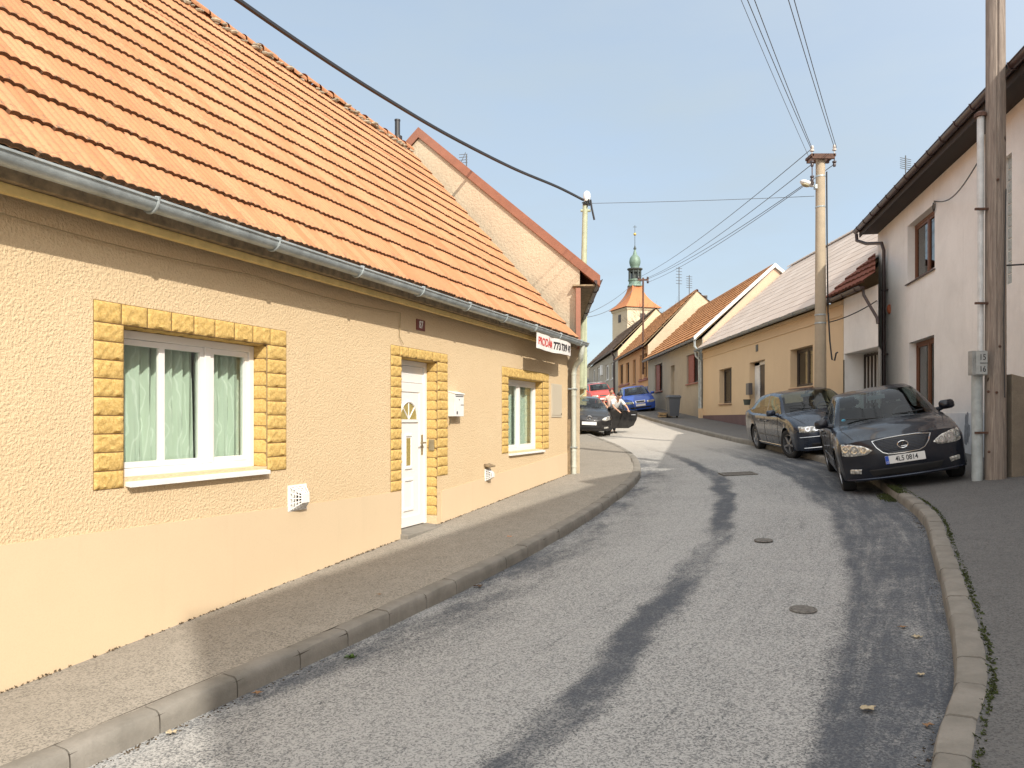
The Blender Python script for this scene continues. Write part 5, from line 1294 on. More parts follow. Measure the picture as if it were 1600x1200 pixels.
# cable conduit beside the pole
cx_, cy_ = 6.60, 10.85; zt = fz(181, 10.85)
cc = thing('cable_conduit', (cx_, cy_, surf(cx_, cy_)), 'white vertical cable pipe with small cap beside the wooden pole', 'pipe')
M_wpipe = simple('white_pipe', (.60, .62, .62), .5, nscale=5, namt=.15)
mb = MB(); zb2 = fz(588, 10.85); mb.lathe([(.038, zb2), (.038, 2.9), (.042, 2.9), (.042, 2.96), (.046, 3.0), (.046, zt)], (cx_+.02, cy_, 0), 14); mb.build('pipe', M_wpipe, cc, smooth=40)
mb = MB(); mb.lathe([(.070, surf(cx_, cy_)-.1), (.070, zb2+.02), (.05, zb2+.03)], (cx_-.03, cy_, 0), 16); mb.build('lower_pipe', simple('grey_pipe', (.40, .44, .44), .55, nscale=5, namt=.18), cc, smooth=40)
mb = MB(); mb.lathe([(.05, zt-.02), (.085, zt-.02), (.08, zt+.03), (.04, zt+.06), (0, zt+.065)], (cx_+.02, cy_, 0), 14); mb.build('cap', M_rust, cc, smooth=40)
mb = MB()
for z in (2.95, fz(475, 10.85), fz(676, 10.85)): mb.box(cx_-.10, WX-.05, cy_-.09, cy_-.055, z-.015, z+.015)
mb.build('clamp', M_rust, cc)
# junction box
x0, x1 = (1519-800)/1200*10.68, (1543-800)/1200*10.68; z0, z1 = fz(586, 10.68), fz(548, 10.68)
jb = thing('junction_box', ((x0+x1)/2, 10.68, z0), 'grey metal junction box marked 15 over 16 on the white pipe', 'junction box')
mb = MB(); mb.box(x0, x1, 10.68, 10.78, z0, z1); mb.build('box', simple('grey_box_paint', (.30, .31, .30), .5, nscale=9, namt=.2), jb, bevel=.006)
mb = MB(); mb.box(x0+.05, x1-.005, 10.67, 10.68, z0+.012, z1-.012); mb.build('door', simple('grey_box_door', (.40, .42, .41), .5, nscale=9, namt=.15), jb, bevel=.004)
for tx, zz in (('15', .265), ('16', .10)): text_mb(tx, .115, face_matrix((x0+.14, 10.668, z0+zz-.02), (1, 0, 0), (0, 0, 1)), sx=.85).build('number', M_blackt, jb, fixn=False)
mb = MB(); mb.box(x0+.10, x0+.21, 10.666, 10.669, z0+.162, z0+.171); mb.build('stroke', M_blackt, jb)
# cable from the pole to the right
wire('service_cable', cat((WX+.1, WY, fz(415, 10.8)), (WX+2.2, WY-2, fz(350, 9.4)), .12), .012, 'black cable leaving the wooden pole to the right', None, M_cable)
# wire anchored across to the gateway house
wire('service_cable', cat((PX+.17, PY-.1, 2.36), (8.45, 17.78, fz(470, 17.8)), .06), .014, 'dark cable from the concrete pole to the gateway building', None, M_cable)
# ================================================================ cars
def paint(name, c, metal=.35, rough=.28, dust=.25):
    m, nt, b = newmat(name); v = coords(nt); b.inputs['Metallic'].default_value = metal; b.inputs['Coat Weight'].default_value = .45; b.inputs['Specular IOR Level'].default_value = .25; b.inputs['Coat Roughness'].default_value = .04
    d = ramp(nt, noise(nt, v, 3.2, 7, .7, .3), [(.35, 0.), (.8, 1.)])
    nt.links.new(mix(nt, math_(nt, 'MULTIPLY', d, dust), c, (.22, .20, .18)), b.inputs['Base Color'])
    nt.links.new(math_(nt, 'ADD', math_(nt, 'MULTIPLY', d, .25), rough), b.inputs['Roughness']); return m
M_pnavy = paint('dark_navy_paint', (.007, .009, .016), .05, .25, .05)
M_pgrey = paint('dark_grey_blue_paint', (.030, .040, .062), .55, .22, .06)
M_pblue = paint('blue_paint', (.03, .09, .42), .25, .3, .08)
M_pred = paint('red_paint', (.55, .07, .05), .1, .35, .1)
M_pblack = paint('black_paint', (.012, .012, .013), .1, .25, .12)
M_cglass = glassmat('car_glass', (.50, .58, .58), .04)
M_tyre = simple('tyre_rubber', (.018, .018, .019), .85)
M_rim = simple('alloy_rim', (.34, .34, .35), .35, .7, nscale=20, namt=.3)
M_int = simple('car_interior', (.035, .037, .045), .8)
M_chrome = simple('chrome_trim', (.62, .62, .62), .12, 1)
M_trim = simple('black_trim', (.012, .012, .013), .5)
M_lamp = None
def lampmat():
    m, nt, b = newmat('headlamp_glass'); v = coords(nt); vo = N(nt, 'ShaderNodeTexVoronoi'); vo.inputs['Scale'].default_value = 26; nt.links.new(v, vo.inputs['Vector'])
    c = ramp(nt, vo.outputs['Distance'], [(.15, (.80, .80, .76)), (.5, (.45, .44, .40)), (.85, (.20, .19, .17))]); nt.links.new(c, b.inputs['Base Color'])
    b.inputs['Roughness'].default_value = .22; b.inputs['Metallic'].default_value = .45; b.inputs['Coat Weight'].default_value = 1; b.inputs['Coat Roughness'].default_value = .02; return m
M_lamp = lampmat()
M_plate = simple('number_plate_white', (.72, .72, .70), .4)
M_blueb = simple('plate_blue', (.02, .08, .45), .4)
def mono(P, segs):
    """monotone cubic through a list of tuples; returns dense list and segment index for every interval"""
    n = len(P); K = len(P[0]); D = [[P[i+1][k]-P[i][k] for k in range(K)] for i in range(n-1)]
    M = []
    for i in range(n):
        r = []
        for k in range(K):
            if i == 0: r.append(D[0][k])
            elif i == n-1: r.append(D[-1][k])
            else:
                a, b = D[i-1][k], D[i][k]; r.append(0 if a*b <= 0 else 2*a*b/(a+b) if abs(a+b) > 1e-9 else 0)
        M.append(r)
    out = []; idx = []
    for i in range(n-1):
        for s in range(segs[i]):
            t = s/segs[i]; h = (2*t**3-3*t*t+1, t**3-2*t*t+t, -2*t**3+3*t*t, t**3-t*t)
            out.append(tuple(h[0]*P[i][k]+h[1]*M[i][k]+h[2]*P[i+1][k]+h[3]*M[i+1][k] for k in range(K))); idx.append(i)
    out.append(tuple(P[-1])); return out, idx
def make_car(name, label, mat, p, group='cars parked along the street'):
    L, W, H, wb, fo, r = p['L'], p['W'], p['H'], p['wb'], p['fo'], p['r']
    w_ = W/2; yN = L/2; yf = yN-fo; yr = yf-wb; q = p.get('q', 1)
    zc, zn, bl, zd = p['cowl_z'], p['nose_z'], p['belt'], p['deck_z']
    yC, yH, yR, yD = p['cowl'], p['header'], p['rheader'], p['deck']
    yM, yB, yS = p['mirror'], p['bpillar'], p['sidend']
    root = thing(name, (0, 0, 0), label, 'car', group)
    rw = p.get('roofw', .66); bulge = p.get('bulge', .26); rb = p.get('rbulge', .16)
    y0, y9 = yN-bulge, -L/2+rb
    def low(k, tuck=1.0, lift=0):
        return [(.80*w_*tuck, .20+lift), (.955*w_*tuck, .215+lift), (.985*w_*tuck, .36), (1.0*w_*tuck, .60)]
    def deckcol(y, h, tk=1.0, crown=.02, ends=None, lift=0, ys=None):
        lo = [(x, y, z) for x, z in low(0, tk, lift)]
        up = [(.955*w_*tk, y, h-.075), (.88*w_*tk, y, h-.022), (.68*w_*tk, y, h+.002), (.46*w_*tk, y, h+crown*.6), (.23*w_*tk, y, h+crown*.9), (0, y, h+crown)]
        if lo[3][2] > up[0][2]-.05: lo[3] = (lo[3][0], y, up[0][2]-.06)
        if ys: up = [(a, y+d, c) for (a, b, c), d in zip(up, ys)]
        return lo+up
    fcurve = lambda x: bulge*(1-(abs(x)/(.955*w_))**p.get('fpow', 3.0))
    rcurve = lambda x: -rb*(1-(abs(x)/(.955*w_))**3.5)
    X6 = [.955*w_*.95, .88*w_*.95, .68*w_*.95, .46*w_*.95, .23*w_*.95, 0]
    hs = p.get('hoodset', .10)
    c0 = deckcol(y0, zn, .95, .015, ys=[max(0, fcurve(x)-hs*(1-(x/w_)**2)) for x in X6])
    hood = lambda t: lerp(zn, zc, t)+p.get('hoodarch', .035)*math.sin(math.pi*t)
    cols = [c0]
    yy = [lerp(y0, yC, t) for t in (.10, .33, .58, .82)]
    for t, y in zip((.14, .38, .62, .84), yy): cols.append(deckcol(y, hood(t), lerp(.985, 1, min(1, t*2)), .025, ys=[0, 0, .03*(1-t), .06*(1-t), .08*(1-t), .09*(1-t)]))
    iC = len(cols)
    cols.append([(x, yC, z) for x, z in low(0)]+[(.965*w_, yC, bl-.055), (.90*w_, yC, zc-.004), (.87*w_, yC, zc+.006), (.80*w_, yC+.03, zc+.012), (.42*w_, yC+.10, zc+.025), (0, yC+.13, zc+.03)])
    def top(y, z, t=1, ys=(0, 0, 0, 0), wz=0): return [((rw+.055)*w_, y+ys[0], z-.075), ((rw-.01)*w_, y+ys[1], z-.03), (.34*w_, y+ys[2], z-.006), (0, y+ys[3], z)]
    lowb = lambda y: [(x, y, z) for x, z in low(0)]+[(.97*w_, y, bl-.055)]
    cols.append(lowb(lerp(yC, yH, .5))+[(.905*w_, yM, bl)]+top(yH, H-.045, ys=(0, 0, .035, .05)))
    cols.append(lowb(yB+.045)+[(.905*w_, yB+.045, bl)]+top(yB+.03, H-.004)); iB = len(cols)-1
    cols.append(lowb(yB-.045)+[(.905*w_, yB-.045, bl)]+top(yB-.06, H))
    cols.append(lowb(lerp(yB, yS, .6))+[(.90*w_, yS, bl+.005)]+top(yR, H-.06+p.get('rdrop', .0), ys=(0, 0, -.03, -.04))); iR = len(cols)-1
    cols.append([(x, yD, z) for x, z in low(0)]+[(.96*w_, yD, zd-.075), (.87*w_, yD, zd-.01), (.80*w_, yD, zd), (.74*w_, yD-.02, zd+.006), (.40*w_, yD-.06, zd+.012), (0, yD-.08, zd+.014)]); iD = len(cols)-1
    for t in (.35, .7): cols.append(deckcol(lerp(yD, y9, t), zd-.01*t, lerp(1, .975, t), .014))
    cols.append(deckcol(y9, zd-.03, .95, .008, ys=[min(0, rcurve(x)+.02) for x in X6]))
    nc = len(cols)
    seg_i = []
    for i in range(nc-1):
        d = max(.02, abs(cols[i][2][1]-cols[i+1][2][1])); seg_i.append(max(2, int(d/.05*q)))
    seg_j = [1, 2, 4, 3, 2, 6 if q >= 1 else 3, 2, 4, 3]
    # densify along i for each row, then along j
    dense = [mono([c[j] for c in cols], seg_i) for j in range(10)]
    ci = dense[0][1]; ni = len(dense[0][0])
    G = []; cj = None
    for i in range(ni):
        line, cj = mono([dense[j][0][i] for j in range(10)], seg_j); G.append([list(pt) for pt in line])
    nj = len(G[0])
    # wheel arches: push the skin out to a circle
    Ra = r+.055; cut = [[False]*nj for _ in range(ni)]
    for i in range(ni):
        for j in range(nj):
            x, y, z = G[i][j]
            if j > 11 or x < .5*w_: continue
            for ya in (yf, yr):
                dy, dz = y-ya, z-(r+.0)
                d = math.hypot(dy, dz)
                if d < Ra:
                    cut[i][j] = True
                    if d < 1e-4: dz = .01; d = .01
                    G[i][j][1] = ya+dy/d*Ra; G[i][j][2] = r+dz/d*Ra; G[i][j][0] = max(x, .97*w_)+.006
    body = MB(); glass = {}
    def cell(i, j):
        a, b = ci[i], cj[j]
        if b == 5:
            if a == iC: return ('side_window', 0)
            if a == iC+1: return ('side_window', 0)
            if iB < a < iR: return ('side_window', 1)
            if a == iR-1+0 and False: return None
            if a == iR and p.get('quarter'): return ('side_window', 2)
        if b in (7, 8):
            if a == iC: return ('windscreen', 0)
            if a == iR: return ('rear_window', 0)
        return None
    for sx in (1, -1):
        base = len(body.v); body.v += [Vector((sx*a, b, c)) for row in G for a, b, c in row]
        for i in range(ni-1):
            for j in range(nj-1):
                c4 = [(i, j), (i+1, j), (i+1, j+1), (i, j+1)]
                if all(cut[a][b] for a, b in c4): continue
                k = cell(i, j)
                if k:
                    nm, z = k; key = (nm, z, sx if nm == 'side_window' else 0)
                    g_ = glass.setdefault(key, MB()); g_.add([Vector((sx*G[a][b][0], G[a][b][1], G[a][b][2])) for a, b in c4], [(0, 1, 2, 3)])
                else: body.f.append(tuple(base+a*nj+b for a, b in (c4 if sx > 0 else c4[::-1]))); body.m.append(0)
    # front and rear caps
    jt = [k for k in range(nj) if cj[min(k, nj-2)] >= 4 or k == nj-1]
    j4 = sum(seg_j[:4])
    def cap(i, curve, hset, crv):
        rows = []
        for k in range(0, j4+1):
            sx0, sy0, sz0 = G[i][k]; row = []
            for m in range(j4, nj):
                tx, ty, tz = G[i][m]; X = sx0*(tx/G[i][j4][0])
                t = k/j4
                z = lerp(G[i][k][2], G[i][k][2]+(tz-G[i][j4][2]), t**4)
                bump_ = crv(X); lvl = (sz0-.2)/max(.1, (G[i][j4][2]-.2))
                y_low = sy0+bump_*(1-.18*max(0, .35-lvl)/.35)
                y_ = lerp(y_low, ty, max(0, (t-.55)/.45)**1.6)
                row.append((X, y_, z))
            rows.append(row)
        for sx in (1, -1): body.grid([[(sx*a, b, c) for a, b, c in rw_] for rw_ in rows])
    cap(0, None, hs, lambda x: max(0, fcurve(x))); cap(ni-1, None, 0, lambda x: min(0, rcurve(x)))
    bo = body.build('body', mat, root, smooth=38)
    dg = BVHTree.FromPolygons([v.co for v in bo.data.vertices], [tuple(f.vertices) for f in bo.data.polygons])
    for (nm, z, sx), g_ in glass.items(): g_.build(nm, p.get('glass', M_cglass), root, smooth=60)
    # underbody, arches
    mb = MB(); mb.box(-.80*w_, .80*w_, -L/2+.2, yN-.22, .19, .26)
    mb.box(-.62*w_, .62*w_, -L/2+.25, yC+.1, .26, .42)
    for ya in (yf, yr):
        for sx in (1, -1):
            arc = [(ya+(Ra+.004)*math.cos(t*math.pi/14), r+(Ra+.004)*math.sin(t*math.pi/14)) for t in range(-1, 16)]
            mb.grid([[(sx*x, a, b) for a, b in arc] for x in (.985*w_, .58*w_)]); mb.add([(sx*.58*w_, a, b) for a, b in arc], [tuple(range(len(arc)))])
    mb.build('underbody', M_trim, root)
    # wheels
    wheel_w = .2
    for ya, st in ((yf, p.get('steer', 0)), (yr, 0)):
        for sx in (1, -1):
            Mw = Matrix.Translation((sx*(w_-.115), ya, r)) @ Matrix.Rotation(st, 4, 'Z') @ Matrix.Rotation(sx*math.pi/2, 4, 'Y')
            mb = MB(); mb.lathe([(r*.66, -.09), (r*.9, -.10), (r*.98, -.085), (r, -.06), (r, .06), (r*.98, .085), (r*.90, .10), (r*.70, .092), (r*.655, .08)], n=36, M=Mw)
            ty = mb.build('wheel', M_tyre, root, smooth=40)
            mb = MB(); mb.lathe([(r*.665, .085), (r*.64, .088), (r*.62, .06), (r*.60, .0)], n=32, M=Mw)
            ns = p.get('spokes', 7)
            for k in range(ns):
                a = 2*math.pi*k/ns; Mk = Mw @ Matrix.Rotation(a, 4, 'Z')
                mb.hexa([Mk @ Vector(v_) for v_ in ((.03, -.032, .06), (r*.62, -.022, .045), (r*.62, .022, .045), (.03, .032, .06), (.03, -.026, .085), (r*.62, -.018, .075), (r*.62, .018, .075), (.03, .026, .085))])
            mb.lathe([(.055, .04), (.055, .085), (.045, .093), (0, .095)], n=16, M=Mw); mb.build('rim', M_rim, ty, smooth=40)
            mb = MB(); mb.lathe([(r*.6, .0), (0, .0)], n=20, M=Mw); mb.build('brake_disc', M_trim, ty)
    # projected details
    def proj(axis, a, b):
        if axis == 'F': o_, d_ = Vector((a, yN+1, b)), Vector((0, -1, 0))
        elif axis == 'R': o_, d_ = Vector((2, a, b)), Vector((-1, 0, 0))
        elif axis == 'Lf': o_, d_ = Vector((-2, a, b)), Vector((1, 0, 0))
        elif axis == 'B': o_, d_ = Vector((a, -yN-1, b)), Vector((0, 1, 0))
        else: o_, d_ = Vector((a, b, 3)), Vector((0, 0, -1))
        loc, nn, _, _ = dg.ray_cast(o_, d_)
        if loc is None: return None
        if nn.dot(d_) > 0: nn = -nn
        return loc, nn
    def decal(axis, tops, bots, mat_, nm, off=.006, n=14, m=6, parent=root, smooth=60, edge=True):
        rows = []; T = [mono(tops, [n]*(len(tops)-1))[0], mono(bots, [n]*(len(bots)-1))[0]]
        last = None
        for j in range(m+1):
            row = []
            for i in range(len(T[0])):
                a = lerp(T[0][i][0], T[1][i][0], j/m); b = lerp(T[0][i][1], T[1][i][1], j/m); h = proj(axis, a, b)
                if h is None: h = last
                if h is None: return None
                last = h
                e = off if not edge or (0 < j < m and 0 < i < len(T[0])-1) else -.004
                row.append(h[0]+h[1]*e)
            rows.append(row)
        mb = MB(); mb.grid(rows); return mb.build(nm, mat_, parent, smooth=smooth)
    # shut lines
    seams = []
    def seam(axis, pts, wd=.005, nm='seam'):
        P = []
        for (a, b), (c, d) in zip(pts, pts[1:]):
            k = max(2, int(math.hypot(a-c, b-d)/.05))
            for s in range(k):
                h = proj(axis, lerp(a, c, s/k), lerp(b, d, s/k))
                if h: P.append(h[0]+h[1]*.0005)
        if len(P) > 2: mbS.tube(P, wd, 4, cap=False)
    mbS = MB()
    zs = .30
    for ax in ('R', 'Lf'):
        seam(ax, [(yC-.18, zs), (yC-.12, bl-.10), (yC-.14, bl-.01)]); seam(ax, [(yB, zs), (yB, bl-.01)]); seam(ax, [(yC-.18, zs), (yr+Ra+.05, zs)])
        if not p.get('coupe'): seam(ax, [(yr+Ra+.10, zs), (yr+Ra-.05, .62), (yS+.02, bl-.01)])
    for s_ in (1, -1): seam('T', [(s_*.80*w_, yC-.0), (s_*.82*w_, yC-.5*abs(yC-y0)*-1), (s_*.70*w_, y0+.05)][:3])
    if mbS.v: mbS.build('shut_lines', M_trim, bo, fixn=False)
    mb = MB()
    for ax in ('R', 'Lf'):
        for yh in ((yB+.22,) if p.get('coupe') else (yB+.20, yr+Ra+.28)):
            h = proj(ax, yh, bl-.14)
            if h:
                s_ = 1 if ax == 'R' else -1; c_ = h[0]; mb2 = MB(); mb2.box(-.02*0+c_.x-(.0 if s_ > 0 else .03), c_.x+(.03 if s_ > 0 else 0), yh-.10, yh+.10, bl-.155, bl-.13); mb2.build('door_handle', p.get('handle', mat), root, bevel=.006)
    # mirrors
    for s_ in (1, -1):
        mb = MB(); c_ = Vector((s_*(w_+.07), yM-.02 if p.get('mback') else yC-.27, bl+.06))
        mb.ball(c_, (.125, .08, .085), 14, 10); mb.v = [Vector((c_.x+max(-.105, min(.105, v.x-c_.x)), v.y, c_.z+max(-.065, min(.07, v.z-c_.z)))) for v in mb.v]; mb.v = [Vector((v.x, max(v.y, c_.y-.03), v.z)) for v in mb.v]
        mb.tube([c_+Vector((-s_*.06, 0, -.04)), Vector((s_*.88*w_, c_.y+.01, bl-.005))], [.03, .045], 8); mb.build('mirror', mat, root, smooth=50)
    # cabin
    mb = MB(); mb.box(-.86*w_, .86*w_, yD+.05, yC+.0, .3, .42); mb.build('cabin_floor', M_int, root)
    def seat(x, y):
        mb = MB(); mb.box(x-.24, x+.24, y-.05, y+.42, .45, .60); mb.hexa([Vector(v_) for v_ in ((x-.24, y-.16, .55), (x+.24, y-.16, .55), (x+.24, y-.02, .55), (x-.24, y-.02, .55), (x-.20, y-.32, 1.10), (x+.20, y-.32, 1.10), (x+.20, y-.22, 1.10), (x-.20, y-.22, 1.10))])
        st = mb.build('seat', M_int, root, bevel=.03); m2 = MB(); m2.box(x-.13, x+.13, y-.35, y-.26, 1.13, 1.30); m2.box(x-.06, x+.06, y-.32, y-.29, 1.05, 1.15); m2.build('headrest', M_int, st, bevel=.02)
    if p.get('cabin', True):
        for x in (-.36, .36): seat(x, yB-.02)
        mb = MB(); ys_ = max(yD+.55, yS+.35)
        mb.box(-.66*w_, .66*w_, ys_-.1, ys_+.35, .42, .58); mb.hexa([Vector(v_) for v_ in ((-.66*w_, ys_-.15, .5), (.66*w_, ys_-.15, .5), (.66*w_, ys_, .5), (-.66*w_, ys_, .5), (-.6*w_, ys_-.30, bl+.08), (.6*w_, ys_-.30, bl+.08), (.6*w_, ys_-.2, bl+.08), (-.6*w_, ys_-.2, bl+.08))]); mb.build('rear_seat', M_int, root, bevel=.03)
        mb = MB(); mb.hexa([Vector(v_) for v_ in ((-.80*w_, yC-.42, .62), (.80*w_, yC-.42, .62), (.80*w_, yC+.05, .62), (-.80*w_, yC+.05, .62), (-.80*w_, yC-.36, zc-.03), (.80*w_, yC-.36, zc-.03), (.78*w_, yC+.03, zc-.03), (-.78*w_, yC+.03, zc-.03))]); mb.build('dashboard', M_int, root, bevel=.03)
        mb = MB(); Ms = Matrix.Translation((-.36, yC-.52, zc-.02)) @ Matrix.Rotation(R(-62), 4, 'X')
        mb.tube([Ms @ Vector((.175*math.cos(t*math.pi/12), .175*math.sin(t*math.pi/12), 0)) for t in range(25)], .015, 6, cap=False); mb.box(-.16, .16, -.02, .02, -.02, .0, Ms); mb.build('steering_wheel', M_int, root, smooth=50)
    mb = MB(); ym, zm = lerp(yC, yH, .80), lerp(zc, H, .80)-.05
    mb.box(-.13, .13, ym-.06, ym-.035, zm-.035, zm+.035); mb.tube([(0, ym-.05, zm), (0, ym-.02, zm+.10)], .01, 6); mb.build('rear_view_mirror', simple('mirror_back', (.25, .28, .29), .4) if False else M_mirb, root, bevel=.01)
    # wipers
    mb = MB()
    for x0_, x1_ in ((-.62*w_, .05*w_), (.0*w_, .66*w_)):
        P = []
        for t in range(8):
            s_ = t/7; x_ = lerp(x0_, x1_, s_); y_ = yC+.12*(1-(x_/w_)**2)-.06-.05*s_; hh = lerp(zc, H-.04, ((yC+.1)-y_)/(yC+.1-yH))
            P.append((x_, y_+.02, hh+.028))
        mb.tube(P, .008, 5)
    mb.build('wiper', M_trim, root)
    return root, proj, decal, dict(yN=yN, w=w_, yf=yf, yr=yr)
M_mirb = simple('mirror_back', (.22, .25, .26), .4)
def plate(root, decal, proj, zc_, txt, wpl=.52, h=.11, y=None, tilt=0):
    hh = proj('F', 0, zc_); y_ = (hh[0].y if hh else 0)+.012 if y is None else y
    mb = MB(); mb.box(-wpl/2, wpl/2, y_-.03, y_, zc_-h/2, zc_+h/2); pl = mb.build('number_plate', M_plate, root, bevel=.003)
    # facing +y: the viewer in front sees +x on the left
    if txt:
        mb = MB(); mb.box(wpl/2-.045, wpl/2+.001, y_-.001, y_+.0018, zc_-h/2, zc_+h/2); mb.build('blue_band', M_blueb, pl)
        t_ = text_mb(txt, .098, face_matrix((-.018, y_+.0022, zc_), (-1, 0, 0), (0, 0, 1)), sx=.80, ext=.0006, font_off=.0015); t_.build('registration', M_blackt, pl, fixn=False)
        text_mb('CZ', .034, face_matrix((wpl/2-.022, y_+.0026, zc_-.032), (-1, 0, 0), (0, 0, 1)), sx=.8, ext=.0004).build('country_code', M_plate, pl, fixn=False)
def put_car(root, front_c, head, lift=0, zs=1.0):
    """head = angle of the nose from -Y, positive turns the nose to -X; rests the four wheels on the street"""
    h = Vector((-math.sin(head), -math.cos(head))); L_ = root['_L']; wb = root['_wb']; fo = root['_fo']; wt = root['_w']-.12
    side = Vector((h.y, -h.x))        # local +x
    C = Vector(front_c)-h*(L_/2)
    def P(lx, ly): q = C+h*ly+side*lx; return Vector((q.x, q.y, surf(q.x, q.y)))
    yf, yr = L_/2-fo, L_/2-fo-wb
    fl, fr, rl, rr = P(-wt, yf), P(wt, yf), P(-wt, yr), P(wt, yr)
    X = ((fr-fl)+(rr-rl)).normalized(); Y = ((fl+fr)-(rl+rr)).normalized(); Z = X.cross(Y).normalized(); Y = Z.cross(X)
    M = Matrix((X, Y, Z)).transposed().to_4x4(); cen = (fl+fr+rl+rr)/4
    M.translation = cen-Y*((yf+yr)/2)+Z*(-.012+lift); root.matrix_world = M @ Matrix.Diagonal((1, 1, zs, 1))
    for k in ('_L', '_wb', '_fo', '_w'): del root[k]
def reg(root, p): root['_L'] = p['L']; root['_wb'] = p['wb']; root['_fo'] = p['fo']; root['_w'] = p['W']/2
def headlamp(decal, tops, bots, mat_=None, bulbs=(), proj=None, root=None, name='headlight'):
    for s_ in (1, -1):
        o = decal('F', [(s_*a, b) for a, b in tops], [(s_*a, b) for a, b in bots], mat_ or M_lamp, name, .010, 8, 6)
        for (bx, bz_, br) in bulbs:
            h = proj('F', s_*bx, bz_)
            mb = MB(); mb.lathe([(br, -.01), (br*1.02, .006), (br*.8, .008), (br*.3, -.002), (0, -.002)], n=14, M=Matrix.Translation(h[0]+h[1]*.007) @ h[1].to_track_quat('Z', 'Y').to_matrix().to_4x4()); mb.build('reflector', M_chrome, o, smooth=40)
# --- dark navy saloon, nearest
P1 = dict(L=4.40, W=1.72, H=1.41, wb=2.67, fo=.80, r=.315, cowl_z=.93, nose_z=.765, belt=.94, deck_z=.99, cowl=.98, header=.26, rheader=-1.02, deck=-1.55, mirror=.50, bpillar=-.28, sidend=-1.22, roofw=.655, bulge=.30, fpow=2.6, hoodset=.07, quarter=False, hoodarch=.045)
car, proj, decal, D = make_car('parked_car', 'dark navy saloon with registration 4L5 0814, nearest of the parked cars', M_pnavy, P1); reg(car, P1)
headlamp(decal, [(.40, .625), (.52, .70), (.68, .745), (.79, .755)], [(.40, .615), (.50, .565), (.70, .555), (.80, .575)], None, ((.51, .632, .048), (.63, .648, .066), (.74, .665, .05)), proj)
decal('F', [(-.37, .735), (-.18, .755), (.18, .755), (.37, .735)], [(-.24, .565), (-.16, .55), (.16, .55), (.24, .565)], M_trim, 'grille', .007)
mb = MB()
gp = [(-.385, .74), (-.34, .65), (-.27, .575), (-.20, .548), (0, .540), (.20, .548), (.27, .575), (.34, .65), (.385, .74), (.2, .76), (0, .765), (-.2, .76), (-.385, .74)]
PP = []
for (a, b), (c_, d) in zip(gp, gp[1:]):
    for k in range(5):
        h = proj('F', lerp(a, c_, k/5), lerp(b, d, k/5)); PP.append(h[0]+h[1]*.008)
PP.append(PP[0]); mb.tube(PP, .0085, 6, cap=False); mb.build('grille_surround', M_chrome, car, smooth=50)
mb = MB()
for k in range(9):
    z = .57+k*.020; hw_ = lerp(.25, .35, k/8); mb.tube([proj('F', lerp(-hw_, hw_, i/12), z)[0]+Vector((0, .010, 0)) for i in range(13)], .0028, 4)
mb.build('grille_bars', M_pgrey, car)
hc = proj('F', 0, .652)[0]+Vector((0, .018, 0))
mb = MB(); mb.tube([hc+Vector((.068*math.cos(t*math.pi/12), 0, .048*math.sin(t*math.pi/12))) for t in range(25)], .008, 6, cap=False)
mb.tube([hc+Vector((-.008, 0, .030)), hc+Vector((.026, 0, -.022)), hc+Vector((-.048, 0, -.022))], .0075, 6); mb.build('badge', M_chrome, car, smooth=50)
plate(car, decal, proj, .465, '4L5 0814')
decal('F', [(-.52, .36), (0, .37), (.52, .36)], [(-.45, .25), (0, .24), (.45, .25)], M_trim, 'lower_intake', .006)
for s_ in (1, -1):
    decal('F', [(s_*.575, .375), (s_*.73, .385)], [(s_*.585, .30), (s_*.735, .315)], M_lamp, 'fog_light', .010)
mb = MB(); mb.tube([proj('F', lerp(-.78, .78, i/30), .225)[0]+Vector((0, .004, 0)) for i in range(31)], .011, 6); mb.build('lip', M_pgrey, car)
mb = MB(); M_vig = simple('blue_sticker', (.05, .35, .55), .5)
mb.ball((.60, P1['cowl']-.105, 1.015), (.035, .008, .022), 10, 6); mb.build('windscreen_sticker', M_vig, car)
mb = MB(); mb.tube([(0, .52, 1.22), (0, .52, 1.14)], .003, 4); mb.ball((0, .52, 1.12), (.015, .008, .03), 8, 6); mb.build('air_freshener', M_mirb, car)
for s_ in (1, -1):
    ax = 'R' if s_ > 0 else 'Lf'; decal(ax, [(D['yr']+.45, .47), (D['yf']-.45, .46)], [(D['yr']+.45, .44), (D['yf']-.45, .43)], M_pgrey, 'door_moulding', .012, n=20, m=2)
put_car(car, (5.69, 10.98), R(18.5), zs=1.045)
# --- dark grey-blue saloon
P2 = dict(L=4.80, W=1.77, H=1.47, wb=2.80, fo=.92, r=.325, cowl_z=.98, nose_z=.74, belt=.96, deck_z=1.05, cowl=1.02, header=.38, rheader=-1.25, deck=-1.95, mirror=.58, bpillar=-.22, sidend=-1.52, roofw=.66, bulge=.26, fpow=3.0, hoodset=.10, steer=R(16), quarter=True, hoodarch=.05, spokes=5)
car, proj, decal, D = make_car('parked_car', 'dark grey-blue saloon with turned front wheels behind the navy saloon', M_pgrey, P2); reg(car, P2)
headlamp(decal, [(.36, .715), (.6, .735), (.80, .75)], [(.38, .60), (.6, .585), (.80, .60)], None, ((.48, .66, .05), (.64, .668, .055)), proj)
decal('F', [(-.30, .75), (0, .76), (.30, .75)], [(-.26, .60), (0, .585), (.26, .60)], M_trim, 'grille', .008)
mb = MB()
for k in range(17): x = lerp(-.27, .27, k/16); mb.tube([proj('F', x, z)[0]+Vector((0, .010, 0)) for z in (.60, .67, .745)], .004, 4)
mb.tube([proj('F', lerp(-.33, .33, i/12), .765)[0]+Vector((0, .006, 0)) for i in range(13)], .016, 6); mb.build('grille_bars', M_chrome, car)
plate(car, decal, proj, .475, '3S2 4410' if False else '')
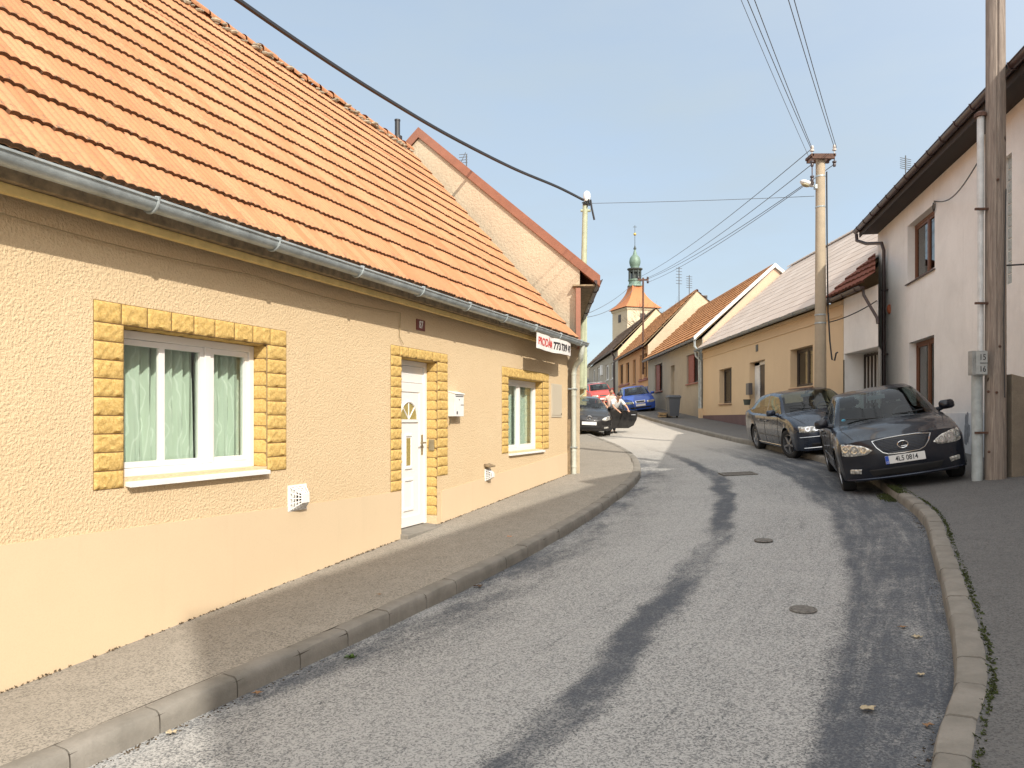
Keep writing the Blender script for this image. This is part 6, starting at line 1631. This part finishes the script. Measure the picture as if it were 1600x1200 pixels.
decal('F', [(-.62, .37), (0, .37), (.62, .37)], [(-.62, .27), (0, .26), (.62, .27)], M_trim, 'lower_intake', .008)
mb = MB(); mb.tube([proj('F', lerp(-.74, .74, i/20), .265)[0]+Vector((0, .006, 0)) for i in range(21)], .010, 6)
mb.tube([proj('F', lerp(-.80, .80, i/20), .50)[0]+Vector((0, .006, 0)) for i in range(21)], .008, 6); mb.build('bumper_trim', M_chrome, car)
for s_ in (1, -1):
    ax = 'R' if s_ > 0 else 'Lf'; decal(ax, [(D['yr']+.45, .50), (D['yf']-.45, .49)], [(D['yr']+.45, .46), (D['yf']-.45, .45)], M_trim, 'door_moulding', .014, n=20, m=2)
    mb = MB(); P_ = [proj(ax, lerp(D['yr']+.40, D['yf']-.40, i/20), .27) for i in range(21)]; mb.tube([h[0]+h[1]*.006 for h in P_ if h], .009, 5); mb.build('sill_trim', M_chrome, car)
put_car(car, (7.02, 16.25), R(3.5))
# --- blue hatchback
P3 = dict(L=4.50, W=1.73, H=1.43, wb=2.51, fo=.90, r=.31, cowl_z=.95, nose_z=.70, belt=.92, deck_z=1.02, cowl=.98, header=.30, rheader=-1.25, deck=-1.80, mirror=.50, bpillar=-.28, sidend=-1.35, roofw=.67, bulge=.24, q=.6, hoodarch=.05)
car, proj, decal, D = make_car('parked_car', 'bright blue car parked half on the right pavement up the street', M_pblue, P3); reg(car, P3)
headlamp(decal, [(.36, .67), (.6, .685), (.80, .69)], [(.36, .54), (.6, .53), (.80, .56)], None, ((.5, .61, .05), (.66, .61, .05)), proj)
decal('F', [(-.30, .71), (0, .73), (.30, .71)], [(-.26, .55), (0, .54), (.26, .55)], M_chrome, 'grille_surround', .006); decal('F', [(-.26, .69), (0, .70), (.26, .69)], [(-.22, .57), (0, .56), (.22, .57)], M_trim, 'grille', .014)
plate(car, decal, proj, .45, ''); decal('F', [(-.6, .36), (0, .36), (.6, .36)], [(-.6, .27), (0, .26), (.6, .27)], M_trim, 'lower_intake', .008)
put_car(car, (7.08, 42.0), R(2))
# --- red estate with roof rails
P4 = dict(L=4.30, W=1.68, H=1.48, wb=2.50, fo=.85, r=.31, cowl_z=.98, nose_z=.74, belt=.95, deck_z=1.05, cowl=.92, header=.36, rheader=-1.75, deck=-2.02, mirror=.48, bpillar=-.25, sidend=-1.70, roofw=.72, bulge=.20, q=.6)
car, proj, decal, D = make_car('parked_car', 'red estate car with roof rails farthest up the street', M_pred, P4); reg(car, P4)
headlamp(decal, [(.38, .70), (.6, .71), (.77, .71)], [(.38, .57), (.6, .56), (.77, .58)], None, (), proj)
decal('F', [(-.30, .70), (0, .71), (.30, .70)], [(-.28, .60), (0, .59), (.28, .60)], M_trim, 'grille', .008); plate(car, decal, proj, .45, '')
decal('F', [(-.5, .36), (0, .36), (.5, .36)], [(-.5, .27), (0, .26), (.5, .27)], M_trim, 'lower_intake', .008)
mb = MB()
for s_ in (1, -1): mb.tube([(s_*.56, .2, 1.44), (s_*.57, .1, 1.52), (s_*.57, -1.5, 1.52), (s_*.56, -1.6, 1.44)], .016, 6)
for y in (-.2, -1.1): mb.tube([(-.57, y, 1.53), (.57, y, 1.53)], .014, 6)
mb.build('roof_rails', M_rim, car)
put_car(car, (6.2, 51.5), R(-4))
# --- black coupe with its door open
P5 = dict(L=4.35, W=1.73, H=1.38, wb=2.71, fo=.76, r=.315, cowl_z=.95, nose_z=.70, belt=.92, deck_z=1.0, cowl=.90, header=.22, rheader=-1.10, deck=-1.75, mirror=.42, bpillar=-.42, sidend=-1.25, roofw=.655, bulge=.34, fpow=2.4, coupe=True, q=.8, hoodset=.16, hoodarch=.06)
car, proj, decal, D = make_car('parked_car', 'black coupe with its driver door wide open beyond the downpipe', M_pblack, P5); reg(car, P5)
headlamp(decal, [(.47, .63), (.60, .70), (.76, .74)], [(.47, .58), (.60, .55), (.78, .60)], None, ((.56, .625, .045), (.68, .645, .055)), proj)
decal('F', [(-.33, .68), (0, .70), (.33, .68)], [(-.27, .56), (0, .55), (.27, .56)], M_trim, 'grille', .008)
mb = MB()
for z in (.59, .63, .665): mb.tube([proj('F', lerp(-.3, .3, i/10), z)[0]+Vector((0, .009, 0)) for i in range(11)], .004, 4)
hc = proj('F', 0, .63)[0]+Vector((0, .02, 0)); mb.build('grille_bars', M_rim, car)
mb = MB(); mb.tube([hc+Vector((.09*math.cos(t*math.pi/12), 0, .09*math.sin(t*math.pi/12))) for t in range(25)], .010, 6, cap=False)
for a in (90, 210, 330): mb.tube([hc, hc+Vector((.085*math.cos(R(a)), 0, .085*math.sin(R(a))))], [.012, .005], 6)
mb.build('badge', M_chrome, car); plate(car, decal, proj, .455, '')
decal('F', [(-.45, .35), (0, .36), (.45, .35)], [(-.42, .27), (0, .26), (.42, .27)], M_trim, 'lower_intake', .008)
for s_ in (1, -1): decal('F', [(s_*.54, .34), (s_*.72, .36)], [(s_*.54, .27), (s_*.72, .29)], M_lamp, 'fog_light', .010)
# the open door swings about its front edge on the driver's side (local -x side)
w5 = P5['W']/2; hy = P5['cowl']-.20; Md = Matrix.Translation((-w5+.03, hy, 0)) @ Matrix.Rotation(R(-66), 4, 'Z')
mb = MB(); rows = []
for sgn in (1, -1):
    prof = []
dl = 1.28
outl = [(0, .30), (.25, .24), (.9, .25), (1.12, .36), (1.24, .60), (1.27, .80), (1.24, .91), (.6, .93), (.04, .92), (0, .7)]
outer = [Vector((-.03-.02*math.sin(math.pi*min(1, (z-.2)/.75)), -l_, z)) for l_, z in outl]; inner = [Vector((.09, -l_*.97-.01, z+.01)) for l_, z in outl]
mb.add([Md @ v for v in outer+inner], [tuple(range(10)), tuple(range(10, 20))[::-1]]+[(i, (i+1) % 10, 10+(i+1) % 10, 10+i) for i in range(10)])
dr_ = mb.build('open_door', M_pblack, car, smooth=40, bevel=.01)
mb = MB(); mb.add([Md @ Vector(v) for v in ((.03, -.32, .93), (.03, -1.22, .92), (.10, -1.05, 1.27), (.10, -.78, 1.31))], [(0, 1, 2, 3)]); mb.build('door_window', M_cglass, dr_, fixn=False)
mb = MB(); mb.tube([Md @ Vector(v) for v in ((-.055, -.98, .76), (-.085, -1.0, .765), (-.085, -1.14, .765), (-.055, -1.16, .76))], .014, 6); mb.build('handle', M_chrome, dr_)
mb = MB(); mb.tube([Md @ Vector(v) for v in ((.03, -.30, .93), (.10, -.76, 1.32), (.10, -1.06, 1.28), (.03, -1.24, .92))], .012, 6); mb.build('window_frame', M_trim, dr_)
mb = MB(); mb.box(-w5-.002, -w5+.02, P5['bpillar']+.05, hy, .33, .88); mb.build('door_opening', M_int, car)
put_car(car, (2.72, 27.2), R(0))
# ================================================================ wheelie bin, crate
c = Vector((1052-800, 0, 0)); BY = 35.6; BX = 252/1200*BY; bz = surf(BX, BY)
bn = thing('wheelie_bin', (BX, BY, bz), 'dark grey wheeled bin against the grey house wall', 'bin')
M_bin = simple('bin_plastic', (.075, .085, .10), .6)
mb = MB(); ring = lambda hx, hy, z: [(BX+a, BY+b, bz+z) for a, b in ((-hx, -hy), (hx, -hy), (hx, hy), (-hx, hy))]
mb.hexa([Vector(v) for v in ring(.21, .24, .08)+ring(.27, .32, .92)]); mb.hexa([Vector(v) for v in ring(.30, .35, .90)+ring(.30, .35, .95)]); mb.build('body', M_bin, bn, bevel=.015)
mb = MB(); mb.hexa([Vector(v) for v in ring(.31, .37, .955)+ring(.25, .30, 1.04)]); mb.tube([(BX-.2, BY+.38, bz+.98), (BX+.2, BY+.38, bz+.98)], .02, 6); mb.build('lid', M_bin, bn, bevel=.015)
for s_ in (1, -1):
    mb = MB(); mb.lathe([(0, -.025), (.10, -.025), (.10, .025), (0, .025)], n=16, M=Matrix.Translation((BX+s_*.22, BY+.24, bz+.10)) @ Matrix.Rotation(R(90), 4, 'Y')); mb.build('wheel', M_tyre, bn)
CXx, CYy = (1040-800)/1200*36.2, 36.2; cz_ = surf(CXx, CYy)
cr_ = thing('timber_pile', (CXx, CYy, cz_), 'low stack of yellowish timber offcuts beside the wheeled bin', 'timber pile')
M_tim = simple('raw_timber', (.46, .31, .14), .8, nscale=12, namt=.2); rnd = random.Random(3)
for k in range(9):
    mb = MB(); M_ = Matrix.Translation((CXx+rnd.uniform(-.05, .05), CYy+rnd.uniform(-.1, .1), cz_+.025+.045*(k//2))) @ Matrix.Rotation(rnd.uniform(-.3, .3)+(math.pi/2 if k % 2 else 0), 4, 'Z'); mb.box(-.32, .32, -.05+(k % 3-1)*.12, .05+(k % 3-1)*.12, -.018, .018, M_); mb.build('board', M_tim, cr_, bevel=.003)
# ================================================================ people beside the open door
M_skin = simple('skin', (.50, .29, .19), .6); M_hair = simple('black_hair', (.015, .011, .010), .55); M_hair2 = simple('reddish_brown_hair', (.12, .03, .022), .55)
M_tee = simple('white_tee_cloth', (.74, .75, .74), .85, nscale=7, namt=.06); M_jean = simple('dark_trousers', (.035, .045, .06), .85); M_shoe = simple('shoe', (.03, .03, .03), .6)
M_pinktop = simple('pale_pink_top', (.60, .42, .36), .85)
def skin_mesh(verts, edges, radii, sub=2):
    me = bpy.data.meshes.new('figure'); me.from_pydata([tuple(v) for v in verts], edges, []); o = bpy.data.objects.new('figure', me); col.objects.link(o)
    m = o.modifiers.new('s', 'SKIN'); m.use_smooth_shade = True
    for v, r_ in zip(me.skin_vertices[0].data, radii): v.radius = r_ if isinstance(r_, tuple) else (r_, r_)
    me.skin_vertices[0].data[0].use_root = True
    s = o.modifiers.new('d', 'SUBSURF'); s.levels = sub; s.render_levels = sub
    bpy.context.view_layer.update(); ev = o.evaluated_get(bpy.context.evaluated_depsgraph_get()); em = bpy.data.meshes.new_from_object(ev)
    mb = MB(); mb.add([v.co.copy() for v in em.vertices], [tuple(p_.vertices) for p_ in em.polygons]); bpy.data.objects.remove(o); return mb
def person(loc, yaw, lean, hx, hair, top_m, leg_m, label, arms, look=0.0, scale=1.0, group=None):
    t = thing('person', loc, label, 'person', group); L0 = Vector(loc)
    Rz = Matrix.Rotation(yaw, 3, 'Z')
    def W_(v): return L0+(Rz @ Vector(v))*scale
    cl, sl = math.cos(lean), math.sin(lean)
    def T(x, z): return Vector((x, sl*z, .92+cl*z))     # torso point at height z above the pelvis, leaning toward +y
    V = [T(0, 0), T(0, .18), T(0, .36), T(0, .47), T(0, .54)]
    hd = lean+look; base = V[4]; hdir = Vector((0, math.sin(hd), math.cos(hd)))
    V += [base+hdir*.05, base+hdir*.13, base+hdir*.20]
    Rr = [(.145, .11), (.135, .10), (.165, .11), (.10, .08), .056, .075, .095, .07]
    E = [(0, 1), (1, 2), (2, 3), (3, 4), (4, 5), (5, 6), (6, 7)]
    legs = []; 
    for s in (1, -1):
        i = len(V); kn = Vector((s*.10, .04+.06*(s > 0), .48)); an = Vector((s*.11, -.06+.10*(s > 0), .08))
        V += [Vector((s*.09, 0, .86)), kn, an, an+Vector((s*.01, .16, -.045))]; Rr += [.085, .058, .04, .035]; E += [(0, i), (i, i+1), (i+1, i+2), (i+2, i+3)]; legs.append(i)
    armi = []
    for s, (el, wr) in zip((1, -1), arms):
        i = len(V); sh_ = T(s*.19, .43); V += [sh_, Vector(el), Vector(wr)]; Rr += [.052, .038, .027]; E += [(2, i), (i, i+1), (i+1, i+2)]; armi.append(i)
        d = (Vector(wr)-Vector(el)).normalized(); sd_ = d.cross(Vector((0, 0, 1))); sd_ = sd_.normalized() if sd_.length > .1 else Vector((1, 0, 0)); pm = Vector(wr)+d*.07
        V.append(pm); Rr.append((.036, .016)); ip = len(V)-1; E.append((i+2, ip))
        for k, (o_, ln) in enumerate(((-.030, .06), (-.010, .075), (.010, .07), (.030, .055))):
            a = pm+d*.03+sd_*o_; b = a+d*ln+Vector((0, 0, -.015)); V += [a, b]; Rr += [.009, .007]; E += [(ip, len(V)-2), (len(V)-2, len(V)-1)]
        V += [Vector(wr)+d*.04+sd_*.045, Vector(wr)+d*.085+sd_*.06]; Rr += [.010, .008]; E += [(ip, len(V)-2), (len(V)-2, len(V)-1)]
    b = skin_mesh(V, E, Rr, 1); b.v = [W_(v) for v in b.v]; b.build('body', M_skin, t, smooth=80, fixn=False)
    # face, hair
    hc_ = base+hdir*.13; Mh = Matrix.Translation(L0) @ Rz.to_4x4() @ Matrix.Scale(scale, 4) @ Matrix.Translation(hc_) @ Matrix.Rotation(-hd, 4, 'X')
    mb = MB(); mb.ball((0, .010, .01), (.078, .098, .115), 14, 10); mb.tube([(0, .10, .0), (0, .125, -.02), (0, .105, -.03)], .012, 6); mb.v = [Mh @ v for v in mb.v]; hdo = mb.build('head', M_skin, t, smooth=70)
    for s in (1, -1):
        mb = MB(); mb.ball((s*.03, .098, .012), (.011, .008, .007), 8, 5, None); mb.v = [Mh @ v for v in mb.v]; mb.build('eye', M_blackt, hdo)
        mb = MB(); mb.ball((s*.080, .0, -.005), (.012, .022, .032), 8, 6); mb.v = [Mh @ v for v in mb.v]; mb.build('ear', M_skin, hdo)
    mb = MB(); mb.ball((0, .100, -.055), (.024, .006, .006), 8, 5); mb.v = [Mh @ v for v in mb.v]; mb.build('mouth', M_redt, hdo)
    mb = MB(); mb.ball((0, -.012, .028), (.093, .108, .115), 16, 12)
    mb.v = [Mh @ (v if not (v.y > .02 and v.z < .055) else Vector((v.x*.8, v.y*.45, v.z))) for v in mb.v]; mb.build('hair', hair, t, smooth=70)
    # shirt with short sleeves
    Vt = [T(0, -.02), T(0, .18), T(0, .36), T(0, .48)]; Rt = [(.165, .13), (.155, .125), (.182, .13), (.10, .09)]; Et = [(0, 1), (1, 2), (2, 3)]
    for s, (el, wr) in zip((1, -1), arms): i = len(Vt); sh_ = T(s*.19, .43); Vt += [sh_, sh_.lerp(Vector(el), .7)]; Rt += [.066, .060]; Et += [(2, i), (i, i+1)]
    b = skin_mesh(Vt, Et, Rt, 2); b.v = [W_(v) for v in b.v]; b.build('shirt', top_m, t, smooth=80, fixn=False)
    Vt = [V[0]]; Rt = [(.16, .125)]; Et = []
    for i in legs: k = len(Vt); Vt += [V[i], V[i+1], V[i+2]+Vector((0, 0, .02))]; Rt += [.10, .072, .055]; Et += [(0, k), (k, k+1), (k+1, k+2)]
    b = skin_mesh(Vt, Et, Rt, 2); b.v = [W_(v) for v in b.v]; b.build('trousers', leg_m, t, smooth=80, fixn=False)
    for i in legs:
        a = V[i+2]; mb = MB(); mb.ball((a.x, a.y+.07, .045), (.048, .135, .045), 12, 8); mb.v = [W_(Vector((v.x, v.y, max(0, v.z)))) for v in mb.v]; mb.build('shoe', M_shoe, t, smooth=60)
    return t
ax, ay = 3.78, 28.9
person((ax, ay, surf(ax, ay)), R(205), .75, 0, M_hair, M_tee, M_jean, 'person in a white T-shirt with black hair bending over the open car door', [((.30, .55, .98), (.24, .74, .86)), ((-.28, .55, .98), (-.20, .76, .88))], .1)
ax, ay = 4.05, 31.6
person((ax, ay, surf(ax, ay)), R(190), .15, 0, M_hair2, M_pinktop, M_jean, 'person with reddish hair and pale top standing behind the open car door', [((.30, .0, 1.12), (.22, .20, .95)), ((-.30, .02, 1.12), (-.24, .22, .98))], .2, .97)
# ================================================================ leaves, moss, weeds
M_leaf = simple('dry_leaf', (.30, .17, .085), .8, nscale=30, namt=.3); M_leafp = simple('pale_dry_leaf', (.46, .38, .25), .8, nscale=30, namt=.2)
def leaf(u, v, s, lab, mat=None, h=0, seed=0):
    c = on_ground(u, v, h); rn = random.Random(seed or int(u*7+v)); mb = MB(); P = []; a0 = rn.uniform(0, 6.3)
    n = 16
    for k in range(n):
        a = a0+2*math.pi*k/n; rr = s*(1 if k % 4 == 0 else (.6 if k % 4 == 2 else .75))*rn.uniform(.8, 1.15); x, y = c.x+rr*math.cos(a), c.y+rr*math.sin(a)*.7
        P.append(Vector((x, y, g(x, y)+h+.012+.35*s*rn.uniform(0, 1))))
    cc_ = Vector((c.x, c.y, c.z+.012)); mb.add([cc_]+P, [(0, 1+k, 1+(k+1) % n) for k in range(n)]); mb.grid([[p-Vector((0, 0, .002)) for p in P], P], closed=True)
    mb.solo('fallen_leaf', mat or M_leaf, lab, 'leaf', 'dry leaves on the road and pavement')
leaf(402, 1087, .035, 'curled brown leaf on the road by the left kerb in the foreground')
leaf(748, 918, .05, 'dark brown leaf lying at the left kerb in the middle of the picture', simple('dark_leaf', (.10, .06, .035), .8))
leaf(1432, 998, .04, 'pale leaf on the road close to the right kerb', M_leafp)
leaf(1411, 983, .035, 'flat brown leaf left of the pale one by the right kerb')
leaf(1355, 1112, .055, 'large pale leaf flattened on the road at the lower right', M_leafp)
leaf(796, 840, .03, 'small orange leaf on the left pavement', simple('orange_leaf', (.55, .22, .08), .8), KH)
for k, (u, v) in enumerate(((610, 955), (575, 1000), (1448, 1140), (1440, 1165), (1437, 1058), (1425, 1090), (690, 950), (640, 972), (300, 1140), (520, 1030), (592, 930), (880, 770))):
    pass
leaf(1450, 1138, .03, 'little tan leaf in the gutter at the bottom right'); leaf(592, 931, .022, 'tiny brown leaf on the left pavement near the wall', None, KH); leaf(1438, 1058, .03, 'thin tan leaf in the right gutter', M_leafp)
leaf(640, 955, .03, 'brown leaf pressed against the left kerb stones'); leaf(268, 1148, .04, 'tan leaf in the sunlit gutter at the lower left', M_leafp)
M_moss = simple('moss', (.065, .085, .02), .95, nscale=30, namt=.4)
def tufts(name, pts, n, s, mat, seed, kind='stuff', hgt=.03, road=False):
    rn = random.Random(seed); mb = MB()
    for _ in range(n):
        k = rn.uniform(0, len(pts)-1.001)
        if len(pts) > 5 and rn.random() > .2+.8*(.5+.5*math.sin(k*.9)*math.sin(k*.37+1))**1.5: continue
        i = int(k); p = Vector(pts[i]).lerp(Vector(pts[i+1]), k-i)
        x, y = p.x+rn.gauss(0, s), p.y+rn.gauss(0, s); 
        if road and not plin(KL, y)+.006 < x < plin(KR, y)-.006: continue
        z = surf(x, y) if surf(x, y) > g(x, y)+.05 else g(x, y)
        for b in range(3):
            a = rn.uniform(0, 6.28); l_ = rn.uniform(.3, 1)*hgt; w__ = rn.uniform(.004, .010); d = Vector((math.cos(a), math.sin(a), 0))
            q = Vector((x, y, z-.004)); mb.face(q-d*w__, q+d*w__, q+d*w__*.3+Vector((rn.uniform(-1, 1)*l_, rn.uniform(-1, 1)*l_, l_)))
    o = mb.build(name, mat, None, fixn=False); return o
def offs(P, sg, y0, y1, extra=0):
    out = []; y = y0
    while y < y1: out.append((plin(P, y)+sg*(KW*kn(P, y)+extra), y, 0)); y += .15
    return out
o = tufts('moss', offs(KR, 1, 2.2, 11.6, .02), 2600, .011, M_moss, 2, hgt=.014); tag(o, 'thin line of moss along the inner edge of the right kerb', 'moss', kind='stuff')
o = tufts('moss', [(5.34, 10.7, 0), (5.42, 11.0, 0), (5.55, 11.3, 0)], 900, .06, M_moss, 5, hgt=.04); tag(o, 'green mossy clump where the right kerb reaches the navy saloon', 'moss', kind='stuff')
def gutter_pts(P, sg, y0, y1): return [(plin(P, y0+(y1-y0)*k/30)+sg*.03, y0+(y1-y0)*k/30, 0) for k in range(31)]
M_litter = simple('gutter_litter', (.12, .085, .05), .95, nscale=40, namt=.4)
o = tufts('gutter_litter', gutter_pts(KL, 1, 3.2, 14), 1500, .025, M_litter, 6, hgt=.010, road=True); tag(o, 'brown crumbs and dust gathered along the left kerb', 'litter', kind='stuff')
o = tufts('gutter_litter', gutter_pts(KR, -1, 2.6, 11), 1200, .03, M_litter, 16, hgt=.010, road=True); tag(o, 'brown crumbs and dust gathered along the right kerb', 'litter', kind='stuff')
wpts = [(*H1.p(a, .02, 0).xy, 0) for a in [i*.4-1 for i in range(31)]]
o = tufts('wall_foot_dirt', wpts, 1300, .010, M_litter, 7, hgt=.014); tag(o, 'dark dirt in the joint at the foot of the yellow wall', 'dirt', kind='stuff')
M_weed = simple('weed_green', (.09, .16, .03), .8)
def weed(c, n, s, lab):
    rn = random.Random(int(c[0]*100)); mb = MB(); z = surf(c[0], c[1])
    for k in range(n):
        a = rn.uniform(0, 6.28); l_ = s*rn.uniform(.5, 1); d = Vector((math.cos(a), math.sin(a), rn.uniform(.3, 1.2))).normalized(); q = Vector((c[0]+rn.gauss(0, s*.4), c[1]+rn.gauss(0, s*.4), z)); n_ = d.cross(Vector((0, 0, 1))).normalized()*l_*.22
        mb.add([q, q+d*l_*.5+n_, q+d*l_, q+d*l_*.5-n_], [(0, 1, 2, 3)])
    mb.solo('weed', M_weed, lab, 'weed', fixn=False)
pw = on_ground(548, 1028); weed((pw.x, pw.y), 60, .035, 'small green weed at the left kerb in the foreground')
pw = on_ground(70, 1054, KH); weed((pw.x-.03, pw.y), 20, .03, 'tiny green weed at the foot of the yellow wall')
